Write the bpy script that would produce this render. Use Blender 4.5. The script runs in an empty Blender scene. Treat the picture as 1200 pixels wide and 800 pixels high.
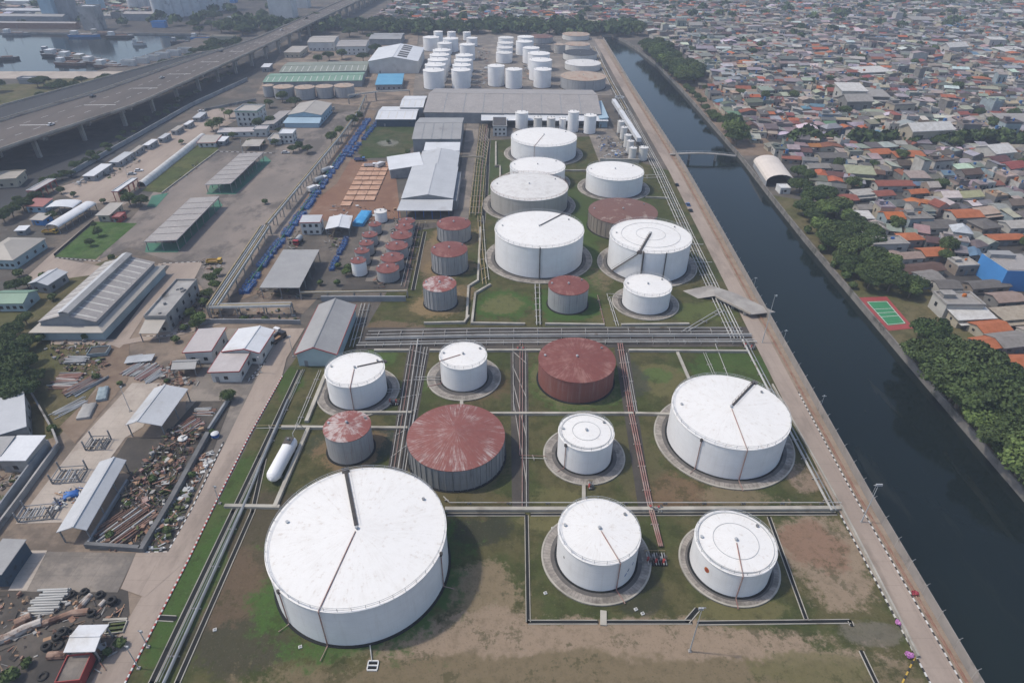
import bpy, math, random
import numpy as np
from mathutils import Vector, Matrix
random.seed(7); R = random.random; U = random.uniform
PI = math.pi
scene = bpy.context.scene
COL = scene.collection

# ------------------------------------------------------------------ camera
FPX, PITCH, ROLL, HC = 746.55, math.radians(34.25), math.radians(0.40), 120.0
cp, sp = math.cos(PITCH), math.sin(PITCH)
def G(u, v, z=0.0):
    """photo point -> the point of the place at height z (survey helper)"""
    x, y = u-600, v-400
    c, s = math.cos(-ROLL), math.sin(-ROLL)
    x, y = c*x-s*y, s*x+c*y
    dx, dy, dz = x/FPX, cp-(y/FPX)*sp, -sp-(y/FPX)*cp
    t = (z-HC)/dz
    return Vector((dx*t, dy*t, z))
def GP(pts, z=0.0): return [G(a, b, z) for a, b in pts]
def project(x, y, z):
    Z = z-HC; d = y*cp-Z*sp; u = y*sp+Z*cp
    if d < 1: return None
    a, b = FPX*x/d, -FPX*u/d
    c, s = math.cos(ROLL), math.sin(ROLL)
    return 600+c*a-s*b, 400+s*a+c*b
cam = bpy.data.objects.new('camera', bpy.data.cameras.new('camera'))
COL.objects.link(cam)
r0, u0, f0 = Vector((1,0,0)), Vector((0,sp,cp)), Vector((0,cp,-sp))
r1 = r0*math.cos(ROLL)+u0*math.sin(ROLL); u1 = u0*math.cos(ROLL)-r0*math.sin(ROLL)
cam.matrix_world = Matrix(((r1.x,u1.x,-f0.x,0),(r1.y,u1.y,-f0.y,0),(r1.z,u1.z,-f0.z,HC),(0,0,0,1)))
cam.data.sensor_width = 36; cam.data.lens = FPX/1200*36
cam.data.clip_start = 1; cam.data.clip_end = 6000
scene.camera = cam

# ------------------------------------------------------------------ world, sun
SUN_EL, SUN_AZ_VEC = math.radians(57), Vector((-1.0, 0.10, 0)).normalized()
w = bpy.data.worlds.new('World'); scene.world = w; w.use_nodes = True
nt = w.node_tree; nt.nodes.clear()
sky = nt.nodes.new('ShaderNodeTexSky'); sky.sky_type = 'NISHITA'; sky.sun_disc = False
sky.sun_elevation = SUN_EL; sky.sun_rotation = math.atan2(SUN_AZ_VEC.x, SUN_AZ_VEC.y)
sky.dust_density = 2.0; sky.air_density = 1.0; sky.ozone_density = 1.0
bg = nt.nodes.new('ShaderNodeBackground'); bg.inputs[1].default_value = 0.155
wo = nt.nodes.new('ShaderNodeOutputWorld')
nt.links.new(sky.outputs[0], bg.inputs[0]); nt.links.new(bg.outputs[0], wo.inputs[0])
sl = bpy.data.lights.new('sun', 'SUN'); sl.energy = 2.35; sl.angle = math.radians(2.2); sl.color = (1.0, .92, .80)
so = bpy.data.objects.new('sun', sl); COL.objects.link(so); so.location = (-300, 0, 500)
sd = SUN_AZ_VEC*math.cos(SUN_EL)+Vector((0,0,math.sin(SUN_EL)))
so.rotation_euler = sd.to_track_quat('Z', 'Y').to_euler()
scene.view_settings.view_transform = 'Standard'; scene.view_settings.look = 'None'
scene.view_settings.exposure = 0.16; scene.view_settings.gamma = 1
scene.cycles.max_bounces = 5; scene.cycles.diffuse_bounces = 2; scene.cycles.glossy_bounces = 2
scene.cycles.volume_bounces = 0; scene.cycles.transparent_max_bounces = 4; scene.cycles.use_denoising = True

# ------------------------------------------------------------------ materials
MATS = {}
class N:
    def __init__(s, name, rough=.85, metal=0.0, spec=.3):
        s.m = bpy.data.materials.new(name); s.m.use_nodes = True
        s.t = s.m.node_tree; s.b = s.t.nodes['Principled BSDF']
        s.b.inputs['Roughness'].default_value = rough; s.b.inputs['Metallic'].default_value = metal
        s.b.inputs['Specular IOR Level'].default_value = spec
        MATS[name] = s.m
    def n(s, typ, **kw):
        x = s.t.nodes.new(typ)
        for k, v in kw.items(): setattr(x, k, v)
        return x
    def l(s, a, b): s.t.links.new(a, b)
    def coords(s, space='world', stretch=(1,1,1)):
        if space == 'world': o = s.n('ShaderNodeNewGeometry').outputs['Position']
        else: o = s.n('ShaderNodeTexCoord').outputs['Object']
        if stretch != (1,1,1):
            v = s.n('ShaderNodeVectorMath', operation='MULTIPLY'); v.inputs[1].default_value = stretch
            s.l(o, v.inputs[0]); o = v.outputs[0]
        return o
    def noise(s, co, scale, detail=4, rough=.55, dist=0.0):
        x = s.n('ShaderNodeTexNoise'); x.inputs['Scale'].default_value = scale
        x.inputs['Detail'].default_value = detail; x.inputs['Roughness'].default_value = rough
        x.inputs['Distortion'].default_value = dist
        s.l(co, x.inputs['Vector']); return x.outputs['Fac']
    def ramp(s, fac, a, b):
        x = s.n('ShaderNodeMapRange'); x.inputs[1].default_value = a; x.inputs[2].default_value = b
        x.interpolation_type = 'SMOOTHSTEP'
        s.l(fac, x.inputs[0]); return x.outputs[0]
    def math(s, op, a, b=None):
        x = s.n('ShaderNodeMath', operation=op)
        for i, q in enumerate((a, b)):
            if q is None: continue
            if isinstance(q, (int, float)): x.inputs[i].default_value = q
            else: s.l(q, x.inputs[i])
        return x.outputs[0]
    def mix(s, fac, a, b, blend='MIX'):
        x = s.n('ShaderNodeMix', data_type='RGBA', blend_type=blend)
        for i, q in ((0, fac), (6, a), (7, b)):
            if isinstance(q, (int, float)): x.inputs[i].default_value = q
            elif isinstance(q, tuple): x.inputs[i].default_value = (*q, 1) if len(q) == 3 else q
            else: s.l(q, x.inputs[i])
        return x.outputs[2]
    def done(s, col, bump=None, bs=.3, bd=.1):
        if isinstance(col, tuple): s.b.inputs['Base Color'].default_value = (*col, 1)
        else: s.l(col, s.b.inputs['Base Color'])
        if bump is not None:
            x = s.n('ShaderNodeBump'); x.inputs['Strength'].default_value = bs; x.inputs['Distance'].default_value = bd
            s.l(bump, x.inputs['Height']); s.l(x.outputs[0], s.b.inputs['Normal'])
        return s.m
def M(name, c1, c2=None, sc=.3, c3=None, sc3=.06, thr=(.55,.7), rough=.85, metal=0, space='world', st=(1,1,1), bump=False, spec=.3):
    k = N(name, rough, metal, spec)
    co = k.coords(space, st)
    col = c1
    if c2:
        f = k.ramp(k.noise(co, sc), .3, .7); col = k.mix(f, c1, c2)
    if c3:
        f3 = k.ramp(k.noise(co, sc3, 5, .6), *thr); col = k.mix(f3, col, c3)
    return k.done(col, k.noise(co, sc*6, 3) if bump else None)

# plain materials
M('concrete', (.36,.34,.31), (.27,.25,.23), .25, (.2,.185,.165), .05)
M('concrete_pale', (.47,.42,.36), (.36,.32,.27), .15, (.26,.22,.19), .05)
M('bund_concrete', (.43,.405,.35), (.30,.28,.24), .2, (.2,.18,.15), .09, (.58,.72))
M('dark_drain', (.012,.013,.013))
def apron_mat_():
    k = N('apron_concrete', .9, 0, .2); co = k.coords('obj'); sep = k.n('ShaderNodeSeparateXYZ'); k.l(co, sep.inputs[0])
    a = k.math('FRACT', k.math('MULTIPLY', k.math('ARCTAN2', sep.outputs[1], sep.outputs[0]), 90/(2*PI)))
    cw = k.coords('world'); col = k.mix(k.ramp(k.noise(cw, .5, 5, .7), .35, .65), (.34,.31,.275), (.21,.19,.17))
    col = k.mix(k.math('MULTIPLY', k.math('LESS_THAN', a, .14), .45), col, (.1,.095,.085))
    col = k.mix(k.math('MULTIPLY', k.ramp(k.noise(cw, .16, 5, .7), .5, .64), .7), col, (.115,.105,.09))
    k.done(col)
apron_mat_()
M('pipe_white', (.47,.465,.44), (.36,.355,.335), .2, (.24,.19,.155), .15, (.6,.7), .55)
M('pipe_grey', (.26,.28,.29), (.19,.20,.21), .2, None, rough=.5)
M('pipe_yellow', (.40,.31,.16), (.28,.22,.13), .3, rough=.6)
M('pipe_red', (.27,.13,.11), (.33,.25,.22), .3, rough=.6)
M('steel_dark', (.055,.055,.055), (.09,.075,.065), .4, rough=.6)
M('steel_grey', (.25,.26,.27), (.17,.17,.17), .3, rough=.55)
M('galvanised', (.42,.44,.45), (.33,.34,.35), .3, rough=.5)
M('rail_rust', (.22,.10,.07), (.30,.2,.15), .5, rough=.7)
M('paint_white', (.72,.72,.70), (.6,.6,.58), .2, (.42,.38,.33), .12, (.62,.75), .6)
M('paint_red', (.36,.05,.045), (.28,.05,.045), .4, rough=.55)
M('paint_blue', (.025,.10,.34), (.05,.17,.45), .6, (.02,.05,.16), .25, (.5,.62), .5)
M('paint_yellow', (.55,.36,.06), (.45,.3,.06), .4, rough=.6)
M('paint_orange', (.55,.16,.03), (.4,.12,.03), .4, rough=.6)
M('paint_green', (.08,.22,.12), (.1,.26,.15), .3, rough=.7)
M('tarp_blue', (.04,.24,.50), (.08,.35,.6), .5, rough=.5)
M('rubber', (.022,.022,.022), (.04,.038,.036), .8, rough=.8)
M('wood', (.40,.26,.16), (.30,.18,.11), .4, rough=.8)
M('wood_peach', (.52,.33,.23), (.40,.23,.15), .3, (.3,.17,.11), .2, (.55,.7), rough=.85)
M('brick_brown', (.22,.12,.08), (.28,.17,.12), .4)
M('glass_dark', (.02,.025,.03), rough=.12, spec=.6)
M('door_grey', (.20,.21,.22), rough=.6)
M('wall_white', (.60,.60,.58), (.5,.5,.48), .15, (.36,.34,.31), .1, (.6,.75))
M('wall_mint', (.36,.46,.48), (.30,.38,.40), .15, (.25,.3,.3), .1, (.6,.75))
M('wall_grey', (.30,.31,.32), (.22,.23,.24), .2)
M('wall_cream', (.50,.44,.33), (.42,.37,.29), .2)
M('wall_blue', (.06,.24,.55), (.055,.21,.49), .2, rough=.75)
M('wall_lightblue', (.33,.47,.56), (.28,.4,.48), .2)
M('wall_dirty', (.40,.39,.37), (.24,.23,.22), .12, (.12,.115,.11), .1, (.52,.68))
def corrug(name, c1, c2, c3=None, thr=(.58,.72), rough=.55, sc3=.05):
    k = N(name, rough, 0.0, .35); co = k.coords('world')
    col = k.mix(k.ramp(k.noise(co, .12, 5, .65), .3, .7), c1, c2)
    fine = k.ramp(k.noise(co, 1.3, 2), .35, .65)
    col = k.mix(k.math('MULTIPLY', fine, .25), col, tuple(x*.75 for x in c1))
    if c3: col = k.mix(k.ramp(k.noise(co, sc3, 6, .65), *thr), col, c3)
    return k.done(col)
corrug('roof_grey', (.34,.335,.325), (.28,.275,.27), (.22,.21,.2))
corrug('roof_light', (.50,.51,.52), (.44,.45,.46), (.36,.35,.34))
corrug('roof_white', (.66,.67,.68), (.58,.59,.6), (.46,.44,.41))
corrug('roof_tan', (.42,.385,.335), (.35,.32,.28), (.26,.235,.21))
corrug('roof_pinkgrey', (.46,.42,.405), (.38,.35,.34), (.55,.52,.5))
corrug('roof_taupe', (.34,.315,.295), (.28,.26,.245), (.40,.36,.33), (.55,.62), .6, .9)
corrug('roof_green', (.19,.31,.22), (.16,.26,.19), (.25,.33,.26))
corrug('roof_blue', (.13,.36,.52), (.10,.30,.46), (.2,.4,.5))
corrug('roof_paleblue', (.34,.46,.54), (.29,.40,.48))
corrug('roof_red', (.33,.13,.11), (.28,.11,.1), (.4,.28,.25))
corrug('roof_mossy', (.25,.27,.21), (.19,.21,.17), (.3,.29,.25))
M('skylight', (.62,.60,.54), (.5,.48,.43), .3, rough=.4)

# white tank steel: plate seams, runs of dirt, dull patches
def tank_steel(name, base, dirt, streak=.35, rust=None, ribs=0):
    k = N(name, .5, 0, .4); co = k.coords('obj')
    nrm = k.n('ShaderNodeVectorMath', operation='MULTIPLY'); nrm.inputs[1].default_value = (1,1,0); k.l(co, nrm.inputs[0])
    nn = k.n('ShaderNodeVectorMath', operation='NORMALIZE'); k.l(nrm.outputs[0], nn.inputs[0])
    sc = k.n('ShaderNodeVectorMath', operation='SCALE'); sc.inputs['Scale'].default_value = 14; k.l(nn.outputs[0], sc.inputs[0])
    sep = k.n('ShaderNodeSeparateXYZ'); k.l(co, sep.inputs[0])
    cmb = k.n('ShaderNodeCombineXYZ'); k.l(k.math('MULTIPLY', sep.outputs[2], .06), cmb.inputs[2])
    add = k.n('ShaderNodeVectorMath', operation='ADD'); k.l(sc.outputs[0], add.inputs[0]); k.l(cmb.outputs[0], add.inputs[1])
    st = k.noise(add.outputs[0], 1.4, 6, .7)
    big = k.noise(co, .18, 4, .6)
    col = k.mix(k.math('MULTIPLY', k.ramp(big, .35, .7), .6), base, tuple(x*.86 for x in base))
    col = k.mix(k.math('MULTIPLY', k.ramp(st, .5, .72), streak), col, dirt)
    if rust: col = k.mix(k.ramp(k.noise(add.outputs[0], .9, 6, .7), .56, .66), col, rust)
    seam = k.math('FRACT', k.math('MULTIPLY', sep.outputs[2], 1/2.1))
    sm = k.math('LESS_THAN', seam, .03)
    col = k.mix(k.math('MULTIPLY', sm, .25), col, dirt)
    return k.done(col)
tank_steel('tank_white', (.83,.83,.83), (.56,.52,.47), .2)
tank_steel('tank_offwhite', (.66,.645,.61), (.40,.36,.32), .5)
tank_steel('tank_beige', (.42,.40,.365), (.24,.22,.2), .6)
tank_steel('tank_brown', (.27,.235,.2), (.13,.1,.085), .7, (.19,.11,.085))
tank_steel('tank_grey', (.36,.365,.37), (.13,.13,.13), .75)
tank_steel('tank_greydark', (.27,.275,.28), (.09,.085,.085), .8)
tank_steel('tank_greyrust', (.36,.36,.365), (.16,.14,.14), .6, (.22,.12,.11))
tank_steel('tank_redwall', (.245,.092,.076), (.30,.21,.2), .7)
def tank_roof(name, base, alt, amount=(.45,.6), fine=.0, rings=False, dirt=None, freq=9):
    """sheets radiating from the centre, flaked paint between them"""
    k = N(name, .6, 0, .35); co = k.coords('obj')
    flat = k.n('ShaderNodeVectorMath', operation='MULTIPLY'); flat.inputs[1].default_value = (1,1,0); k.l(co, flat.inputs[0])
    ln = k.n('ShaderNodeVectorMath', operation='LENGTH'); k.l(flat.outputs[0], ln.inputs[0])
    nn = k.n('ShaderNodeVectorMath', operation='NORMALIZE'); k.l(flat.outputs[0], nn.inputs[0])
    sc = k.n('ShaderNodeVectorMath', operation='SCALE'); sc.inputs['Scale'].default_value = freq; k.l(nn.outputs[0], sc.inputs[0])
    cmb = k.n('ShaderNodeCombineXYZ'); k.l(k.math('MULTIPLY', ln.outputs['Value'], .22), cmb.inputs[2])
    add = k.n('ShaderNodeVectorMath', operation='ADD'); k.l(sc.outputs[0], add.inputs[0]); k.l(cmb.outputs[0], add.inputs[1])
    ra = k.noise(add.outputs[0], 1.0, 7, .75)
    patch = k.noise(co, .2, 5, .65)
    f = k.math('ADD', k.math('MULTIPLY', ra, fine), k.math('MULTIPLY', patch, 1-fine))
    col = k.mix(k.ramp(f, *amount), base, alt)
    col = k.mix(k.math('MULTIPLY', k.ramp(k.noise(co, .6, 5, .7), .4, .75), .35), col, dirt or tuple(x*.6 for x in base))
    b = k.n('ShaderNodeTexBrick'); b.inputs['Scale'].default_value = 1.0; b.inputs['Brick Width'].default_value = 6.0; b.inputs['Row Height'].default_value = 1.9; b.inputs['Mortar Size'].default_value = .035; k.l(co, b.inputs['Vector'])
    col = k.mix(k.math('MULTIPLY', b.outputs['Fac'], .22), col, dirt or tuple(x*.5 for x in base))
    edge = k.ramp(k.math('ADD', k.noise(co, .9, 5, .7), k.math('MULTIPLY', ra, .6)), .86, 1.02)
    col = k.mix(k.math('MULTIPLY', edge, .35), col, (.42,.33,.25) if base[0] > .5 else tuple(x*.5 for x in base))
    return k.done(col)
tank_roof('roof_tank_white', (.76,.745,.715), (.71,.69,.655), (.47,.62), .55, dirt=(.68,.66,.62), freq=20)
tank_roof('roof_tank_dull', (.68,.665,.635), (.56,.54,.51), (.45,.65), .3, dirt=(.5,.47,.43))
tank_roof('roof_tank_red', (.185,.060,.048), (.29,.145,.12), (.48,.6), .5, freq=16)
tank_roof('roof_tank_flaked', (.225,.078,.064), (.43,.36,.335), (.49,.64), .62, freq=26)
tank_roof('roof_tank_scaled', (.25,.085,.07), (.48,.41,.385), (.46,.56), .35)
tank_roof('roof_tank_brown', (.175,.088,.068), (.34,.265,.22), (.54,.62), .3)
tank_roof('roof_tank_rusty', (.42,.33,.25), (.34,.18,.11), (.48,.62), .3)
tank_roof('roof_tank_pit', (.035,.035,.038), (.05,.05,.05))

# ground materials
def ground_mat(name, base, alt, zones=(), rough=.95, sc=.05, fine=.5):
    """zones: (x, y, rx, ry, colour, edge noise) patches of bare soil, wet or lush grass"""
    k = N(name, rough, 0, .15); co = k.coords('world')
    n1 = k.noise(co, sc, 6, .65); n2 = k.noise(co, fine, 4, .65); n3 = k.noise(co, .11, 5, .6)
    col = k.mix(k.ramp(n1, .42, .58), base, alt)
    col = k.mix(k.math('MULTIPLY', k.ramp(k.noise(co, sc*3.2, 6, .7), .45, .62), .55), col, tuple(x*.55 for x in base))
    sep = k.n('ShaderNodeSeparateXYZ'); k.l(co, sep.inputs[0])
    n5 = k.noise(co, .55, 7, .72)
    edge = k.math('ADD', k.math('MULTIPLY', k.math('SUBTRACT', n3, .5), 1.4), k.math('MULTIPLY', k.math('SUBTRACT', n5, .5), 1.1))
    for (zx, zy, rx, ry, c, st) in zones:
        v1 = k.n('ShaderNodeVectorMath', operation='SUBTRACT'); v1.inputs[1].default_value = (zx, zy, 0); k.l(co, v1.inputs[0])
        v2 = k.n('ShaderNodeVectorMath', operation='DIVIDE'); v2.inputs[1].default_value = (rx, ry, 1e6); k.l(v1.outputs[0], v2.inputs[0])
        ln = k.n('ShaderNodeVectorMath', operation='LENGTH'); k.l(v2.outputs[0], ln.inputs[0])
        d = k.math('ADD', ln.outputs['Value'], edge)
        f = k.math('MULTIPLY', k.ramp(d, 1.1, .8), st)
        col = k.mix(f, col, c)
    col = k.mix(k.math('MULTIPLY', k.ramp(n2, .45, .75), .35), col, tuple(x*.5 for x in alt))
    n6 = k.noise(co, 2.2, 5, .75)
    col = k.mix(k.math('MULTIPLY', k.ramp(n6, .56, .66), .42), col, tuple(x*.38 for x in base))
    col = k.mix(k.math('MULTIPLY', k.ramp(n6, .42, .33), .22), col, (.26,.225,.15))
    wd = k.ramp(k.math('ADD', k.math('MULTIPLY', k.noise(co, .13, 4, .6), .6), k.math('MULTIPLY', k.noise(co, .9, 6, .75), .4)), .545, .585)
    col = k.mix(k.math('MULTIPLY', wd, .5), col, tuple(x*.6 for x in base))
    return k.done(col, n6, .5, .12)
def slab_mat(name, base, alt, stain, joint=0, sc=.08, thr=(.5,.68), streak=None):
    k = N(name, .9, 0, .2); co = k.coords('world', streak or (1,1,1)); cw = k.coords('world')
    col = k.mix(k.ramp(k.noise(co, sc, 6, .65), .35, .65), base, alt)
    col = k.mix(k.math('MULTIPLY', k.ramp(k.noise(co, sc*.45, 6, .7), *thr), .8), col, stain)
    col = k.mix(k.math('MULTIPLY', k.ramp(k.noise(cw, 1.6, 3, .6), .5, .75), .22), col, tuple(x*.55 for x in base))
    if joint:
        b = k.n('ShaderNodeTexBrick'); b.inputs['Scale'].default_value = 1.0; b.offset = 0
        b.inputs['Brick Width'].default_value = joint; b.inputs['Row Height'].default_value = joint; b.inputs['Mortar Size'].default_value = .05
        k.l(cw, b.inputs['Vector'])
        col = k.mix(k.math('MULTIPLY', b.outputs['Fac'], .35), col, tuple(x*.45 for x in base))
    return k.done(col)
slab_mat('road_concrete', (.36,.295,.245), (.30,.245,.205), (.22,.18,.15), 6, .1, (.49,.62), (1,.3,1))
slab_mat('yard_concrete', (.275,.215,.165), (.195,.155,.12), (.11,.092,.076), 8, .09, (.47,.6))
slab_mat('asphalt', (.255,.215,.185), (.19,.165,.145), (.095,.087,.08), 0, .06, (.47,.56), (.8,.5,1))
slab_mat('road_asphalt', (.06,.062,.065), (.05,.051,.053), (.08,.08,.08), 0, .05, (.5,.7), (1,.2,1))
slab_mat('road_brown', (.135,.115,.102), (.105,.093,.084), (.18,.155,.135), 0, .05, (.5,.7), (1,.1,1))
slab_mat('slab_pale', (.45,.39,.33), (.38,.33,.28), (.28,.23,.19), 4, .1)
slab_mat('slab_grey', (.205,.18,.155), (.15,.135,.12), (.29,.25,.21), 5, .1, (.48,.6))
slab_mat('soil', (.215,.16,.115), (.155,.11,.08), (.26,.20,.15), 0, .12)
slab_mat('soil_red', (.225,.13,.085), (.19,.105,.07), (.26,.17,.12), 0, .12)
slab_mat('soil_dark', (.085,.075,.065), (.06,.055,.05), (.14,.12,.10), 0, .1)
slab_mat('green_floor', (.075,.19,.135), (.06,.155,.11), (.12,.17,.13), 0, .15)
slab_mat('court_red', (.32,.07,.07), (.28,.06,.06), (.25,.07,.06), 0, .2)
slab_mat('court_green', (.05,.22,.10), (.045,.19,.09), (.06,.2,.1), 0, .3)
ground_mat('town_ground', (.165,.14,.118), (.10,.095,.085), rough=.95, sc=.03)
ground_mat('grass_plain', (.075,.095,.032), (.11,.115,.045))
ground_mat('grass_weedy', (.10,.10,.042), (.135,.115,.06), ())

class MB:
    def __init__(s): s.v, s.f, s.m, s.mats, s.smooth = [], [], [], [], False
    def mi(s, mat):
        if mat not in s.mats: s.mats.append(mat)
        return s.mats.index(mat)
    def poly(s, pts, mat):
        b = len(s.v); s.v += [tuple(p) for p in pts]; s.f.append(tuple(range(b, b+len(pts)))); s.m.append(s.mi(mat))
    def grid(s, ring_a, ring_b, mat, close=True):
        n = len(ring_a); b = len(s.v); s.v += [tuple(p) for p in ring_a]+[tuple(p) for p in ring_b]; k = s.mi(mat)
        for i in range(n if close else n-1):
            j = (i+1) % n; s.f.append((b+i, b+j, b+n+j, b+n+i)); s.m.append(k)
    def prism(s, pts, z0, z1, mat, top=None):
        a = [(p[0], p[1], z0) for p in pts]; c = [(p[0], p[1], z1) for p in pts]
        s.grid(a, c, mat); s.poly(c, top or mat); s.poly(a[::-1], mat)
    def box(s, cx, cy, z0, z1, sx, sy, mat, rot=0.0):
        c, q = math.cos(rot), math.sin(rot)
        pts = [(cx+c*x-q*y, cy+q*x+c*y) for x, y in ((-sx/2,-sy/2),(sx/2,-sy/2),(sx/2,sy/2),(-sx/2,sy/2))]
        s.prism(pts, z0, z1, mat)
    def beam(s, p, q, w, h, mat):
        p, q = Vector(p), Vector(q); d = q-p
        if d.length < 1e-6: return
        d.normalize(); up = Vector((0,0,1)) if abs(d.z) < .95 else Vector((1,0,0))
        a = d.cross(up).normalized()*w/2; b = a.cross(d).normalized()*h/2
        A = [p-a-b, p+a-b, p+a+b, p-a+b]; B = [q-a-b, q+a-b, q+a+b, q-a+b]
        s.grid(A, B, mat); s.poly(A[::-1], mat); s.poly(B, mat)
    def tube(s, path, r, mat, n=8):
        path = [Vector(p) for p in path]; rings = []
        for i, p in enumerate(path):
            d = (path[min(i+1, len(path)-1)]-path[max(i-1, 0)])
            if d.length < 1e-6: d = Vector((0,1,0))
            d.normalize(); up = Vector((0,0,1)) if abs(d.z) < .9 else Vector((1,0,0))
            a = d.cross(up).normalized(); b = a.cross(d).normalized()
            rings.append([p+(a*math.cos(t)+b*math.sin(t))*r for t in [2*PI*k/n for k in range(n)]])
        for A, B in zip(rings, rings[1:]): s.grid(A, B, mat)
        s.poly(rings[0][::-1], mat); s.poly(rings[-1], mat)
    def lathe(s, cx, cy, prof, mat, n=32, a0=0, cap=True):
        rings = [[(cx+r*math.cos(a0+2*PI*k/n), cy+r*math.sin(a0+2*PI*k/n), z) for k in range(n)] for r, z in prof]
        b = len(s.v); k = s.mi(mat)
        for rg in rings: s.v += rg
        for i in range(len(rings)-1):
            for j in range(n):
                jj = (j+1) % n; s.f.append((b+i*n+j, b+i*n+jj, b+(i+1)*n+jj, b+(i+1)*n+j)); s.m.append(k)
        if cap and prof[-1][0] > .001: s.f.append(tuple(b+(len(rings)-1)*n+j for j in range(n))); s.m.append(k)
def obj(name, mb, parent=None, smooth=False):
    me = bpy.data.meshes.new(name)
    off = parent.location if parent is not None else Vector((0,0,0))
    p = parent.parent if parent is not None else None
    while p is not None: off = off+p.location; p = p.parent
    me.from_pydata([(a-off.x, b-off.y, c-off.z) for a, b, c in mb.v], [], mb.f)
    for m in mb.mats: me.materials.append(MATS[m])
    me.polygons.foreach_set('material_index', mb.m)
    if smooth: me.polygons.foreach_set('use_smooth', [len(f) == 4 for f in mb.f])
    me.update()
    o = bpy.data.objects.new(name, me); COL.objects.link(o)
    if parent is not None: o.parent = parent
    return o
def tag(o, label, cat, group=None):
    o['label'] = label; o['category'] = cat
    if group: o['group'] = group
    return o
def thing(name, label, cat, loc, group=None, rz=0.0):
    o = bpy.data.objects.new(name, None); COL.objects.link(o); o.empty_display_size = .5
    o.location = Vector(loc); o.rotation_euler.z = rz
    return tag(o, label, cat, group)
def struct(name, mb, kind='structure'):
    o = obj(name, mb); o['kind'] = kind; return o
def copy_tree(o, loc=None, rz=None, scale=None, parent=None):
    c = o.copy(); COL.objects.link(c)
    if parent is not None: c.parent = parent
    if loc is not None: c.location = loc
    if rz is not None: c.rotation_euler.z = rz
    if scale is not None: c.scale = scale
    for ch in KIDS[o]: copy_tree(ch, parent=c)
    return c
KIDS = None
def index_kids():
    global KIDS
    from collections import defaultdict
    KIDS = defaultdict(list)
    for o in scene.objects:
        if o.parent is not None: KIDS[o.parent].append(o)
HAZE = 0.0003
slab_mat('verge_soil', (.29,.235,.185), (.24,.19,.145), (.17,.12,.085), 0, .2)
# ------------------------------------------------------------------ setting: ground, canal, harbour
def interp(tab, y):
    if y <= tab[0][0]: return tab[0][1]
    for (a, b), (c, d) in zip(tab, tab[1:]):
        if y <= c: return b+(d-b)*(y-a)/(c-a)
    return tab[-1][1]
WALL = [(-300,85.5),(60,87.2),(107,87.6),(175,89.8),(270,93.0),(345,95.0),(540,95.4),(760,98),(800,98)]
BANK = [(-300,128),(160,128.6),(260,129.6),(310,131.2),(370,133.8),(540,135.5),(640,133.8),(712,128),(760,122),(800,112)]
def wall_x(y): return interp(WALL, y)
def bank_x(y): return interp(BANK, y)
HARB = [(585,-364,-900),(610,-362,-900),(690,-354,-1000),(745,-348,-1000),(790,-348,-1000)]
g = MB()
ys = [-300,0,60,107,160,175,260,270,310,345,370,540,585,610,640,690,712,745,760,790,800,1100,1500,2600]
def hx(y): return (interp([(a,b) for a,b,c in HARB], y), interp([(a,c) for a,b,c in HARB], y))
for a, b in zip(ys, ys[1:]):
    def strip(xa0, xa1, xb0, xb1): g.poly([(xa0,a,0),(xa1,a,0),(xb1,b,0),(xb0,b,0)], 'town_ground')
    can = b <= 800; har = a >= 585 and b <= 790
    ra, rb = (wall_x(a)+1.2, wall_x(b)+1.2) if can else (1800, 1800)
    if har:
        (ea, wa), (eb, wb) = hx(a), hx(b)
        strip(-1800, wa, -1800, wb); strip(ea, ra, eb, rb)
    else: strip(-1800, ra, -1800, rb)
    if can: strip(bank_x(a), 1800, bank_x(b), 1800)
struct('ground', g)
k = N('water', .1, 0, .36); co = k.coords('world')
b_ = k.noise(co, .55, 4, .6); k.b.inputs['IOR'].default_value = 1.33
k.done(k.mix(k.ramp(k.noise(co, .012, 3, .5), .4, .6), k.mix(k.ramp(k.noise(k.coords('world',(.35,.06,1)), .5, 6, .7), .56, .66), (.006,.011,.011), (.014,.018,.016)), (.008,.014,.013)), b_, .1, .12)
wt = MB(); wt.poly([(60,-300,-2.2),(160,-300,-2.2),(160,830,-2.2),(60,830,-2.2)], 'water'); struct('canal_water', wt)
wt = MB(); wt.poly([(-1050,580,-1.6),(-300,580,-1.6),(-300,795,-1.6),(-1050,795,-1.6)], 'water'); struct('harbour_water', wt)
M('concrete_grey', (.22,.205,.185), (.15,.14,.13), .3, (.09,.09,.075), .2, (.5,.65))
# masonry banks under the ground's edge
bk = MB()
yy = [-300,0,60,107,160,175,260,270,310,345,370,540,640,712,760,800]
for a, b in zip(yy, yy[1:]):
    bk.poly([(wall_x(a)+1.2,a,0),(wall_x(b)+1.2,b,0),(wall_x(b)+1.6,b,-3.2),(wall_x(a)+1.6,a,-3.2)], 'concrete')
    bk.poly([(bank_x(a),a,0),(bank_x(a)-.15,a,-3.2),(bank_x(b)-.15,b,-3.2),(bank_x(b),b,0)], 'concrete_grey')
bk.poly([(wall_x(800)+1.2,800,0),(bank_x(800),800,0),(bank_x(800),800,-3.2),(wall_x(800)+1.2,800,-3.2)], 'concrete')
for (a,e,w0),(b,e2,w2) in zip(HARB, HARB[1:]):
    bk.poly([(e,a,0),(e,a,-3),(e2,b,-3),(e2,b,0)], 'concrete'); bk.poly([(w0,a,0),(w2,b,0),(w2,b,-3),(w0,a,-3)], 'concrete')
for (a,e,w0) in (HARB[0], HARB[-1]): bk.poly([(e,a,0),(w0,a,0),(w0,a,-3),(e,a,-3)], 'concrete')
struct('embankment', bk)
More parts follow.
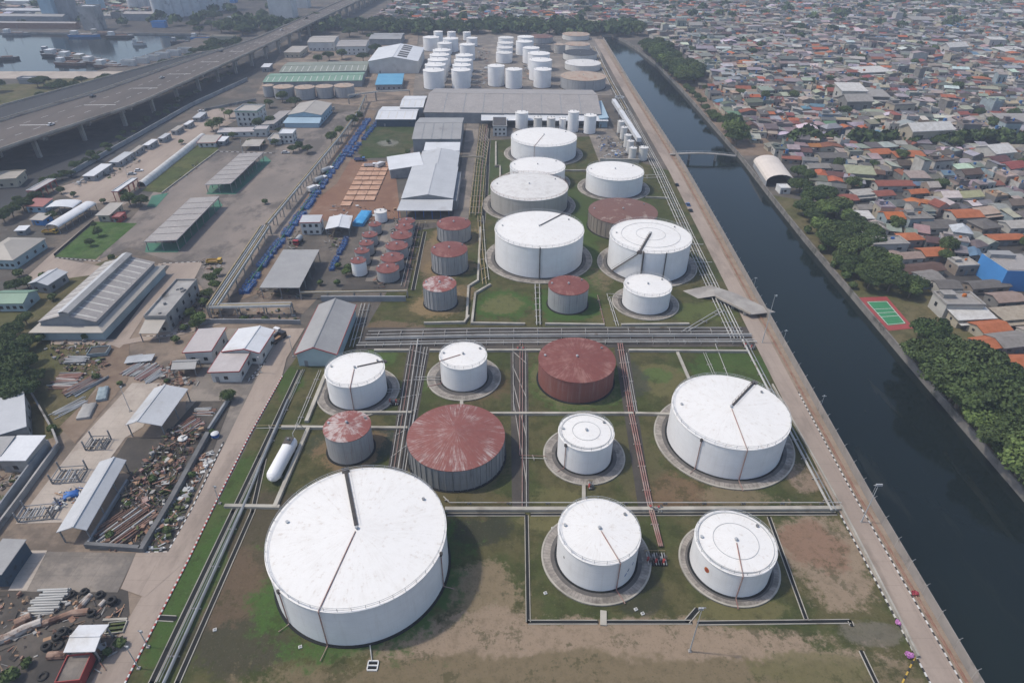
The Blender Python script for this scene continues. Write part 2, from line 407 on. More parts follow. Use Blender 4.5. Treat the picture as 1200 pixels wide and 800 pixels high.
# coping along the town bank
cpg = MB()
for a, b in zip(yy, yy[1:]):
    cpg.prism([(bank_x(a)-.1,a),(bank_x(a)+.45,a),(bank_x(b)+.45,b),(bank_x(b)-.1,b)], -.2, .4, 'concrete_grey')
tag(obj('embankment_wall', cpg), 'low concrete coping wall along the town side of the canal', 'wall')

# grass of the tank farm: tan, reddish, wet and lush zones (place coordinates)
def Z(u, v, rx, ry, c, st=1.0): p = G(u, v); return (p.x, p.y, rx, ry, c, st)
TAN, TAN2, RED, DARK, LUSH, LUSH2, GREY, OLIVE = (.27,.205,.145), (.205,.16,.10), (.215,.125,.085), (.038,.04,.028), (.052,.10,.024), (.075,.125,.035), (.17,.15,.125), (.125,.115,.05)
ground_mat('grass_farm', (.062,.074,.026), (.098,.088,.040), [
    Z(700,765,52,7.5,TAN), Z(560,690,10,7,TAN2), Z(560,745,16,6,TAN,.9), Z(965,650,10,13,TAN,.9), Z(955,640,7,8,RED,.7), Z(1022,742,7,3,GREY,.6),
    Z(295,640,11,18,(.078,.064,.042),.9), Z(280,740,13,10,(.06,.055,.036),.9), Z(270,690,8,10,(.13,.09,.06),.7), Z(690,800,62,6,(.165,.13,.078),.95), Z(950,785,12,4,OLIVE,.7),
    Z(560,620,9,5,DARK,.8), Z(745,690,6,6,DARK,.7), Z(645,610,8,3,OLIVE), Z(870,715,9,4,OLIVE),
    Z(770,443,10,8,OLIVE,.9), Z(768,440,5,4,LUSH2,.7), Z(745,445,4,9,(.05,.055,.045),.7), Z(860,430,16,8,LUSH,.7),
    Z(665,590,10,5,OLIVE,.8), Z(790,575,10,6,RED,.5), Z(860,580,9,4,TAN2,.7), Z(940,560,5,5,(.3,.22,.17),.7), Z(740,540,8,12,(.1,.09,.045),.8),
    Z(560,450,9,9,(.13,.085,.05),.6), Z(445,420,5,8,LUSH2,.7), Z(490,450,5,5,LUSH2,.6), Z(395,520,9,5,(.05,.06,.035),.8), Z(435,525,8,8,(.04,.052,.042),.9), Z(540,590,12,5,(.12,.095,.045),.7),
    Z(720,370,12,9,OLIVE,.8), Z(820,365,14,7,(.10,.12,.04),.8), Z(700,320,6,14,TAN2,.6), Z(590,357,11.5,11,LUSH,1.0), Z(590,357,8.2,7.8,(.12,.125,.05),1.0), Z(670,270,12,60,LUSH,.7), Z(700,235,25,25,(.06,.085,.03),.8), Z(570,200,14,40,(.06,.085,.035),.8),
    Z(460,385,14,5,(.17,.12,.08),.8), Z(525,345,10,8,(.18,.13,.07),.9), Z(515,300,10,22,(.17,.125,.08),.9), Z(340,450,4,8,LUSH,.6), Z(380,440,4,6,OLIVE,.7), Z(225,690,5,18,LUSH,.8), Z(260,600,5,20,LUSH,.6),
    *[(-32.2,88.1,22.3,22,LUSH,.95),(19.6,155.6,16,15.5,LUSH,.9),(19.6,155.6,14,13.5,(.13,.125,.06),.8),(-14.3,122.3,16.5,16,(.11,.095,.05),.8),(20.2,200.7,13,12.5,LUSH,1.0),(-42.8,124.6,9.5,9.5,(.19,.13,.075),.8),(-25.6,256.8,11,10.5,(.21,.155,.085),.9),(-25.1,228.5,10.5,10.5,(.20,.145,.08),.9),(-26.2,200.9,10.5,10,(.22,.16,.085),.95),(10,178,75,3,(.05,.05,.042),.7)]])
ground_mat('grass_lawn', (.06,.115,.03), (.085,.13,.045), sc=.1)
ground_mat('pad_moss', (.052,.098,.028), (.062,.085,.03), sc=.12)
ground_mat('grass_plot', (.05,.075,.025), (.085,.085,.045), [Z(455,168,6,7,(.2,.2,.17),.9)])
LV = {}
def patch(name, pts, mat, lvl, px=True):
    p = GP(pts) if px else [Vector((a,b,0)) for a,b in pts]
    m = MB(); bb = (min(q.x for q in p), max(q.x for q in p), min(q.y for q in p), max(q.y for q in p)); k_ = 0
    while any(s_ == k_ and bb[0] < b_[1] and b_[0] < bb[1] and bb[2] < b_[3] and b_[2] < bb[3] for s_, b_ in LV.setdefault(lvl, [])): k_ += 1
    LV[lvl].append((k_, bb)); z = .045*lvl+.004*k_
    if sum(a.x*b.y-b.x*a.y for a, b in zip(p, p[1:]+p[:1])) < 0: p = p[::-1]
    m.poly([(q.x, q.y, z) for q in p], mat); return struct(name, m)
def disc(name, c, r, mat, lvl, n=48, rx=1.0):
    m = MB(); m.poly([(c.x+r*rx*math.cos(2*PI*k/n), c.y+r*math.sin(2*PI*k/n), .02*lvl) for k in range(n)], mat); return struct(name, m)
patch('grass_field', [(120,870),(150,793),(333,438),(372,385),(430,383),(452,345),(490,270),(545,262),(560,165),(690,160),(716,180),(784,200),(881,395),(991,610),(1072,765),(1140,900)], 'grass_farm', 1)
for (u, v, r, mt) in ():
    disc('grass_pad', G(u, v), r, mt, 2 if r > 7 else 3)
# canal service road, far to near, with its verge
rd, vg = MB(), MB()
RL = [(-60,79.0),(110,79.2),(180,81.2),(345,86.0),(520,86.4),(770,88.2)]
for a, b in zip([-60,20,65,110,180,345,520], [20,65,110,180,345,520,770]):
    la, lb = interp(RL, a), interp(RL, b)
    rd.poly([(la,a,.24),(la+5.6,a,.24),(lb+5.6,b,.24),(lb,b,.24)], 'road_concrete')
    vg.poly([(la+5.6,a,.215),(wall_x(a)+1.2,a,.215),(wall_x(b)+1.2,b,.215),(lb+5.6,b,.215)], 'verge_soil')
struct('service_road', rd); struct('road_verge', vg)
patch('left_concrete_road', [(90,835),(107,800),(197,647),(224,600),(268,511),(310,425),(330,385),(357,385),(336,420),(331,440),(292,510),(252,590),(221,655),(150,792),(128,835)], 'road_concrete', 4)
# depot side
patch('depot_yard', [(-190,900),(107,800),(224,600),(320,403),(372,350),(300,340),(262,352),(180,300),(110,300),(60,330),(-160,520)], 'yard_concrete', 1)
patch('road_apron', [(142,690),(160,648),(197,647),(221,655),(170,700)], 'road_concrete', 5)
patch('yard_concrete_pad', [(231,440),(268,385),(330,385),(320,403),(268,511),(240,560),(215,560),(218,470)], 'slab_grey', 2)
patch('pale_slab', [(155,449),(194,449),(168,500),(147,513),(75,612),(18,614),(92,518)], 'slab_pale', 3)
patch('dirt_track', [(118,402),(152,402),(150,446),(88,520),(70,500),(116,455)], 'soil', 3)
patch('weedy_grass', [(25,405),(118,400),(112,455),(70,510),(40,520),(28,470)], 'grass_weedy', 2)
patch('grey_pad', [(35,646),(160,648),(138,694),(25,693)], 'slab_grey', 3)
patch('concrete_strip', [(36,645),(56,645),(32,692),(10,692)], 'slab_pale', 4)
patch('dirt_yard', [(-60,694),(150,690),(152,720),(100,800),(60,900),(-120,900)], 'soil_dark', 2)
patch('scrap_ground', [(230,470),(272,470),(238,560),(197,645),(105,645),(150,560)], 'soil_dark', 3)
patch('shed_floor', [(150,513),(205,513),(160,560),(130,545)], 'soil_dark', 4)
patch('back_grass', [(-60,400),(60,330),(90,318),(150,296),(60,398),(40,450),(-60,470)], 'grass_weedy', 2)
patch('warehouse_lane', [(118,400),(190,309),(208,309),(150,400),(140,408)], 'road_concrete', 3)
patch('warehouse_shadow', [(120,398),(190,310),(199,312),(136,398)], 'road_asphalt', 4)  # dark strip painting the warehouse's cast shadow on the lane
patch('lower_lane', [(60,404),(140,405),(215,392),(260,380),(262,372),(214,384),(150,398),(60,398)], 'road_concrete', 4)
patch('asphalt_yard', [(242,176),(322,178),(330,150),(408,130),(445,128),(420,170),(318,318),(262,352),(240,345),(225,312),(180,300),(152,290),(114,305),(180,225)], 'asphalt', 2)
patch('front_apron', [(186,309),(238,307),(225,333),(168,372),(150,400),(130,400)], 'road_concrete', 3)
patch('lawn', [(64,301),(112,304),(161,262),(112,260)], 'grass_lawn', 3)
patch('inner_road', [(58,300),(112,255),(148,228),(162,232),(110,258),(64,302),(118,312),(110,322),(20,335)], 'road_concrete', 2)
patch('upper_road', [(60,222),(120,205),(205,150),(250,128),(305,124),(262,150),(180,205),(138,236),(100,240)], 'road_concrete', 2)
patch('grass_strip', [(166,224),(241,160),(262,160),(255,176),(190,226)], 'grass_plain', 3)
patch('green_floor', [(170,296),(208,296),(261,241),(256,234),(205,285),(172,285)], 'green_floor', 4)
patch('green_floor', [(242,228),(276,228),(318,189),(311,183),(270,216),(247,216)], 'green_floor', 4)
patch('green_floor', [(172,243),(183,243),(198,226),(178,230)], 'green_floor', 4)
patch('earth_works', [(398,186),(462,190),(470,256),(398,262),(360,255)], 'soil_red', 2)
patch('skid_road', [(430,128),(442,130),(420,172),(395,215),(345,255),(330,300),(300,345),(282,352),(330,275),(385,190)], 'soil', 3)
patch('grass_plot', [(430,148),(492,140),(484,172),(470,184),(428,186),(420,180)], 'grass_plot', 3)
patch('inner_concrete_road', [(548,138),(562,138),(557,200),(548,262),(530,262),(540,200)], 'slab_grey', 3)
patch('red_tank_floor', [(420,300),(485,255),(490,262),(478,340),(400,340)], 'soil_dark', 3)
patch('process_floor', [(590,150),(715,148),(745,190),(702,190),(690,158),(590,160)], 'slab_grey', 3)
patch('far_tank_floor', [(484,112),(492,36),(696,34),(718,112)], 'slab_grey', 2)
patch('far_works_floor', [(300,110),(330,60),(490,40),(485,115),(440,128)], 'yard_concrete', 1)
patch('under_highway_road', [(-60,240),(150,158),(285,75),(330,40),(345,40),(250,110),(100,205),(-60,270)], 'road_asphalt', 3)
patch('under_highway_ground', [(-100,215),(100,140),(300,48),(300,80),(150,170),(-100,262)], 'soil_dark', 2)
patch('waste_ground', [(-100,150),(0,100),(140,85),(200,80),(60,130),(-60,160)], 'grass_weedy', 2)
patch('quay_road', [(-100,84),(150,84),(225,64),(228,70),(150,92),(-100,93)], 'slab_pale', 3)
patch('bank_grass', [(128.9,60),(150,60),(165,140),(160,200),(156,290),(150,300),(131.5,310),(129.2,160)], 'grass_weedy', 2, px=False)
patch('bank_soil', [(134.4,372),(160,372),(158,560),(136,640),(135.5,540)], 'soil', 2, px=False)
slab_mat('town_lane_shade', (.075,.07,.065), (.055,.052,.05), (.12,.11,.10), 0, .1)  # lane ground darkened: shade of the gaps between houses put into the colour
patch('town_lane_shade', [(166,120),(166,200),(159,300),(152,345),(148,400),(143,545),(168,560),(168,800),(140,860),(-170,870),(-170,1560),(1100,1560),(1100,1000),(330,120)], 'town_lane_shade', 1, px=False)
patch('rack_floor', [(428,384),(880,383),(888,406),(414,410)], 'soil_dark', 2)
patch('rack_floor', [(478,408),(504,408),(478,552),(454,552)], 'soil_dark', 2)
patch('rack_floor', [(720,408),(737,408),(764,596),(748,596)], 'soil_dark', 2)
patch('rack_floor', [(598,408),(619,408),(620,596),(600,596)], 'soil_dark', 2)
patch('column_floor', [(453,258),(466,258),(446,330),(428,330)], 'slab_grey', 4)
patch('harbour_ground', [(-160,40),(-160,4),(250,-6),(330,-30),(300,38),(170,38),(110,36),(0,36)], 'soil_dark', 1)
# sports court
patch('court_surround', [(1006,349),(1039,348),(1071,385),(1041,388)], 'court_red', 4)
cc = GP([(1006,349),(1039,348),(1071,385),(1041,388)]); ctr = sum(cc, Vector())/4
inn = [ctr+(p-ctr)*.72 for p in cc]
m = MB(); m.poly([(p.x,p.y,.23) for p in inn], 'court_green'); struct('court_surface', m)
M('line_white', (.7,.7,.68), (.6,.6,.58), .3)
m = MB()
def lline(mb, a, b, wd, z, mat='line_white'):
    d = (b-a); d.z = 0; n_ = Vector((-d.y, d.x, 0)).normalized()*wd/2
    mb.poly([(p.x, p.y, z) for p in (a-n_, b-n_, b+n_, a+n_)], mat)
for i in range(4): lline(m, inn[i].lerp(ctr,.06), inn[(i+1)%4].lerp(ctr,.06), .18, .25)
for t in (.33,.5,.67): lline(m, inn[0].lerp(inn[3],t).lerp(ctr,.06), inn[1].lerp(inn[2],t).lerp(ctr,.06), .18, .255)
struct('court_markings', m)

# ------------------------------------------------------------------ striped kerbs
def kerb(name, label, pts, ca, cb, step=1.0, w_=.28, h=.22, gap=0.0, px=True):
    P = GP(pts) if px else [Vector((a,b,0)) for a,b in pts]
    mb = MB(); i = 0
    for a, b in zip(P, P[1:]):
        d = b-a; L = d.length; n_ = max(1, int(L/step)); ang = math.atan2(d.y, d.x)
        for q in range(n_):
            c = a+d*((q+.5)/n_); i += 1
            if gap and i % 2: continue
            mb.box(c.x, c.y, 0, h, L/n_*(1.0 if not gap else .9), w_, ca if i % 2 else cb, ang)
    return tag(obj(name, mb), label, 'kerb')
kerb('painted_kerb', 'red and white painted kerb beside the near concrete road and its grass strip', [(128,838),(150,794),(221,656),(252,591),(292,511),(331,441)], 'paint_red', 'wall_white', .6, .3, .3)
def road_line(dx, y0, y1, st=1): return [(interp(RL, y)+dx, y) for y in [y0]+[q for q in (110,180,345,520) if y0 < q < y1]+[y1]]
M('paint_black', (.03,.03,.03), (.05,.05,.05), .5)
kerb('painted_kerb', 'black and white kerb on the water side of the canal road', road_line(5.75, 40, 150), 'paint_black', 'wall_white', .85, .3, .32, px=False)
kerb('painted_kerb', 'black and white kerb on the tank side of the canal road', road_line(-.15, 60, 104), 'paint_black', 'wall_white', .85, .26, .28, px=False)
kerb('painted_kerb', 'black and white kerb around the lawn by the guard house', [(64,302),(112,306),(118,306)], 'paint_black', 'wall_white', 1.0)
kerb('painted_kerb', 'black and white kerb at the edge of the dark asphalt yard', [(188,309),(236,307)], 'paint_black', 'wall_white', 1.1)
kerb('painted_kerb', 'black and white kerb along the scrap yard side of the near road', [(197,646),(224,598),(262,518)], 'paint_black', 'wall_white', .9)
kerb('painted_kerb', 'short black and white kerb below the grey scrap enclosure', [(166,647),(196,647)], 'paint_black', 'wall_white', .9)
kerb('painted_kerb', 'curved black and white kerb beside the worn flat-roofed block', [(168,394),(195,394),(215,388),(238,377)], 'paint_black', 'wall_white', 1.0)
kerb('painted_kerb', 'yellow and black kerb at the corner of the canal road', [(1057,800),(1072,770)], 'paint_yellow', 'paint_black', 1.0)
kerb('painted_kerb', 'pale kerb in front of the storage canopies far up the yard', [(255,178),(322,180)], 'paint_black', 'wall_white', 1.6, .4, .3)
kerb('painted_kerb', 'black and white kerb round the verge by the small office', [(306,437),(290,447),(300,436),(312,424)], 'paint_black', 'wall_white', .8)

# long boundary wall of the canal road
P_ = MB(); fence = thing('boundary_wall', 'long grey concrete panel wall with posts between the canal road and the water', 'wall', (90,60,0))
ys_ = list(range(-40, 770, 4))
M('panel_grey', (.31,.28,.255), (.25,.23,.21), .25, (.17,.155,.14), .2, (.55,.7))
for a, b in zip(ys_, ys_[1:]):
    P_.beam((wall_x(a),a,1.5), (wall_x(b),b,1.5), .12, 2.9, 'panel_grey')
obj('panel', P_, fence)
for y in range(40, 640, 6):
    q = MB(); x = wall_x(y); q.box(x, y, 0, 3.2, .2, .2, 'concrete'); q.beam((x,y,3.2),(x+.45,y,3.75),.08,.08,'steel_grey'); obj('post', q, fence)
rp = thing('red_pipe_rail', 'rusty red pipe and weeds along the foot of the boundary wall', 'pipe', (88,60,0))
q = MB(); q.tube([(interp(RL,y)+6.5, y, .45) for y in (40,65,110,180,345,520,640)], .16, 'rail_rust', 6); obj('pipe', q, rp)
q = MB(); q.tube([(interp(RL,y)+7.0, y, .3) for y in (40,65,110,180,345,520)], .1, 'rail_rust', 6); obj('pipe', q, rp)
# ------------------------------------------------------------------ storage tanks
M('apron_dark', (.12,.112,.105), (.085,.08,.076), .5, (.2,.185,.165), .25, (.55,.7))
def ang(c, h, px): p = G(px[0], px[1], h); return math.atan2(p.y-c[1], p.x-c[0])
def tank(label, X, Y, R, h, shell='tank_white', roof='roof_tank_white', group='large storage tanks', apron=None, cone=.055,
         walk=None, line=None, drops=(), ladder=None, stair=None, rings=(), rail=True, ribs=0, n=64, vents=True, apron_mat='apron_concrete', moss=None, patch_=None):
    t = thing('storage_tank', label, 'storage tank', (X, Y, 0), group)
    z0 = .35; cz = h+R*cone
    q = MB(); q.lathe(X, Y, [(R, .05), (R, h)], shell, n, cap=False)
    if ribs:
        for i in range(ribs):
            a = 2*PI*i/ribs; q.beam((X+(R+.06)*math.cos(a), Y+(R+.06)*math.sin(a), .1), (X+(R+.06)*math.cos(a), Y+(R+.06)*math.sin(a), h-.05), .22, .22, shell)
    obj('shell', q, t, True)
    q = MB(); q.lathe(X, Y, [(R+.02, h-.18), (R+.16, h-.15), (R+.16, h+.03), (R*.5, h+R*cone*.5+.1), (.35, cz+.1)], roof, n); obj('roof', q, t, False)
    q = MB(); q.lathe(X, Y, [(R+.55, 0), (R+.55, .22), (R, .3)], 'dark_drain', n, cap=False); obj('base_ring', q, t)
    if False: disc('grass_ring', Vector((X,Y,0)), R+moss, 'pad_moss', 2)
    if apron:
        q = MB(); q.lathe(X, Y, [(R+apron+.15, .0), (R+apron+.15, .3), (R+apron-.2, .34), (R+apron*.42, .2)], apron_mat, n, cap=False); obj('foundation_apron', q, t)
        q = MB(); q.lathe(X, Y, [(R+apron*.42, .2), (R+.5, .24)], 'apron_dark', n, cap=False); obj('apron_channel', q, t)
        q = MB(); q.lathe(X, Y, [(R+apron-.25, .3), (R+apron-.25, .42), (R+apron+.12, .42), (R+apron+.12, .05)], 'bund_concrete', n, cap=False); obj('kerb_ring', q, t)
    if rail:
        q = MB(); ra = R-.1
        for zz in (.55, 1.05): q.lathe(X, Y, [(ra-.03,h+zz),(ra+.03,h+zz),(ra+.03,h+zz+.06),(ra-.03,h+zz+.06),(ra-.03,h+zz)], 'galvanised' if shell=='tank_white' else 'rail_rust', n, cap=False)
        npost = int(2*PI*R/2.6)
        for i in range(npost):
            a = 2*PI*i/npost; q.box(X+ra*math.cos(a), Y+ra*math.sin(a), h, h+1.1, .07, .07, 'galvanised' if shell=='tank_white' else 'rail_rust', a)
        obj('handrail', q, t)
    def roof_z(r): return h+(R-r)*cone+.12
    if vents:
        q = MB(); q.lathe(X, Y, [(.25, cz), (.25, cz+.5), (.42, cz+.52), (.3, cz+.75), (.05, cz+.8)], 'galvanised', 12); obj('roof_vent', q, t)
        for k_ in range(2):
            q = MB(); a = .6+k_*2.4; rr = R*.84; q.lathe(X+rr*math.cos(a), Y+rr*math.sin(a), [(.28, roof_z(rr)-.05), (.28, roof_z(rr)+.3), (.36, roof_z(rr)+.31), (.36, roof_z(rr)+.38)], 'galvanised' if k_ else 'steel_grey', 10)
            obj('manhole', q, t)
    def strip(a, r0_, r1_, wd, mat, name, hh=.25):
        q = MB(); c, s = math.cos(a), math.sin(a)
        q.beam((X+r0_*c, Y+r0_*s, roof_z(r0_)+hh/2), (X+r1_*c, Y+r1_*s, roof_z(r1_)+hh/2), wd, hh, mat); return q
    if walk:
        a = ang((X,Y), h, walk[0]); q = strip(a, .8, R+.3, walk[1], 'steel_dark', 'w', .3)
        c, s = math.cos(a), math.sin(a)
        for sg in ((-1, 1) if walk[1] > .45 else ()):
            ox, oy = -s*walk[1]/2*sg, c*walk[1]/2*sg
            q.beam((X+1*c+ox, Y+1*s+oy, roof_z(1)+1.1), (X+R*c+ox, Y+R*s+oy, h+1.2), .06, .06, 'steel_dark')
            for i in range(int(R/2)+1):
                r_ = 1+i*2; q.box(X+r_*c+ox, Y+r_*s+oy, roof_z(r_), roof_z(r_)+1.1, .06, .06, 'steel_dark')
        obj('roof_walkway', q, t)
        q = MB(); q.box(X+(R+.3)*c, Y+(R+.3)*s, h-.3, h+.15, 1.2+walk[1], 1.0+walk[1], 'steel_dark', a); obj('platform', q, t)
    if line:
        a = ang((X,Y), h, line); c, s = math.cos(a), math.sin(a); q = MB()
        q.tube([(X+.8*c, Y+.8*s, roof_z(.8)+.12), (X+R*c, Y+R*s, h+.22), (X+(R+.3)*c, Y+(R+.3)*s, h+.05), (X+(R+.3)*c, Y+(R+.3)*s, .3), (X+(R+(apron or 3)+.6)*c, Y+(R+(apron or 3)+.6)*s, .45)], .13, 'pipe_red', 6); obj('foam_pipe', q, t)
    for d in drops:
        a = ang((X,Y), h, d); c, s = math.cos(a), math.sin(a); q = MB()
        q.tube([(X+(R+.22)*c, Y+(R+.22)*s, h-.2), (X+(R+.22)*c, Y+(R+.22)*s, .3), (X+(R+2.6)*c, Y+(R+2.6)*s, .4)], .12, 'pipe_red', 6)
        q.box(X+(R+.25)*c, Y+(R+.25)*s, h-.7, h+.1, .5, .6, 'steel_dark', a); obj('down_pipe', q, t)
    if ladder:
        for lp in ladder:
            a = ang((X,Y), h, lp[0]); c, s = math.cos(a), math.sin(a); q = MB()
            q.beam((X+(R+.3)*c, Y+(R+.3)*s, .2), (X+(R+.3)*c, Y+(R+.3)*s, h+.4), lp[1], .35, 'steel_dark'); obj('ladder', q, t)
    if stair:
        a0, a1, zt, zb = ang((X,Y), h, stair[0]), ang((X,Y), 0, stair[1]), h, .4; q = MB(); st_n = 26
        if a1-a0 > PI: a1 -= 2*PI
        if a0-a1 > PI: a1 += 2*PI
        pr = None
        for i in range(st_n+1):
            f = i/st_n; a = a0+(a1-a0)*f; p = Vector((X+(R+.5)*math.cos(a), Y+(R+.5)*math.sin(a), zt+(zb-zt)*f))
            q.box(p.x, p.y, p.z-.08, p.z, .9, .5, 'steel_dark', a)
            if pr is not None:
                q.beam(pr, p, .12, .3, 'steel_dark'); q.beam(pr+Vector((.35*math.cos(a),.35*math.sin(a),1)), p+Vector((.35*math.cos(a),.35*math.sin(a),1)), .06, .06, 'steel_dark')
            pr = p
        obj('stair', q, t)
    for fr in rings:
        q = MB(); r_ = R*fr; z = roof_z(r_)
        q.lathe(X, Y, [(r_-.05,z-.05),(r_-.05,z+.07),(r_+.05,z+.07),(r_+.05,z-.05)], 'galvanised', 48, cap=False)
        obj('roof_ring_pipe', q, t)
    return t
AP = 'apron_concrete'
T1 = tank('huge white tank with a dark walkway on its roof, the biggest of all', -32.2, 88.1, 18.5, 11.3, moss=2.6, walk=((405,551),.75), line=(374,715), drops=((331,688),(517,648)), n=96)
T2 = tank('white tank with plain roof on a wide round stone apron beside the dry field', 19.1, 90.8, 8.8, 9.1, apron=3.3, line=(724,655))
T3 = tank('white tank with a ring on its roof and a round orange mark on its wall', 48.4, 89.3, 8.5, 7.5, apron=2.3, rings=(.56,.93), line=(870,672), apron_mat='apron_concrete')
T4 = tank('very large white tank beside the canal road with a red pipe down its wall', 57.9, 129.4, 15.1, 10.5, apron=3.4, walk=((886,446),.5), line=(875,526), drops=((822,515),), n=80)
T5 = tank('small white tank with a ringed roof in front of the brick-red tank', 19.3, 122.8, 7.1, 8.4, apron=3.6, rings=(.5,.9), drops=((661,522),))
T6 = tank('brick-red tank with red walls and red roof beside the main pipe rack', 19.6, 155.6, 11.5, 7.8, 'tank_redwall', 'roof_tank_red', moss=3, rail=False, cone=.07)
T7 = tank('broad grey tank with a flaking red and white cone roof behind the huge tank', -14.3, 122.3, 12.5, 7.2, 'tank_greydark', 'roof_tank_flaked', cone=.15, rail=False, ribs=44, vents=False, moss=2.4)
T8 = tank('white tank on a stone apron just below the main pipe rack, between two pipe runs', -14.7, 156.1, 7.1, 8.5, apron=4.2, line=(517,423))
T9 = tank('white tank with rust-stained rim next to the long warehouse gable', -45.8, 148.9, 8.5, 8.4, 'tank_white', 'roof_tank_white', apron=3.6, walk=((448,424),.25), line=(411,452))
T9b = tank('narrow grey tank with peeling red and white roof near the white gas bullet', -42.8, 124.6, 6.0, 8.2, 'tank_greyrust', 'roof_tank_scaled', cone=.16, rail=False, moss=2)
T10 = tank('large white tank with a dark vertical ladder on its wall, before the dull grey tank', 10.7, 237.8, 17.9, 13.1, apron=4.2, walk=((661,250),.4), ladder=(((633,291),.9),), n=80)
T11 = tank('large white tank with a long slanting stair and dark streak down its wall', 54.7, 232.9, 16.0, 12.7, apron=4.0, rings=(.36,.72), walk=((750,295),.8), ladder=(((754,297),1.5),((781,297),.25)), stair=((750,296),(718,318)), n=80)
T12 = tank('plain white tank on a round apron beside the concrete ramp', 48.9, 201.8, 8.5, 7.5, apron=3.6)
T13 = tank('small grey tank with red roof standing in a bright green ring', 20.2, 200.7, 7.2, 8.0, 'tank_grey', 'roof_tank_red', rail=False, moss=3.4)
T14 = tank('large white tank standing before the row of slim white tanks', 17.7, 372.9, 19.1, 10.0, apron=4, line=(625,173))
T15 = tank('white tank half hidden behind the dull grey-walled tank', 12.7, 326.3, 14.4, 8.6, apron=3)
T16 = tank('dull off-white tank with a stained beige wall behind the white ladder tank', 7.8, 295.0, 18.6, 9.4, 'tank_beige', 'roof_tank_dull', apron=4)
T17 = tank('white tank beside the canal pipe rack, behind the brown-roofed tank', 52, 317.9, 14.5, 9.3, apron=4)
T18 = tank('wide rusty brown tank with patched roof between two white tanks', 49.5, 270.0, 15.3, 7.6, 'tank_brown', 'roof_tank_brown', rail=False, ribs=40)
for lab, X, Y, R_, h in (('grey tank with red roof, farthest of the three in the brown dirt compound', -25.6,256.8,7.2,6.8), ('grey tank with red roof, middle of the three in the brown dirt compound', -25.1,228.5,7.1,8.3), ('grey tank with scaly red roof, nearest of the three in the brown dirt compound', -26.2,200.9,5.9,8.1)):
    tank(lab, X, Y, R_, h, 'tank_grey', 'roof_tank_scaled' if 'scaly' in lab else 'roof_tank_red', 'red-roofed tanks in the dirt compound', cone=.08, rail=False, ribs=26, n=40, vents=True)
nums = ['first','second','third','fourth','fifth','sixth']
for i, (X, Y, R_, h) in enumerate([(-60.2,223,2.9,6),(-60.7,232.4,2.9,5.6),(-60.6,240.8,2.9,5),(-61,249.8,3.2,4.6),(-60.8,261,2.7,4.4),(-60.6,274.1,2.8,5)]):
    tank(['small silvery tank with a spiral band at the near end of the narrow column', 'small red-topped tank, second from the near end of the narrow column', 'small red-topped tank, third from the near end of the narrow column','small red-topped tank, third from the far end of the narrow column','small pinkish-topped tank, second from the far end of the narrow column','small pale tank at the far end of the narrow column, by the blue tarpaulin'][i], X, Y, R_, h,
         'tank_white' if i in (0,5) else 'tank_grey', 'roof_tank_dull' if i == 5 else 'roof_tank_red', 'small red-topped tanks in two columns', rail=False, n=28)
for i, (X, Y, R_, h) in enumerate([(-48.3,219.4,4.3,4.6),(-47.9,228.2,4.5,4.8),(-47.7,238.8,4.5,4.8),(-47.5,249.5,4.5,4.6),(-47.5,258.3,3.8,4.4),(-47.5,265.6,3.6,4)]):
    tank(f'squat grey tank with red roof, {nums[i]} from the near end of the wide column', X, Y, R_, h, 'tank_grey', 'roof_tank_red', 'small red-topped tanks in two columns', cone=.1, rail=False, n=28)
# marks on the walls: an orange roundel and blue strokes
def wall_mark(name, T, X, Y, Rr, px, z, w_, h_, mat, shape='round', rot=0):
    a = ang((X,Y), z, px); q = MB(); pts = []
    for k_ in range(20):
        t_ = 2*PI*k_/20; lx, lz = (w_*math.cos(t_), h_*math.sin(t_)) if shape == 'round' else ((-w_,-h_,),(w_,-h_),(w_,h_),(-w_,h_))[k_ % 4]
        if shape != 'round' and k_ > 3: break
        lx, lz = lx*math.cos(rot)-lz*math.sin(rot), lx*math.sin(rot)+lz*math.cos(rot)
        aa = a+lx/Rr; pts.append((X+(Rr+.04)*math.cos(aa), Y+(Rr+.04)*math.sin(aa), z+lz))
    q.poly(pts, mat); return obj(name, q, T)
wall_mark('emblem', T3, 48.4, 89.3, 8.5, (826,669), 4.6, .62, .75, 'paint_orange')
wall_mark('emblem_centre', T3, 48.4, 89.3, 8.53, (826,669), 4.6, .3, .4, 'paint_red')
for (u, v, z, r_) in ((737,668,4.6,.5),(734,674,3.6,.6),(742,660,5.4,.5)): wall_mark('logo_stroke', T2, 19.1, 90.8, 8.8, (u,v), z, .14, .42, 'paint_blue', 'bar', -r_)
wall_mark('logo_stroke', T2, 19.1, 90.8, 8.8, (658,654), 5.6, .16, .3, 'steel_dark', 'bar', .3)

# far group of slim white tanks, and the old rusty ones beside the canal
def slim(label, u, v, rpx, h, group, shell='tank_white', roof='roof_tank_white', n=28, cone=.07, name='storage_tank', rail=False):
    p = G(u, v, h); d = p.y*cp-(h-HC)*sp; R_ = rpx*d/FPX
    return tank(label, p.x, p.y, R_, h, shell, roof, group, rail=rail, n=n, cone=cone, vents=True)
GA = 'slim white tanks beyond the long grey warehouse'
colA = [(508,82,12.3),(510,75.6,12.2),(513,69.6,11.8),(515,64,11.5),(517.5,58.6,10.5)]
for i, (u,v,r_) in enumerate(colA): slim(f'tall white tank, {nums[i]} of the column next to the white warehouse', u, v, r_, 13.4, GA)
for i, (u,v,r_) in enumerate([(540,81.6,11.2),(541,76,10.8),(542.5,70.4,10.6),(544,64.6,10.2),(547.5,52,9)]): slim(f'tall white tank, {nums[i]} of the column with a gap at its far end', u, v, r_, 13.4, GA)
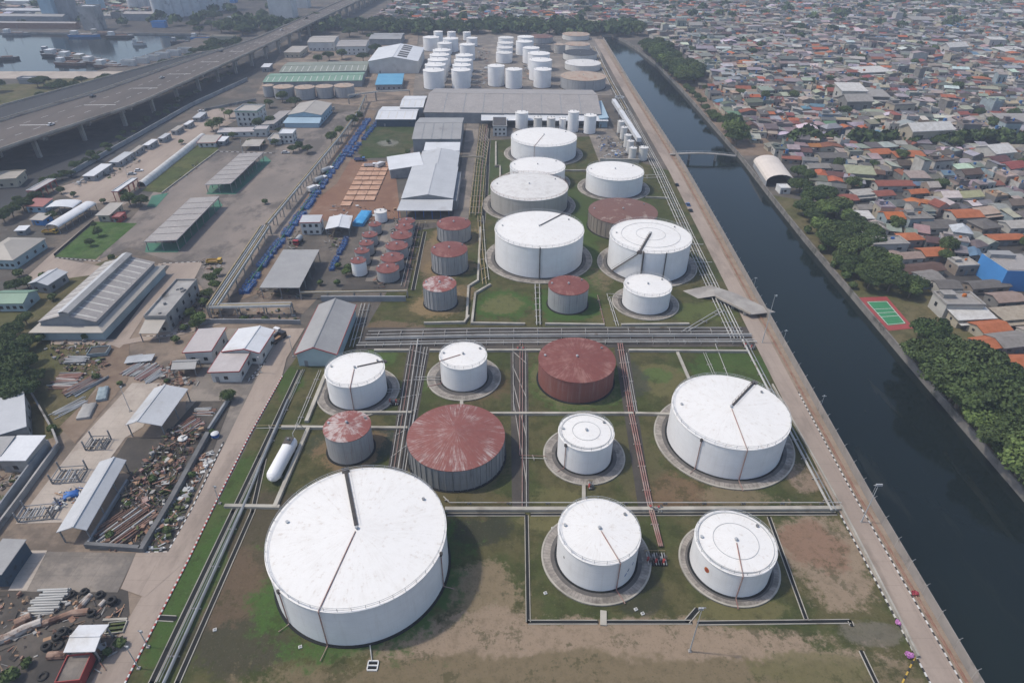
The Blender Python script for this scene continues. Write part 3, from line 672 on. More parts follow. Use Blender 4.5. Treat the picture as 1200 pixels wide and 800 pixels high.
slim('tall white tank, one of a pair, nearer the white columns', 581.4, 77, 9.8, 15, GA); slim('tall white tank, one of a pair, nearer the canal', 602.2, 81, 9.8, 14, GA)
for i, (u,v,r_,h) in enumerate([(636,81,10.4,13.4),(633.6,70,13.2,15.5),(631.5,62.4,13,13.5),(622.4,56,9.8,13),(614.4,48.5,9.8,12),(616,43,9.6,11)]): slim(f'white tank, {nums[i]} of the staggered column near the rusty tanks', u, v, r_, h, GA)
for i, (u,v,r_) in enumerate([(590.8,61.6,9.6),(591.4,55.6,9.4),(592,50,9.2),(592.8,44,9)]): slim(f'squat white tank, {nums[i]} in the short row behind the pair', u, v, r_, 8.5, GA, roof='roof_tank_dull')
for (u,v,r_,h,lab) in ((505,43.6,9.5,12,'white tank at the back beside the warehouse roof, broader'),(513.4,37,5.4,15,'narrow tall white tank at the very back of the far tanks'),(521,50.5,8.4,10,'white tank with a brownish top in the back cluster'),(528,45,9,12,'white tank of the back cluster behind the brown-topped one'),
    (529,37.5,5,9,'small white domed tank at the back beside the trees'),(547,37.8,4.6,8,'small pale tank alone before the tree line'),(553,44.5,6.5,8,'small white tank beside the pipe frames at the back')):
    slim(lab, u, v, r_, h, GA)
GR = 'old tanks beside the canal'
slim('old grey tank with a rusty tan roof beside the canal, nearest of its row', 683.5, 89, 26.5, 8.4, GR, 'tank_grey', 'roof_tank_rusty', 40, .03)
slim('old off-white tank with pale roof, second in the canal row', 683, 73.5, 21, 5.2, GR, 'tank_offwhite', 'roof_tank_dull', 40, .04)
slim('open-topped white tank with a black pit beside the canal', 680, 61.5, 20, 5.8, GR, 'tank_offwhite', 'roof_tank_pit', 40, -.02)
slim('low tank with rippled rusty roof beside the canal', 677, 51.5, 14.5, 6, GR, 'tank_offwhite', 'roof_tank_rusty', 32, .08)
slim('small tank with rusty roof beside the rippled one', 656, 52, 6.8, 8, GR, 'tank_beige', 'roof_tank_rusty', 24, .06)
slim('farthest pale tank with tan roof by the canal bend', 675, 40, 16, 5, GR, 'tank_offwhite', 'roof_tank_rusty', 32, .05)
slim('brown-roofed tank behind the white staggered column', 634, 42.5, 14, 6, GR, 'tank_grey', 'roof_tank_brown', 32, .08)
slim('grey-roofed tank between the white column and the rusty tanks', 636, 54, 10, 5, GR, 'tank_grey', 'roof_tank_pit', 28, .05)
GW = 'slim tanks in front of the long grey warehouse'
for (u,v,r_,h,lab) in ((611.5,131.5,7.5,10.1,'white upright tank at the left end of the row before the grey warehouse'),(630.5,137.5,5,8,'short cream tank, second in the row before the grey warehouse'),(646,138,5,8,'short cream tank, third in the row before the grey warehouse'),(659.5,139,4,7,'thin pale tank, fourth in the row before the grey warehouse'),
    (672.4,130.7,6.4,12.6,'tall thin white tank near the right end of the row before the grey warehouse'),(673.5,142.5,5,6,'small white tank in front of the tall thin one'),(692,135,7.2,11.2,'white upright tank at the canal end of the row before the grey warehouse')):
    slim(lab, u, v, r_, h, GW, 'tank_offwhite' if 'cream' in lab else 'tank_white', 'roof_tank_dull' if 'cream' in lab else 'roof_tank_white', 24)
for i, (u,v,r_) in enumerate([(728,142,4),(731.5,149,4),(736,158,4.2),(739,165,4.2),(742,173,4.4),(754.5,172.5,5.2)]):
    slim(['cream upright vessel at the far end of the canal-side row','cream upright vessel, second from the far end of the canal-side row','cream upright vessel, third from the far end of the canal-side row','cream upright vessel, third from the near end of the canal-side row','cream upright vessel, second from the near end of the canal-side row','wide cream vessel at the near end of the canal-side row'][i], u, v, r_, 7.5, 'cream vessels by the canal road', 'tank_offwhite', 'roof_tank_dull', 20)
for i, (u,v,r_,lab) in enumerate([(314,100,6.5,'red-topped grey tank farthest from the white warehouse, under the green shed'),(332,101.5,11.5,'broad red-topped grey tank under the green shed'),(357,102,11.5,'tan-topped grey tank among red-topped ones'),(380,101,10,'red-topped grey tank next to the tan-topped one'),(403,100,11.5,'red-topped grey tank nearest the blue-roofed shed')]):
    slim(lab, u, v, r_, 8, 'red-topped tanks under the green shed', 'tank_grey', 'roof_tank_rusty' if 'tan' in lab else 'roof_tank_red', 28, .1)
# white gas bullet lying on saddles
a, b = G(317,563,2.0), G(344,513,2.0)
bul = thing('gas_bullet', 'long white horizontal gas bullet lying beside the narrow grey tank', 'pressure vessel', (a.x, a.y, 0))
d = (b-a).normalized(); q = MB(); r_ = 1.75
prof = [(0,.0),(.5,.9),(1.1,1.45),(1.9,1.75)]; L_ = (b-a).length
path = [(x_, rr) for x_, rr in prof]+[(L_-x_, rr) for x_, rr in prof[::-1]]
side = Vector((-d.y, d.x, 0)); rings = [[a+d*x_+side*(rr*math.cos(2*PI*k_/20))+Vector((0,0,rr*math.sin(2*PI*k_/20))) for k_ in range(20)] for x_, rr in path]
for A_, B_ in zip(rings, rings[1:]): q.grid(A_, B_, 'tank_white')
obj('vessel', q, bul, True)
for f in (.2,.8):
    c = a+d*(L_*f); q = MB(); q.box(c.x, c.y, 0, 1.2, .8, 2.6, 'concrete', math.atan2(d.y, d.x)); obj('saddle', q, bul)
q = MB(); c = a+d*(L_*.82); q.box(c.x, c.y, 3.7, 3.85, 2.6, 2.2, 'steel_dark', math.atan2(d.y,d.x)); q.box(c.x,c.y,3.85,4.5,.5,.5,'steel_grey'); obj('top_platform', q, bul)
q = MB(); q.tube([b, b+Vector((0,0,1.6)), b+d*4+Vector((0,0,1.6)), b+d*6+Vector((0,0,-1.4))], .12, 'pipe_white', 6); obj('pipe', q, bul)
# ------------------------------------------------------------------ bund walls, drains
def wall_run(label, pts, w_, h, mat, name='bund_wall', cat='wall', z0=0.0, group=None):
    P = GP(pts); q = MB()
    for i, (a, b) in enumerate(zip(P, P[1:])):
        d = (b-a).normalized(); q.beam(a-d*w_*.5+Vector((0,0,z0+h/2+.003*i)), b+d*w_*.5+Vector((0,0,z0+h/2+.003*i)), w_, h, mat)
    return tag(obj(name, q), label, cat, group)
BW = 'bund walls of the tank compounds'
for lab, pts, w_, h in [
    ('pale bund wall running behind the three nearest tanks', [(524,598),(740,598),(985,597)], 1.0, .9),
    ('pale bund wall between the road strip and the huge tank', [(266,594),(326,595)], .9, .8),
    ('pale bund wall through the middle, left of the ringed small tank', [(545,486),(740,486)], .8, .9),
    ('pale bund wall between the brick-red tank and the very large white tank', [(746,486),(786,487)], .8, .9),
    ('pale bund wall behind the white tank with the stone apron, toward the scaly cone tank', [(420,485),(481,485)], .8, .9),
    ('pale bund wall behind the narrow peeling tank', [(332,502),(476,503)], .8, .9),
    ('pale bund wall just below the main pipe rack next to the rust-rimmed tank', [(440,412),(478,412)], .8, .9),
    ('pale bund wall just below the main pipe rack, left of the apron tank', [(505,412),(546,412)], .8, .9),
    ('pale bund wall just below the main pipe rack, between apron tank and brick-red tank', [(572,412),(632,412)], .8, .9),
    ('long pale bund wall below the main pipe rack towards the canal', [(738,412),(876,413)], .8, .9),
    ('slanting pale bund wall beside the white gas bullet', [(381,442),(360,494)], 1.0, .9),
    ('slanting pale bund wall from the gas bullet to the huge tank', [(361,505),(323,594)], 1.0, .9),
    ('pale path wall from the main rack toward the very large tank', [(794,414),(807,444)], .9, .5),
    ('white bund wall above the main rack by the scaly-roofed tank', [(498,380),(544,379),(549,372)], .7, .9),
    ('pale bund wall along the brown dirt compound', [(563,268),(560,330),(549,337),(547,374)], .8, .9),
    ('pale angled bund wall around the round green pad', [(574,335),(557,345),(553,380),(614,381)], .8, .9),
    ('pale bund wall above the main rack in front of the green ring tank', [(640,381),(707,382)], .8, .9),
    ('pale bund wall above the main rack below the plain white tank', [(729,382),(806,381)], .8, .9),
    ('white stepped bund wall beside the concrete inner road', [(581,168),(581,196),(586,196),(586,210),(602,202)], .9, 1.1),
    ('white bund wall running from the tank pair to the canal rack', [(662,201),(690,201)], .7, 1.0),
    ('thin pale bund wall near the brown-roofed tank', [(757,232),(782,233)], .6, .8),
    ('dark wall at the foot of the process area', [(704,190),(748,191)], 1.0, 2.2),
    ('pale boundary wall of the dry field beside the canal road', [(986,598),(1050,722),(1074,770)], .45, 1.1),
    ('light wall beside the canal pipe rack below the ramp', [(905,452),(985,594)], .4, .7)]:
    wall_run(lab, pts, w_, h, 'bund_concrete', group=BW)
def drain(label, pts, w_=.6, mat='dark_drain'):
    P = GP(pts); t = thing('drain', label, 'drain', P[0]); q, e = MB(), MB()
    for a, b in zip(P, P[1:]):
        d = (b-a).normalized(); n_ = Vector((-d.y, d.x, 0)); lline(q, a-d*w_*.4, b+d*w_*.4, w_, .16, mat)
        for s in (-1, 1): e.beam(a+n_*s*(w_/2+.12)+Vector((0,0,.12)), b+n_*s*(w_/2+.12)+Vector((0,0,.12)), .16, .22, 'bund_concrete')
    obj('channel', q, t); obj('kerb', e, t)
drain('dark drain round the compound of the two nearest round-apron tanks', [(617,604),(619,729),(700,729)])
drain('dark drain along the lower edge of the two nearest round-apron tanks', [(711,729),(810,729)])
drain('dark drain below the tank with the orange mark', [(818,730),(996,728),(998,733)])
drain('dark drain slanting beside the tank with the orange mark', [(901,606),(945,727)])
drain('dark drain in the corner of the dry field by the canal road', [(1009,763),(1029,805)])
drain('dark drain under the pale bund wall by the huge tank', [(524,603),(615,603)], .6)
drain('dark drain under the pale bund wall by the nearest tanks', [(622,603),(980,602)], .6)
drain('long dark drain beside the near concrete road', [(351,434),(304,535),(273,600),(178,800),(160,840)], .9)
drain('long dark drain between grass and the dry dark field', [(310,538),(296,600),(208,800),(190,840)], .8)
drain('short dark drain across to the near concrete road', [(186,724),(205,725)], 1.0)
drain('small dark sump beside the floodlight mast', [(805,728),(817,714)], .8)
drain('dark drain beside the inner concrete road', [(574,150),(570,230),(566,262)], 1.4)
drain('dark drain by the red-topped tank columns', [(498,272),(484,340)], 1.2)
# ------------------------------------------------------------------ pipe racks
def rack(label, lines, mats, z=.8, r_=.2, sup=6.0, group='pipe racks', sup_mat='concrete', sup_w=None, cat='pipe rack', name='pipe_rack', pipe_n=7, goal=True, max_sup=90):
    """lines: ground polylines (photo points or place points), one pipe each"""
    L = [[(p if isinstance(p, Vector) else G(*p)) for p in ln] for ln in lines]
    t = thing(name, label, cat, L[0][0], group)
    for i, ln in enumerate(L):
        m = mats[i % len(mats)] if isinstance(mats, (list, tuple)) else mats
        rr = (r_[i % len(r_)] if isinstance(r_, (list, tuple)) else r_)*.82
        zz = z[i % len(z)] if isinstance(z, (list, tuple)) else z
        q = MB(); q.tube([p+Vector((0,0,zz)) for p in ln], rr, m, pipe_n); obj('pipe', q, t)
    if sup:
        A, B = L[0], L[-1]; zz = max(z) if isinstance(z, (list, tuple)) else z; zl = min(z) if isinstance(z, (list, tuple)) else z; cnt = 0
        for a, b, c, d in zip(A, A[1:], B, B[1:]):
            n_ = max(1, int((b-a).length/sup))
            for k_ in range(n_):
                if cnt >= max_sup: break
                cnt += 1
                f = (k_+.5)/n_; p, s = a.lerp(b, f), c.lerp(d, f); q = MB(); e = (s-p).normalized() if (s-p).length > .1 else Vector((1,0,0))
                p2, s2 = p-e*.35, s+e*.35; rr = max(r_) if isinstance(r_, (list,tuple)) else r_
                q.beam(p2+Vector((0,0,zl-rr-.12)), s2+Vector((0,0,zl-rr-.12)), .25, .2, sup_mat)
                for x_ in (p2, s2): q.box(x_.x, x_.y, 0, zl-rr-.03, .25, .25, sup_mat)
                obj('support', q, t)
    return t
W, Gy, Y_, Rd, Dk = 'pipe_white', 'pipe_grey', 'pipe_yellow', 'pipe_red', 'steel_dark'
rack('main pipe rack crossing the tank farm below the green ring tank, far pipes', [[(432,390),(560,387),(700,386),(868,386)],[(430,394),(560,391),(700,390),(870,390)]], [W,W], .8, .17, 7)
rack('main pipe rack crossing the tank farm, thick pale pipes in the middle', [[(428,398),(560,395),(700,394),(880,394)],[(428,400),(560,397),(700,396.5),(880,396)]], [W,Gy], .9, [.34,.28], 7)
rack('main pipe rack crossing the tank farm, near pipes above the bund walls', [[(420,404),(560,401),(700,400.5),(884,400)],[(418,407),(560,404),(700,403),(886,402.5)]], [W,W], .9, [.2,.28], 5)
rack('centre pipe run between the rust-rimmed tank and the apron tank', [[(482,402),(458,548)],[(485.5,402),(462,549)],[(490,400),(467,552)],[(494,404),(472,552)],[(497.5,408),(475,552)],[(501,408),(478,530)]], [W,Rd,W,Gy,W,W], [.5,.5,1.0,.5,.5,.5], [.12,.12,.2,.14,.12,.12], 8)
rack('pipe run beside the brick-red tank going down to the ringed small tank', [[(601,404),(602,483)],[(609.5,400),(609,535)],[(612.5,400),(612,595)],[(616,408),(617,596)]], [W,Rd,Rd,W], .6, [.1,.16,.14,.11], 8)
rack('short pipe branch from the pipe run to the ringed small tank', [[(609,535),(640,536)],[(610,538),(641,539)]], [Rd,W], .6, .1, 6)
rack('reddish pipe run on the canal side of the brick-red tank', [[(724,404),(737,486),(758,590),(772,642)],[(726.5,404),(739.5,486),(760.5,590),(774,642)],[(729,404),(742,486),(763,590),(776,642)]], [Rd,Rd,Rd], .7, [.22,.2,.2], 7)
rack('pale pipe pair beside the mossy pad next to the reddish pipe run', [[(731.5,415),(744,484)],[(734,415),(746.5,484)]], [W,W], .5, .12, 8)
rack('white ladder-like pipe pair below the big ladder tank', [[(627,335),(629,383)],[(632,335),(633,383)]], [W,W], .9, .2, 4)
rack('brown pipe beside the green ring tank', [[(700,347),(708,380)]], [Rd], .5, .16, 6)
rack('white pipe pair bending toward the plain white tank', [[(733,348),(711,346),(722,384)],[(734,351),(714,350),(725,384)]], [W,W], .8, .15, 6)
rack('white pipe pair slanting from the ramp down to the main rack', [[(843,364),(798,391)],[(848,366),(804,391)]], [W,W], .9, .17, 6)
rack('thin pale pipe pair above the very large white tank', [[(824,414),(836,442)],[(826.5,414),(839,442)]], [W,W], .4, .09, 8)
rack('single pale pipe above the very large white tank', [[(838,404),(853,442)]], [W], .4, .14, 8)
rack('thin white pipe along the far side of the nearest bund wall', [[(520,584),(527,591),(985,591)]], [W], .8, .14, 9)
rack('thin white pipe behind the gas bullet and the narrow tank', [[(300,500),(362,499)],[(301,503),(362,502)]], [Y_,W], .5, .1, 6)
rack('white pipe pair from the gas bullet up to the warehouse gable', [[(374,435),(346,502)],[(376.5,435),(349,502)]], [W,W], .5, .12, 8)
rack('thick grey pipe along the dark drain beside the huge tank', [[(338,470),(310,536),(284,600),(194,800),(178,836)]], [Gy], .7, .42, 9)
rack('two thin pipes along the drain beside the near road', [[(355,434),(308,536),(278,600),(184,800)],[(357,434),(311,536),(281,600),(187,800)]], [W,Gy], .4, .12, 10)
rack('small pipe branch from the rust-rimmed tank to the centre pipe run', [[(450,458),(470,457)],[(449,461),(469,460)]], [W,W], .5, .1, 4)
rack('small pipe branch from the apron tank to the centre pipe run', [[(486,443),(516,443)],[(485,446),(517,446)]], [W,W], .5, .12, 4)
rl = lambda x0, x1, x2, x3: [Vector((x0,178,0)), Vector((x1,262,0)), Vector((x2,345,0)), Vector((x3,470,0))]
rack('canal-side pipe rack of parallel white pipes below the process area', [rl(73.6,75.2,77.6,78.6), rl(74.8,76.5,79,79.8), rl(75.9,77.7,80.2,80.9), rl(77,78.9,81.4,82), rl(78.0,80.0,82.5,83)], [W,W,Gy,W,W], .8, [.2,.24,.2,.26,.18], 7)
rack('canal-side pipe rack stretching on to the rusty old tanks', [[Vector((79,470,0)),Vector((78.5,560,0)),Vector((80,720,0))],[Vector((80.6,470,0)),Vector((80.2,560,0)),Vector((82,720,0))],[Vector((82.4,470,0)),Vector((82,560,0)),Vector((84,720,0))]], [W,Y_,W], .9, .3, 12)
rack('thick pale pipe pair beside the canal road and the very large white tank', [[Vector((77.2,177,0)),Vector((77.0,140,0)),Vector((77.1,104,0))],[Vector((78.4,177,0)),Vector((78.2,140,0)),Vector((78.2,104,0))]], [W,Gy], .8, [.38,.2], 7)
rack('white pipe crossing from tanks to the canal rack near the brown tank', [[(752,207),(776,206)],[(752,210),(777,209)]], [W,W], .7, .16, 5)
rack('white pipe crossing from the large stair tank to the canal rack', [[(806,288),(824,288)],[(812,309),(834,309)]], [W,W], .7, .16, 5)
rack('yellow pipe bundle beside the concrete inner road', [[(563,150),(556,200),(550,255)],[(566,150),(559,200),(554,255)],[(568.5,150),(562,200),(557,255)],[(571,150),(565,200),(561,255)],[(573.5,165),(568,200),(564,255)]], [Y_,Y_,Y_,Rd,Y_], [1.2,2.2,1.2,2.2,1.2], .22, 7)
rack('yellow pipe run from the yellow bundle down the dirt compound', [[(560,255),(562,300),(566,335)],[(563,255),(566,300),(570,335)],[(566,255),(569,300),(573,330)]], [Y_,Y_,W], .8, .18, 8)
rack('dark pipe tangle between the red-topped columns and the brown compound', [[(496,262),(478,338)],[(492,262),(474,338)],[(488,262),(470,336)]], [Dk,Rd,W], [.5,.8,.5], .15, 9)
rack('dark pipes under the low wall by the warehouse gable', [[(424,357),(410,408)],[(428,357),(414,408)],[(433,357),(421,404)]], [W,W,Gy], .6, .16, 7)
rack('yellow pipe across the top of the red-topped tank floor', [[(485,264),(512,263)],[(486,266),(512,265)]], [Y_,Y_], 2.0, .15, 6)
# raised covered pipe bridges
def bridge(label, pts, w_, z, mat, sides=True, legs=9, group='raised pipe bridges', name='pipe_bridge', n_p=5):
    P = GP(pts, z); t = thing(name, label, 'pipe bridge', (P[0].x,P[0].y,0), group); deck = MB()
    for a, b in zip(P, P[1:]): deck.beam(a, b, w_, .3, mat)
    obj('deck', deck, t)
    for i in range(n_p):
        q = MB(); off = -w_/2+w_*(i+.5)/n_p; path = []
        for a, b in zip(P, P[1:]):
            d = (b-a).normalized(); n_ = Vector((-d.y,d.x,0)); path += [a+n_*off+Vector((0,0,.35)), b+n_*off+Vector((0,0,.35))]
        q.tube(path, w_/n_p*.34, ['pipe_white','pipe_yellow','pipe_white','pipe_grey','pipe_yellow'][i % 5], 6); obj('pipe', q, t)
    for a, b in zip(P, P[1:]):
        d = (b-a); n_ = max(1, int(d.length/legs)); e = Vector((-d.y,d.x,0)).normalized()*w_*.45
        for k_ in range(n_+1):
            c = a+d*(k_/max(1,n_)); q = MB()
            for s in (-1,1): q.box(c.x+e.x*s, c.y+e.y*s, 0, z-.15, .35, .35, 'concrete')
            q.beam((c.x-e.x,c.y-e.y,z-.45),(c.x+e.x,c.y+e.y,z-.45),.3,.4,'concrete'); obj('trestle', q, t)
M('deck_tan', (.42,.38,.29), (.36,.32,.25), .3, (.28,.24,.19), .1)
bridge('long raised tan pipe bridge between the asphalt yard and the blue racks, near end', [(249,359),(311,265)], 4.6, 4.5, 'deck_tan')
bridge('raised pair of tan pipe bridges climbing along the dark asphalt yard', [(313,263),(398,160)], 2.0, 4.5, 'deck_tan', n_p=2)
bridge('far raised pipe bridge rising to the far tanks', [(398,160),(420,130),(428,112)], 1.6, 4.5, 'deck_tan', n_p=2)
bridge('white raised pipe bridge in front of the fenced garden', [(246,359),(341,357)], 2.6, 4.2, 'galvanised', legs=8, n_p=3)
bridge('yellowish pipe bridge along the foot of the red-topped tanks', [(352,343),(477,341)], 1.0, 2.6, 'pipe_yellow', legs=8, n_p=2)
bridge('white pipe bridge crossing above the road before the far tanks', [(408,112),(440,108),(480,106)], 2.0, 6, 'galvanised', legs=14, n_p=3)
bridge('yellow pipe bridge over the concrete inner road', [(538,184),(566,184)], .8, 4, 'pipe_yellow', legs=20, n_p=2)
# concrete ramp over the canal rack
a = thing('concrete_ramp', 'grey concrete ramp rising over the canal-side pipes to the canal road', 'ramp', G(865,355))
top = [(833,340),(861,349),(907,371),(878,374),(838,354)]
q = MB(); P = GP(top); q.prism([(p.x,p.y) for p in P], 1.7, 2.0, 'concrete'); obj('deck', q, a)
q = MB(); P2 = GP([(838,354),(878,374)]); q.beam(P2[0]+Vector((0,0,2.3)), P2[1]+Vector((0,0,2.3)), .3, .7, 'concrete_pale'); P2 = GP([(833,340),(905,370)]); obj('parapet', q, a)
q = MB(); P = GP([(800,341),(833,339),(838,352),(818,350)]); q.poly([(P[0].x,P[0].y,.1),(P[1].x,P[1].y,2.0),(P[2].x,P[2].y,2.0),(P[3].x,P[3].y,.1)][::-1], 'concrete'); obj('ramp_slope', q, a)
for px in ((842,354),(858,362),(872,370)):
    q = MB(); p = G(*px); q.box(p.x,p.y,0,1.7,1.0,.6,'concrete'); obj('pier', q, a)
# valve stations
def valves(label, u, v, w_, d, n_):
    c = G(u, v); t = thing('valve_station', label, 'valve station', c)
    q = MB(); q.box(c.x, c.y, 0, .15, w_, d, 'dark_drain'); obj('slab', q, t)
    for i in range(n_):
        q = MB(); x = c.x-w_/2+w_*(i+.5)/n_; q.tube([(x,c.y-d/2,.5),(x,c.y+d/2,.5)], .13, ['pipe_white','pipe_grey','steel_dark'][i%3], 6)
        q.lathe(x, c.y+U(-.3,.3)*d, [(.28,.3),(.28,.75),(.08,.8),(.08,1.3),(.3,1.32),(.3,1.38)], ['paint_red','steel_dark','steel_grey'][i%3], 10); obj('valve', q, t)
    q = MB(); q.beam((c.x-w_/2,c.y+d*.6,.9),(c.x+w_/2,c.y+d*.6,.9),.08,.08,'pipe_yellow')
    for i in range(4): q.box(c.x-w_/2+w_*i/3, c.y+d*.6, 0, .95, .08, .08, 'pipe_yellow')
    obj('rail', q, t)
valves('valve station of pipes and red handwheels between the two nearest white tanks', 769, 656, 4.5, 3.2, 8)
valves('small valve station at the crossing of pipe runs near the brick-red tank', 611, 410, 3, 2, 5)
valves('small valve station where the reddish pipe run crosses the bund wall', 768, 598, 3.2, 1.6, 5)
valves('small valve station at the corner of the canal-side rack', 878, 407, 3.5, 3, 6)
valves('small valve station at the foot of the ringed small tank', 692, 570, 1.2, 2.4, 3)
valves('small valve group on the centre pipe run by the rust-rimmed tank', 462, 473, 3, 2, 5)
# footpaths from aprons
def path_slab(label, pts, w_):
    a, b = GP(pts); q = MB(); q.beam(a+Vector((0,0,.25)), b+Vector((0,0,.25)), w_, .3, 'bund_concrete'); q2 = MB()
    return tag(obj('access_step', q), label, 'steps')
path_slab('pale steps from the round stone apron down to the drain', [(707,716),(707,733)], 1.3)
path_slab('pale steps below the small ringed tank', [(684,568),(684,586)], .9)
path_slab('pale steps below the apron tank at the main rack', [(541,469),(541,476)], 1.0)
# masts and lamps
def mast(label, px, h, heads=3, lean=0, mat='galvanised', red=False, group='light masts'):
    p = G(*px); t = thing('light_mast', label, 'light mast', p, group)
    q = MB(); q.lathe(p.x, p.y, [(.16 if h > 9 else .11, 0), (.06, h)], mat, 8); 
    q.box(p.x, p.y, 0, .35, .6, .6, 'concrete'); obj('pole', q, t)
    q = MB(); q.box(p.x, p.y, h, h+.1, 1.4 if heads > 1 else .5, .25, 'steel_grey')
    for i in range(heads): q.box(p.x-.5+i*.5 if heads > 1 else p.x+.4, p.y-.15, h-.3, h+.25, .42, .3, 'galvanised')
    obj('lamp_head', q, t)
mast('white floodlight mast by the drain below the orange-marked tank', (808,763), 14.4, 2)
mast('tall thin white mast beside the canal road at the ramp', (893,402), 18.4, 1)
mast('tall lamp post beside the canal road near the dry field', (1009,612), 12.9, 3)
mast('low lamp post leaning by the near road, closest to the camera', (163,783), 7.6, 1)
mast('low lamp post by the near road next to the white shed roof', (174,758), 5.6, 1)
mast('low lamp post on the near road by the grass strip pipes', (258,590), 6, 1)
mast('lamp post at the edge of the near road by the long warehouse', (344,418), 8, 1)
mast('lamp post on the pale concrete slab by the white gable shed', (153,482), 9, 1)
mast('lamp post by the brick gate in the wide upper road', (150,208), 9, 1)
mast('lamp post beside the canal wall further up the canal', (1048,470), 5, 1) if False else None
mast('lamp post beside the storage canopies and the pink office', (287,190), 12, 1)
mast('slim pole on the asphalt edge next to the small kerb', (306,437), 6, 1)
for i, y in enumerate((108, 142, 176, 212)):
    x = wall_x(y)+.6; t = thing('wall_lamp', ['small cross-topped lamp pole on the canal wall nearest the camera','small lamp pole on the canal wall beside the very large tank','small lamp pole on the canal wall beside the concrete ramp','small lamp pole on the canal wall beside the stair tank'][i], 'lamp pole', (x,y,0), 'lamp poles on the canal wall')
    q = MB(); q.lathe(x, y, [(.07,0),(.05,5.2)], 'galvanised', 6); obj('pole', q, t); q = MB(); q.beam((x-.6,y,5.2),(x+.6,y,5.2),.12,.12,'galvanised'); q.box(x,y,5.1,5.5,.3,.3,'galvanised'); obj('lamp_head', q, t)
# ------------------------------------------------------------------ buildings
class Fr:
    """a footprint from three eave corners: near-left, near-right, far-right at height h"""
    def __init__(s, A, B, C, h):
        a, b, c = (G(*A, h) if not isinstance(A, Vector) else A), (G(*B, h) if not isinstance(B, Vector) else B), (G(*C, h) if not isinstance(C, Vector) else C)
        s.u = (b-a); s.u.z = 0; s.w = s.u.length; s.u.normalize()
        s.vv = Vector((-s.u.y, s.u.x, 0)); dd = (c-b); s.d = dd.dot(s.vv); sk = dd.dot(s.u)
        s.o = Vector((a.x, a.y, 0))
        if abs(sk) > .05*abs(s.d):   # share the skew: turn the frame to fit both sides
            th = math.atan2(-sk, s.d)*.5; c_, s_ = math.cos(th), math.sin(th)
            mid = (a+c)/2; s.u = Vector((s.u.x*c_-s.u.y*s_, s.u.x*s_+s.u.y*c_, 0)); s.vv = Vector((-s.u.y, s.u.x, 0))
            s.d = abs(s.d)/max(.5, math.cos(th*1.0)); s.o = Vector((mid.x,mid.y,0))-s.u*s.w/2-s.vv*s.d/2
        s.h = h
    def P(s, x, y, z): return s.o+s.u*x+s.vv*y+Vector((0,0,z))
    def hull(s, q, x0, x1, y0, y1, z0, z1, mat):
        q.grid([s.P(x0,y0,z0),s.P(x1,y0,z0),s.P(x1,y1,z0),s.P(x0,y1,z0)], [s.P(x0,y0,z1),s.P(x1,y0,z1),s.P(x1,y1,z1),s.P(x0,y1,z1)], mat)
        q.poly([s.P(x0,y0,z1),s.P(x1,y0,z1),s.P(x1,y1,z1),s.P(x0,y1,z1)], mat); q.poly([s.P(x0,y1,z0),s.P(x1,y1,z0),s.P(x1,y0,z0),s.P(x0,y0,z0)], mat)
    def slab(s, q, pts, th, mat):
        """pts: (x,y,z) roof corners -> thick sheet"""
        A = [s.P(x,y,z) for x,y,z in pts]; B = [p-Vector((0,0,th)) for p in A]
        q.grid(B, A, mat); q.poly(A, mat); q.poly(B[::-1], mat)
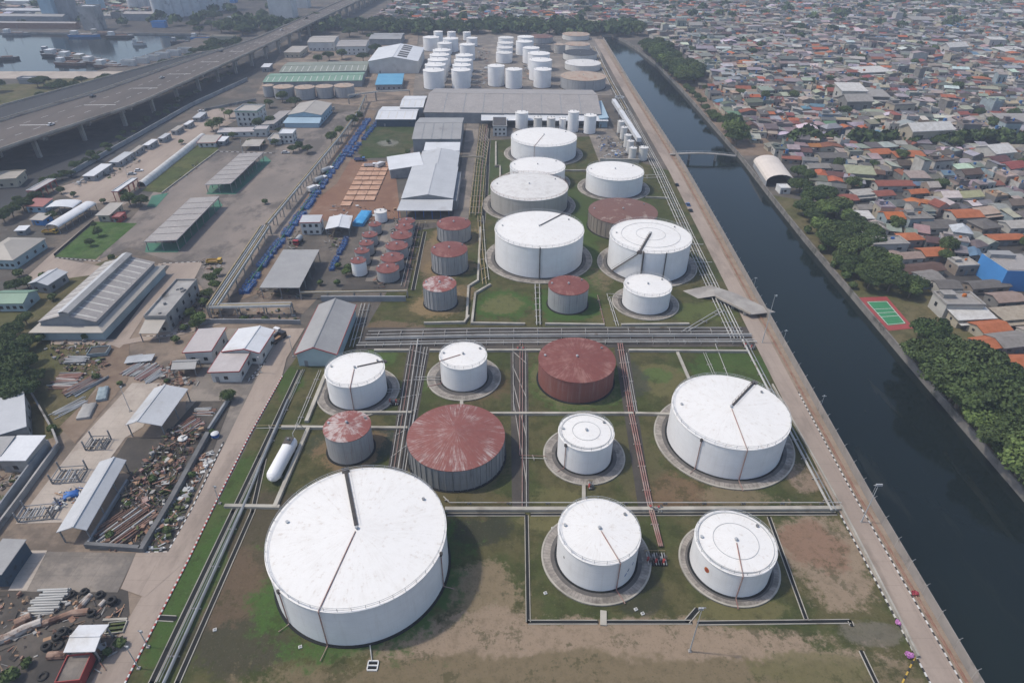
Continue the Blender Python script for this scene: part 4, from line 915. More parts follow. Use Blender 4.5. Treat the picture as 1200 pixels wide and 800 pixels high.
def bld(label, A, B, C, h, kind='gable_d', rise=1.6, roof='roof_grey', wall='wall_white', over=.5, posts=False, trim=None, strips=0, win=None, cat='building', group=None, name='building', door=True, z0=0, ridge_off=.5, wz=None, eave_walls=True, lines=0, post_mat='steel_grey'):
    f = Fr(A, B, C, h); w_, d = f.w, f.d; th = .18
    c = f.P(w_/2, d/2, 0); t = thing(name, label, cat, c, group)
    rm = MB(); zr = h+rise; e = over
    def zat(x, y):
        if kind == 'gable_d': return h+rise*(1-abs(x-w_*ridge_off)/(w_*(ridge_off if x < w_*ridge_off else 1-ridge_off)))
        if kind == 'gable_w': return h+rise*(1-abs(y-d/2)/(d/2))
        if kind == 'shed': return h+rise*y/d
        if kind == 'shed_x': return h+rise*x/w_
        return h
    if kind == 'gable_d':
        m_ = w_*ridge_off
        f.slab(rm, [(0,0,h),(m_,0,zr),(m_,d,zr),(0,d,h)], th, roof); f.slab(rm, [(m_,0,zr),(w_,0,h),(w_,d,h),(m_,d,zr)], th, roof)
    elif kind == 'gable_w':
        f.slab(rm, [(0,0,h),(w_,0,h),(w_,d/2,zr),(0,d/2,zr)], th, roof); f.slab(rm, [(0,d/2,zr),(w_,d/2,zr),(w_,d,h),(0,d,h)], th, roof)
    elif kind == 'hip':
        k_ = min(w_, d)/2; r1_ = [(k_,k_,zr),(w_-k_,d-k_,zr)] if w_ >= d else [(k_,k_,zr),(w_-k_,d-k_,zr)]
        a_, b_ = r1_
        if w_ >= d:
            f.slab(rm, [(0,0,h),(w_,0,h),b_,a_], th, roof); f.slab(rm, [(w_,d,h),(0,d,h),a_,b_], th, roof); f.slab(rm, [(w_,0,h),(w_,d,h),b_], th, roof); f.slab(rm, [(0,d,h),(0,0,h),a_], th, roof)
        else:
            f.slab(rm, [(0,0,h),(w_,0,h),a_], th, roof); f.slab(rm, [(w_,0,h),(w_,d,h),b_,a_], th, roof); f.slab(rm, [(w_,d,h),(0,d,h),b_], th, roof); f.slab(rm, [(0,d,h),(0,0,h),a_,b_], th, roof)
    elif kind in ('shed', 'shed_x'):
        f.slab(rm, [(0,0,zat(0,0)),(w_,0,zat(w_,0)),(w_,d,zat(w_,d)),(0,d,zat(0,d))], th, roof)
    elif kind == 'arch':
        n_ = 10; pr = [(w_*(.5-.5*math.cos(PI*i/n_)), h+rise*math.sin(PI*i/n_)) for i in range(n_+1)]
        for (xa, za), (xb, zb) in zip(pr, pr[1:]): f.slab(rm, [(xa,0,za),(xb,0,zb),(xb,d,zb),(xa,d,za)], th, roof)
    elif kind == 'flat':
        f.slab(rm, [(0,0,h),(w_,0,h),(w_,d,h),(0,d,h)], .25, roof)
        if rise > 0:
            for x0,x1,y0,y1 in ((0,w_,0,.2),(0,w_,d-.2,d),(0,.2,.2,d-.2),(w_-.2,w_,.2,d-.2)): f.hull(rm, x0,x1,y0,y1,h+.003,h+rise,wall)
    ro = obj('roof', rm, t)
    if kind == 'gable_d':
        q = MB(); m_ = w_*ridge_off; q.beam(f.P(m_,0,zr+.06), f.P(m_,d,zr+.06), .5, .12, roof); obj('ridge_cap', q, ro)
    if kind == 'gable_w':
        q = MB(); q.beam(f.P(0,d/2,zr+.06), f.P(w_,d/2,zr+.06), .5, .12, roof); obj('ridge_cap', q, ro)
    if strips:
        for i in range(strips):
            q = MB(); y = d*(i+.5)/strips
            if kind == 'gable_d':
                m_ = w_*ridge_off
                for x0, x1 in ((w_*.04,m_-.4),(m_+.4,w_*.96)):
                    za, zb = zat(x0,0), zat(x1,0); f.slab(q, [(x0,y-.3,za+.03),(x1,y-.3,zb+.03),(x1,y+.3,zb+.03),(x0,y+.3,za+.03)], .025, 'skylight')
            else:
                x = w_*(i+.5)/strips; f.slab(q, [(x-.25,d*.05,zat(x,d*.05)+.03),(x+.25,d*.05,zat(x,d*.05)+.03),(x+.25,d*.45,zat(x,d*.45)+.03),(x-.25,d*.45,zat(x,d*.45)+.03)], .025, 'skylight')
            obj('skylight', q, ro)
    if lines:
        q = MB()
        for i in range(1, lines):
            y, x = d*i/lines, w_*i/lines
            if kind in ('shed_x','flat'): q.beam(f.P(.05,y,zat(0,y)+.02), f.P(w_-.05,y,zat(w_,y)+.02), .22, .12, 'steel_dark')
            else: q.beam(f.P(x,.05,zat(x,0)+.02), f.P(x,d-.05 if kind=='shed' else d/2,zat(x,d if kind=='shed' else d/2)+.02), .55, .2, 'wall_grey')
        obj('sheet_joint', q, ro)
    if trim:
        q = MB()
        for x0,y0,x1,y1 in ((0,-.08,w_,-.08),(w_+.08,0,w_+.08,d),(-.08,0,-.08,d)):
            if y0 == y1 and kind == 'gable_d':
                m_ = w_*ridge_off; q.beam(f.P(0,y0,h-.12), f.P(m_,y0,zr-.12), .14,.32,trim); q.beam(f.P(m_,y0,zr-.12), f.P(w_,y0,h-.12), .14,.32,trim)
            else: q.beam(f.P(x0,y0,zat(x0,y0 if kind!='gable_w' else 0)-.12), f.P(x1,y1,zat(min(max(x1,0),w_),min(max(y1,0),d))-.12), .14,.32,trim)
        obj('fascia', q, t)
    if posts:
        n_ = max(2, int(d/posts)+1); nx = 2 if w_ < 11 else 3
        for i in range(n_):
            for j in range(nx):
                x, y = .4+(w_-.8)*j/(nx-1), .4+(d-.8)*i/(n_-1); q = MB(); p = f.P(x,y,0); q.box(p.x,p.y,0,zat(x,y)-th-.03,.25,.25,post_mat,math.atan2(f.u.y,f.u.x)); obj('post', q, t)
    else:
        q = MB(); x0,x1,y0,y1 = e,w_-e,e,d-e; tp = lambda x,y: zat(x,y)-th-.02 if kind not in ('hip','flat','arch') else h-.2
        base = [(x0,y0),(x1,y0),(x1,y1),(x0,y1)]
        if kind == 'gable_d': m_ = w_*ridge_off; base = [(x0,y0),(m_,y0),(x1,y0),(x1,y1),(m_,y1),(x0,y1)]
        if kind == 'gable_w': base = [(x0,y0),(x1,y0),(x1,d/2),(x1,y1),(x0,y1),(x0,d/2)]
        if kind == 'arch':
            n_ = 10; pr = [(w_*(.5-.5*math.cos(PI*i/n_)), h+rise*math.sin(PI*i/n_)-.25) for i in range(n_+1)]; pr = [(min(max(x,e),w_-e),z) for x,z in pr]
            q.poly([f.P(e,y1,0)]+[f.P(x,y1,z) for x,z in pr]+[f.P(w_-e,y1,0)], wall)
            for x in (e, w_-e): f.hull(q, x-.1,x+.1,e,d-e-.01,0,h-.2,wall)
        else:
            for (xa,ya),(xb,yb) in zip(base, base[1:]+base[:1]): q.poly([f.P(xa,ya,z0),f.P(xb,yb,z0),f.P(xb,yb,tp(xb,yb)),f.P(xa,ya,tp(xa,ya))], wall)
        wo_ = obj('wall', q, t)
        nw = win if win is not None else max(1, int(w_/4))
        wz_ = wz or [(min(1.1, h*.35), min(2.3, h*.7))]
        for zb, zt in wz_:
            for i in range(nw):
                x = w_*(i+.7)/(nw+.4); q = MB(); f.hull(q, x-.6,x+.6,e-.06,e+.02,zb,zt,'glass_dark'); obj('window', q, wo_)
            ns = int(d/5) if nw else 0
            for i in range(min(ns,12)):
                y = d*(i+.5)/ns; q = MB(); f.hull(q, w_-e-.02,w_-e+.06,y-.6,y+.6,zb,zt,'glass_dark'); obj('window', q, wo_)
        if door:
            q = MB(); f.hull(q, w_*.22-.55,w_*.22+.55,e-.05,e+.02,.02,2.1 if h > 2.6 else h*.7,'door_grey'); obj('door', q, wo_)
    return t, f
M('store_blue_shaded', (.045,.075,.11), (.06,.09,.12), .3, (.03,.035,.04), .3)  # blue walls and open bays with their shade painted into the colour
# big warehouse with a raised ridge vent and a lower skirt roof all round
t, f = bld('long taupe warehouse with raised ridge vent and a pale skirt roof around it', (44,377),(112.5,377),(180,307), 6.2, 'gable_d', 2.6, 'roof_taupe', 'wall_grey', .4, strips=11, win=0, door=False)
q = MB(); w_, d = f.w, f.d; sk = 2.6
for pts in ([(-sk,-sk,3.6),(w_+sk,-sk,3.6),(w_,0,4.6),(0,0,4.6)], [(w_+sk,-sk,3.6),(w_+sk,d+sk,3.6),(w_,d,4.6),(w_,0,4.6)], [(-sk,d+sk,3.6),(-sk,-sk,3.6),(0,0,4.6),(0,d,4.6)]): f.slab(q, pts, .15, 'roof_tan')
obj('skirt_roof', q, t)
q = MB(); f.hull(q, -sk+.8,w_+sk-.8,-sk+.9,-sk+1.1,0,3.5,'wall_mint'); f.hull(q, w_+sk-1,w_+sk-.8,-sk+1.12,d+sk-1,0,3.5,'wall_mint'); f.hull(q, -sk+.8,-sk+1,-sk+1.12,d+sk-1,0,3.5,'wall_mint'); obj('wall', q, t)
q = MB(); m_ = w_/2; f.hull(q, m_-1.5,m_+1.5,-.05,d+.05,8.2,9.6,'roof_grey'); f.slab(q, [(m_-1.9,-.2,9.7),(m_,-.2,10.3),(m_,d+.2,10.3),(m_-1.9,d+.2,9.7)], .12, 'roof_light'); f.slab(q, [(m_,-.2,10.3),(m_+1.9,-.2,9.7),(m_+1.9,d+.2,9.7),(m_,d+.2,10.3)], .12, 'roof_grey'); obj('ridge_vent', q, t)
B_ = bld
B_('small grey gabled shed between the green-roofed house and the taupe warehouse', (33.7,332),(56,335),(78,319), 3.8, 'gable_d', 1.2, 'roof_light', 'wall_grey')
B_('mint house with a pale green roof at the edge beside the taupe warehouse', (-14,355.5),(27,356),(44,340), 3.6, 'gable_w', 1.8, 'roof_green', 'wall_mint', win=5)
B_('large beige hip-roofed office with mint walls near the arched car shelter', (-32,304),(15,305),(54,279), 4.2, 'hip', 3, 'roof_tan', 'wall_mint', win=7)
B_('long white arched car shelter with dark bays', (56,265.5),(70.5,266.7),(110,238.8), 3.4, 'arch', 1.2, 'roof_white', posts=4, cat='shelter', name='car_shelter')
B_('shorter white arched car shelter set across the long one', (55.5,243.5),(85.5,245),(93,236.5), 3.4, 'arch', 1.0, 'roof_white', posts=4, cat='shelter', name='car_shelter')
B_('tan flat-roofed guard house beside the lawn', (112.5,252.3),(129,252.7),(144,238.5), 3.4, 'shed', .4, 'roof_tan', 'wall_cream', .8)
B_('small red cabin beside the tan guard house', (132,254.5),(141,255),(146,249), 2.6, 'flat', .2, 'roof_red', 'paint_red', .1, win=1, name='cabin', cat='cabin')
B_('white-topped entrance gate with pink pillars beside the wide upper road', (132,224.7),(139.5,225),(160,209), 5, 'flat', .35, 'roof_white', posts=4, cat='gate', name='entrance_gate', trim='paint_red', post_mat='paint_red')
B_('red-trimmed pink entrance gate beside the highway frontage', (32,223.5),(42,224),(64,210), 5, 'flat', .3, 'roof_pinkgrey', posts=4, cat='gate', name='entrance_gate', trim='paint_red', post_mat='paint_red')
B_('low red-roofed office with pale blue walls by the red gate', (27,242),(50,242),(64,234), 3.2, 'shed', .8, 'roof_red', 'wall_lightblue')
B_('small shed with white front awning between office and car shelter', (36,257),(50,259),(60,252), 2.8, 'shed', .6, 'roof_tan', 'wall_blue')
B_('tiny shed with white roof beside the tree near the beige office', (18,270),(30,270.5),(34,265), 2.4, 'shed', .3, 'roof_white', 'wall_grey')
B_('low beige block under the elevated highway', (-15,211),(21,211.5),(24,201), 4.5, 'flat', .5, 'roof_tan', 'wall_cream')
FC = 'grey storage canopies on the asphalt yard'
B_('long grey canopy with seven roof sheets over a green floor, near one', (169,283),(207.5,283),(254.5,232), 4.5, 'shed_x', .8, 'roof_taupe', posts=6, lines=7, trim='roof_pinkgrey', cat='canopy', name='canopy', group=FC)
B_('long grey canopy with seven roof sheets over a green floor, far one', (242.5,216.3),(272.5,217),(306.4,180.4), 4.5, 'shed_x', .8, 'roof_taupe', posts=6, lines=7, trim='roof_pinkgrey', cat='canopy', name='canopy', group=FC)
B_('wide light grey canopy of three sheets beside the two-storey office', (304,337),(351,337),(372,293.5), 5, 'shed', .4, 'roof_grey', posts=7, cat='canopy', name='canopy')
B_('two-storey white office with red bands beside the blue racks', (351,260.5),(375,260.5),(378,253), 6, 'shed', .5, 'roof_light', 'wall_white', .3, trim='paint_red', win=3, wz=[(.8,1.9),(3.6,4.9)])
B_('white gabled open shed next to the two-storey office', (381,268.5),(409.5,267.5),(415,253), 4, 'gable_d', 1.0, 'roof_white', posts=4, cat='shed', name='open_shed', ridge_off=.55)
B_('long warehouse with red-edged grey gable roof above the pipe strip', (345,414.7),(394.5,415),(419,357), 5, 'gable_d', 2.6, 'roof_grey', 'wall_mint', .5, trim='paint_red', win=0, ridge_off=.47)
B_('red-edged pale workshop roof farthest from the near road', (213.5,413),(248,412.5),(264.5,384.7), 4.5, 'shed_x', .5, 'roof_pinkgrey', 'wall_white', .4, trim='paint_red')
B_('red-edged pale workshop roof nearest the concrete yard', (243,436),(280.5,436),(292.5,411.7), 4.2, 'shed_x', .4, 'roof_pinkgrey', 'wall_white', .5, trim='paint_red', win=1)
B_('white-pink cross-gabled workshop beside the parked truck', (262,411),(305,414.5),(319.5,387), 4.8, 'gable_d', 1.4, 'roof_white', 'wall_white', .5, trim='paint_red', ridge_off=.62)
B_('small grey gabled pavilion beside the pipe stacks', (201,432.5),(229,432.5),(234,421), 3, 'gable_w', 1.2, 'roof_grey', posts=4, cat='pavilion', name='pavilion')
t, f = B_('worn two-storey block with a stained flat roof and a front canopy', (168.5,372),(195,372),(234,328.5), 6, 'flat', .7, 'wall_dirty', 'wall_dirty', .15, win=2, wz=[(.8,2),(3.6,5)])
q = MB(); f.slab(q, [(.3,-6,3.6),(f.w-1,-6,3.6),(f.w-.5,-.05,5.2),(.2,-.05,5.2)], .15, 'roof_tan'); obj('front_canopy', q, t)
for x in (.6, f.w-1.4): q = MB(); p = f.P(x,-5.7,0); q.box(p.x,p.y,0,3.4,.25,.25,'steel_grey'); obj('canopy_post', q, t)
for i in range(6):
    q = MB(); x, y = U(.1,.9)*f.w, U(.05,.95)*f.d; p = f.P(x,y,0); q.box(p.x,p.y,6.02,6.02+U(.4,.9),U(.7,1.3),U(.6,1),'steel_grey' if i%2 else 'wall_dirty', .6); obj('roof_unit', q, t)
t, f = B_('blue-grey workshop with broad gable and pale blue front roof by the back road', (335,135),(375.5,134.7),(390.5,120.7), 6, 'gable_d', 2.0, 'roof_tan', 'wall_lightblue', .5, win=1)
q = MB(); f.slab(q, [(-1,-9,3.2),(f.w+.5,-9,3.2),(f.w,-.1,4.6),(0,-.1,4.6)], .15, 'roof_paleblue'); obj('front_roof', q, t); q = MB(); f.hull(q, 0,f.w-.6,-8.6,-.2,0,3.1,'wall_lightblue'); obj('front_wall', q, t)
B_('long low grey shed beside the blue-grey workshop', (310.5,146),(325,147),(337.5,130.5), 3.6, 'shed_x', .6, 'roof_taupe', 'wall_grey')
B_('three-storey pink and white office with green balconies behind palms', (273,131),(300,131),(312,123.5), 9.5, 'flat', .8, 'roof_tan', 'wall_white', .3, trim='paint_green', win=4, wz=[(.8,2.2),(3.8,5.4),(6.8,8.4)])
B_('long pink-grey low roof in front of the three-storey office', (256,154.5),(300,155),(301,150.5), 3.2, 'shed', .5, 'roof_pinkgrey', 'wall_white')
B_('small white house at the end of the long low roof', (297,152),(313,152),(315,147.5), 4.5, 'flat', .4, 'roof_pinkgrey', 'wall_white')
B_('little house with cream roof and red doors at the end of the white tunnel', (232.7,167.2),(253.7,167.6),(258,159.4), 3, 'shed', .6, 'roof_tan', 'wall_white', trim='paint_red', win=3)
B_('white annexe roof next to the little house with red doors', (256,165.5),(264,166),(267,160.5), 2.8, 'shed', .3, 'roof_white', 'wall_grey')
B_('white open garage roof beside the far storage canopy', (286,171),(306,172),(307,164.6), 3, 'shed', .4, 'roof_tan', posts=4, cat='garage', name='open_shed')
B_('small white stepped house beside the parked van', (315,163.5),(330,164),(334,157), 3.2, 'flat', .5, 'roof_tan', 'wall_white')
B_('white two-storey house behind the stepped house', (327,157),(344,157.5),(346,151.5), 6, 'flat', .4, 'roof_white', 'wall_white', win=3, wz=[(.8,2),(3.4,4.6)])
# long white half-round tunnel cover
P0, P1 = G(166,219,0), G(240,160,0); t = thing('tunnel_cover', 'long white half-round cover running beside the grass strip', 'cover', (P0+P1)/2)
d_ = (P1-P0).normalized(); n_ = Vector((-d_.y,d_.x,0)); q = MB(); L_ = (P1-P0).length
for k_ in range(int(L_/5)):
    A_ = [P0+d_*(k_*5)+n_*(2.2*math.cos(a_))+Vector((0,0,.2+2.6*math.sin(a_))) for a_ in [PI*i/10 for i in range(11)]]
    q.grid(A_, [p+d_*4.85 for p in A_], 'wall_white', False)
obj('cover', q, t, True)
q = MB(); q.beam(P0+n_*2.3+Vector((0,0,.2)), P1+n_*2.3+Vector((0,0,.2)), .3,.4,'concrete'); q.beam(P0-n_*2.3+Vector((0,0,.2)), P1-n_*2.3+Vector((0,0,.2)), .3,.4,'concrete'); obj('plinth', q, t)
# frontage stalls along the wide road
for i,(a,b,c) in enumerate([((100,206),(112,207),(128,193)),((131,190),(141,191),(153,179)),((155,178),(160,178.5),(166,171)),((168,170),(175,170.5),(184,164)),((186,162),(192,162.5),(199,157)),((201,153),(207,153.5),(214,148)),((216,146),(221,146.5),(226,142)),((228,138),(236,138.5),(240,132))]):
    bld(['largest white-roofed stall at the near end of the frontage row','white-roofed stall, second from the near end of the frontage row','narrow stall, third from the near end of the frontage row','white stall, fourth from the near end of the frontage row','white stall, fourth from the far end of the frontage row','white stall, third from the far end of the frontage row','small stall, second from the far end of the frontage row','stall at the far end of the frontage row'][i], a,b,c, 3, 'shed', .4, ['roof_white','roof_light','roof_tan'][i%3], 'wall_grey', .2, win=1, group='frontage stalls below the highway', cat='stall', name='market_stall')
# big grey warehouse and its neighbours
B_('very long grey warehouse roof in panels before the slim white tanks', (492.5,133),(701.5,132.5),(696.5,104.5), 7, 'gable_w', 4.5, 'roof_taupe', 'wall_grey', .6, lines=9, win=0)
B_('white awning along the foot of the very long grey warehouse', (590,142),(712,141),(711,136), 5, 'shed', 1.0, 'roof_white', posts=14, cat='awning', name='awning')
B_('white awning beside the dark-roofed control house', (563.5,141.5),(603,141),(603,135.5), 5, 'shed', .8, 'roof_white', posts=12, cat='awning', name='awning')
B_('grey warehouse with five ribbed roof panels beside the inner road', (482.5,163),(540,163),(541.5,138), 8, 'gable_w', 3, 'roof_grey', 'wall_grey', .5, lines=5, win=0)
B_('white-roofed open shed with dark bays next to the grass plot', (439.6,140),(487,140),(490,125), 5, 'gable_w', 1.4, 'roof_white', 'store_blue_shaded', .6, strips=5, win=0)
B_('higher white roof behind the open shed with dark bays', (468,126),(496,126),(499,112.5), 7, 'gable_w', 1.4, 'roof_white', 'wall_grey', .4, strips=4, win=0)
B_('narrow pale roof across the head of the white gabled sheds', (497,176.5),(539,177),(539,168.5), 6.5, 'shed', .8, 'roof_white', 'wall_grey', win=0)
B_('white lean-to roof sloping off the gabled sheds', (450,202),(489,196),(497,179), 5, 'shed_x', 1.6, 'roof_white', 'wall_grey', .5, win=0)
B_('grey gabled shed behind the white one beside the inner road', (489,196),(536,196),(537,177), 6, 'gable_d', 1.6, 'roof_light', 'wall_grey', .5, win=0)
t, f = B_('big white gabled shed with a low front roof beside the red-topped tanks', (470,232.5),(531,232.5),(541,195.5), 6.5, 'gable_d', 2.0, 'roof_light', 'wall_grey', .5, win=0, ridge_off=.52)
q = MB(); f.slab(q, [(-1,-9.5,4.4),(f.w,-9.5,4.4),(f.w,-.1,6.0),(0,-.1,6.0)], .15, 'roof_light'); obj('front_roof', q, t)
for i in range(7): q = MB(); p = f.P(-.4+f.w*i/6.3,-9.1,0); q.box(p.x,p.y,0,4.2,.22,.22,'paint_blue'); obj('post', q, t)
q = MB(); f.hull(q, f.w-.4,f.w+1.6,2,f.d-2,0,4.5,'wall_grey'); obj('side_annexe', q, t)
B_('white control house with a dark flat roof by the yellow pipes', (577.5,148.6),(594,148.6),(594,138), 6, 'flat', .5, 'steel_dark', 'wall_white', .1, win=3, wz=[(1,2.2),(3.6,4.8)])
B_('pale blue conveyor house at the canal end of the long warehouse', (701,139),(712,139),(706,119), 6, 'shed_x', .6, 'roof_paleblue', 'wall_lightblue', .3, win=0)
t = thing('conveyor_gallery', 'raised white conveyor gallery slanting beside the canal road', 'gallery', G(733,140))
a, b = G(719,118,6), G(749,164,5); q = MB(); q.beam(a, b, 2.6, 2.4, 'roof_white'); obj('gallery', q, t)
for k_ in range(6): q = MB(); c = a.lerp(b, (k_+.5)/6); q.box(c.x,c.y,0,c.z-1.3,.4,1.8,'steel_grey'); obj('trestle', q, t)
a2, b2 = G(712,118,5), G(722,119,5)
t = thing('octagon_frame', 'pale octagonal steel frame at the head of the conveyor gallery', 'frame', G(726,115)); q = MB(); c = G(726,114,4)
q.lathe(c.x,c.y,[(3.6,3.6),(3.6,4.3),(3.0,4.3),(3.0,3.6)],'galvanised',8,cap=False); obj('ring', q, t)
for k_ in range(8): q = MB(); q.box(c.x+3.3*math.cos(k_*PI/4),c.y+3.3*math.sin(k_*PI/4),0,3.6,.2,.2,'steel_grey'); obj('post', q, t)
# top middle
t, f = B_('tall white warehouse with broad gable beside the slim white tanks', (431,72),(490,72),(500.5,56), 10, 'gable_d', 3.6, 'roof_white', 'wall_white', .5, win=0)
for i in range(6):
    q = MB(); y = f.d*(.1+.14*i+(.04 if i > 2 else 0)); x0, x1 = f.w*.57, f.w*.76; zz = lambda x: 10+3.6*(1-abs(x-f.w/2)/(f.w/2))+.06
    f.slab(q, [(x0,y,zz(x0)),(x1,y,zz(x1)),(x1,y+f.d*.1,zz(x1)),(x0,y+f.d*.1,zz(x0))], .05, 'steel_dark'); obj('roof_louvre', q, t)
B_('bright blue-roofed shed below the tall white warehouse', (438,99.7),(470,98.9),(475,87.8), 4.5, 'shed', 1.2, 'roof_blue', 'wall_grey', .5)
B_('wide grey hall roof behind the tall white warehouse', (497,56),(520,57),(500,44), 8, 'gable_d', 2.4, 'roof_white', 'wall_white') if False else None
B_('beige office block beyond the green sheds, nearer the highway', (364.5,49.5),(395,50.2),(393,42.5), 8, 'gable_w', 1.4, 'roof_tan', 'wall_white', win=6)
B_('brown-roofed office block beside the beige one', (395,54.5),(430,54.5),(432,47), 8, 'gable_w', 1.6, 'roof_taupe', 'wall_white', win=6, wz=[(1,2.2),(4,5.4)])
B_('small cream roof beside the highway embankment trees', (333,61.5),(352,61.8),(360,55), 5, 'shed', .6, 'roof_tan', 'wall_cream')
B_('small white roof close to the highway pillars', (306,79),(316,79),(319,75), 4, 'shed', .4, 'roof_white', 'wall_grey')
B_('long low mossy shed roof beyond the red-topped tanks', (330,84),(431,84),(431,72.5), 5, 'gable_w', 1.2, 'roof_mossy', 'wall_grey', win=0, strips=14)
B_('long pale green shed roof above the red-topped tanks', (309,96),(425,95),(427,85), 5, 'gable_w', 1.2, 'roof_green', 'wall_grey', win=0, strips=16)
B_('grey hall roof between office blocks and tall white warehouse', (432,46),(470,46),(476,39), 6, 'gable_w', 1.4, 'roof_grey', 'wall_grey', win=0)
B_('grey flat hall roof near the back trees behind the white tanks', (525,39),(600,36),(600,33), 5, 'gable_w', 1.2, 'roof_grey', 'wall_grey', win=0) if False else None
# depot sheds near the camera
B_('white gabled open shed over a dark floor beside the pale slab', (150,497),(191,500),(217.5,456), 4.6, 'gable_d', 1.4, 'roof_light', posts=6, cat='shed', name='open_shed', ridge_off=.36)
B_('long grey gabled open shed beside the scrap enclosure', (59,625.5),(96,620.5),(154,537), 4.0, 'gable_d', 1.3, 'roof_light', posts=6, cat='shed', name='open_shed', ridge_off=.6)
B_('pale patched roof of a building behind the side wall', (-16,512),(41,500.5),(19,464.5), 5, 'shed', .8, 'roof_light', 'wall_dirty', .3)
B_('rusty white lean-to roof behind the side wall', (0,538),(31,542),(49.5,512.5), 4.4, 'shed', .4, 'roof_white', 'wall_dirty', .3)
B_('pale roof cut by the frame at the edge above the rusty lean-to', (-30,536),(0,534),(20,512), 4.6, 'shed', .6, 'roof_grey', 'wall_dirty', .3)
B_('grey-roofed blue store at the edge of the grey concrete pad', (-28,672),(0,671),(30,629.5), 5, 'shed_x', -.6, 'roof_grey', 'store_blue_shaded', .3, win=0)
B_('small white bent-roof shelter beside the near road', (74,764),(111,763),(128,731), 4, 'gable_w', .7, 'roof_white', posts=4, cat='shelter', name='shelter')
# town side landmarks
t, f = B_('white arched hall with an open dark end on the canal bank', Vector((131.8,321.5,3)),Vector((146.2,320.1,3)),Vector((149.2,352,3)), 3, 'arch', 3.8, 'roof_pinkgrey', 'wall_grey', .4, win=0, door=False, cat='hall', name='arched_hall')
MATS['roof_hall'] = M('roof_hall', (.62,.56,.50), (.56,.50,.45), .2)
for ch in t.children:
    if ch.name.startswith('roof'): ch.data.materials.clear(); ch.data.materials.append(MATS['roof_hall'])
B_('small white booth in front of the arched hall', (914,221.5),(925,220.5),(923,215), 3, 'flat', .3, 'roof_white', 'wall_white', .05, win=1, name='booth', cat='booth')
blue_n, blue_l, blue_r = G(1169,341), G(1140,320), G(1216,342)
t = thing('blue_building', 'tall bright blue windowless building with a grey flat roof among the houses', 'building', blue_n)
d1, d2 = (blue_l-blue_n), (blue_r-blue_n); q = MB(); P = [blue_l, blue_n, blue_r, blue_l+d2]
q.prism([(p.x,p.y) for p in P], 0, 8.8, 'wall_blue', 'roof_grey'); obj('wall', q, t)
q = MB(); c_ = (blue_l+blue_r)/2; P3 = [c_+(p-c_)*.9 for p in P]; q.prism([(p.x,p.y) for p in P3], 8.803, 9.0, 'roof_taupe'); obj('roof', q, t)
q = MB(); q.prism([(p.x,p.y) for p in [blue_l+(c_-blue_l)*.12, blue_l+(c_-blue_l)*.12+d2*.55, blue_l+d2*.6-d1*.35, blue_l-d1*.3]], 9.003, 10.6, 'wall_grey', 'roof_grey'); obj('roof_hut', q, t)
# footbridge over the canal
a, b = G(785,181,.8), G(862,183,.8); t = thing('footbridge', 'slender arched grey footbridge crossing the canal', 'footbridge', (a.x,a.y,0))
q, r_ = MB(), MB(); pr = None
for k_ in range(13):
    f_ = k_/12; p = a.lerp(b, f_)+Vector((0,0,1.1*math.sin(PI*f_)))
    if pr is not None:
        q.beam(pr, p, 2.4, .5, 'concrete')
        for s in (-1.1,1.1):
            o_ = Vector((0,s,1.1)); r_.beam(pr+o_, p+o_, .1,.1,'galvanised'); r_.beam(p+Vector((0,s,.2)), p+o_, .08,.08,'galvanised')
    pr = p
obj('deck', q, t); obj('handrail', r_, t)
for f_ in (.3,.7): q = MB(); p = a.lerp(b, f_); q.box(p.x,p.y,-3,1.2,.8,2.2,'concrete'); obj('pier', q, t)
# ------------------------------------------------------------------ yard goods
M('scrap_rust', (.13,.075,.055), (.19,.12,.09), .8)
def pipe_stack(label, u, v, L, n_, rot, mats, r_=.16, spread=.4, name='pipe_stack', layers=2, seed=1, jit=.12):
    random.seed(seed); c = G(u, v); t = thing(name, label, 'pipe stack', c, None)
    dx, dy = math.cos(rot), math.sin(rot)
    for l in range(layers):
        for i in range(n_-l):
            off = (i-(n_-l-1)/2)*spread+U(-.05,.05); ll = L*U(.8,1.05); a_ = rot+U(-jit,jit); e = U(-.8,.8)
            cx, cy = c.x-dy*off+dx*e, c.y+dx*off+dy*e; z = r_+l*r_*1.8+.05
            q = MB(); q.tube([(cx-math.cos(a_)*ll/2, cy-math.sin(a_)*ll/2, z), (cx+math.cos(a_)*ll/2, cy+math.sin(a_)*ll/2, z)], r_, random.choice(mats), 7); obj('pipe', q, t)
    return t
PM = ['pipe_white','galvanised','steel_grey','rail_rust','pipe_red']
pipe_stack('row of scattered pale pipes lying on the weeds below the grey sheet', 170, 436, 8, 20, 1.12, ['pipe_white','galvanised','pipe_white','pipe_red'], .24, .64, layers=1, seed=3)
pipe_stack('stack of brownish pipes laid across beside the big trees', 80, 447, 7.5, 13, .05, ['rail_rust','pipe_red','pipe_white','steel_grey'], .25, .62, seed=4)
pipe_stack('bundle of long slanting pipes behind the blue-grey tarpaulin', 100, 452, 11, 11, 1.05, ['steel_grey','rail_rust','galvanised'], .22, .5, seed=5)
pipe_stack('thin loose pipes lying toward the side wall corner', 82, 478, 9, 9, .95, ['pipe_white','galvanised'], .15, .45, layers=1, seed=6)
pipe_stack('pile of pale pipes near the small grey pavilion', 158, 420, 4, 8, .4, ['pipe_white','galvanised'], .14, .4, seed=7)
pipe_stack('pale pipes stacked by the pallet box at the head of the weeds', 90, 423, 7, 8, .02, ['pipe_white','galvanised','steel_grey'], .25, .55, seed=8)
pipe_stack('stack of straight pipes at the head of the scrap enclosure', 240, 483, 5.2, 7, .05, ['pipe_white','rail_rust','galvanised'], .18, .5, seed=9)
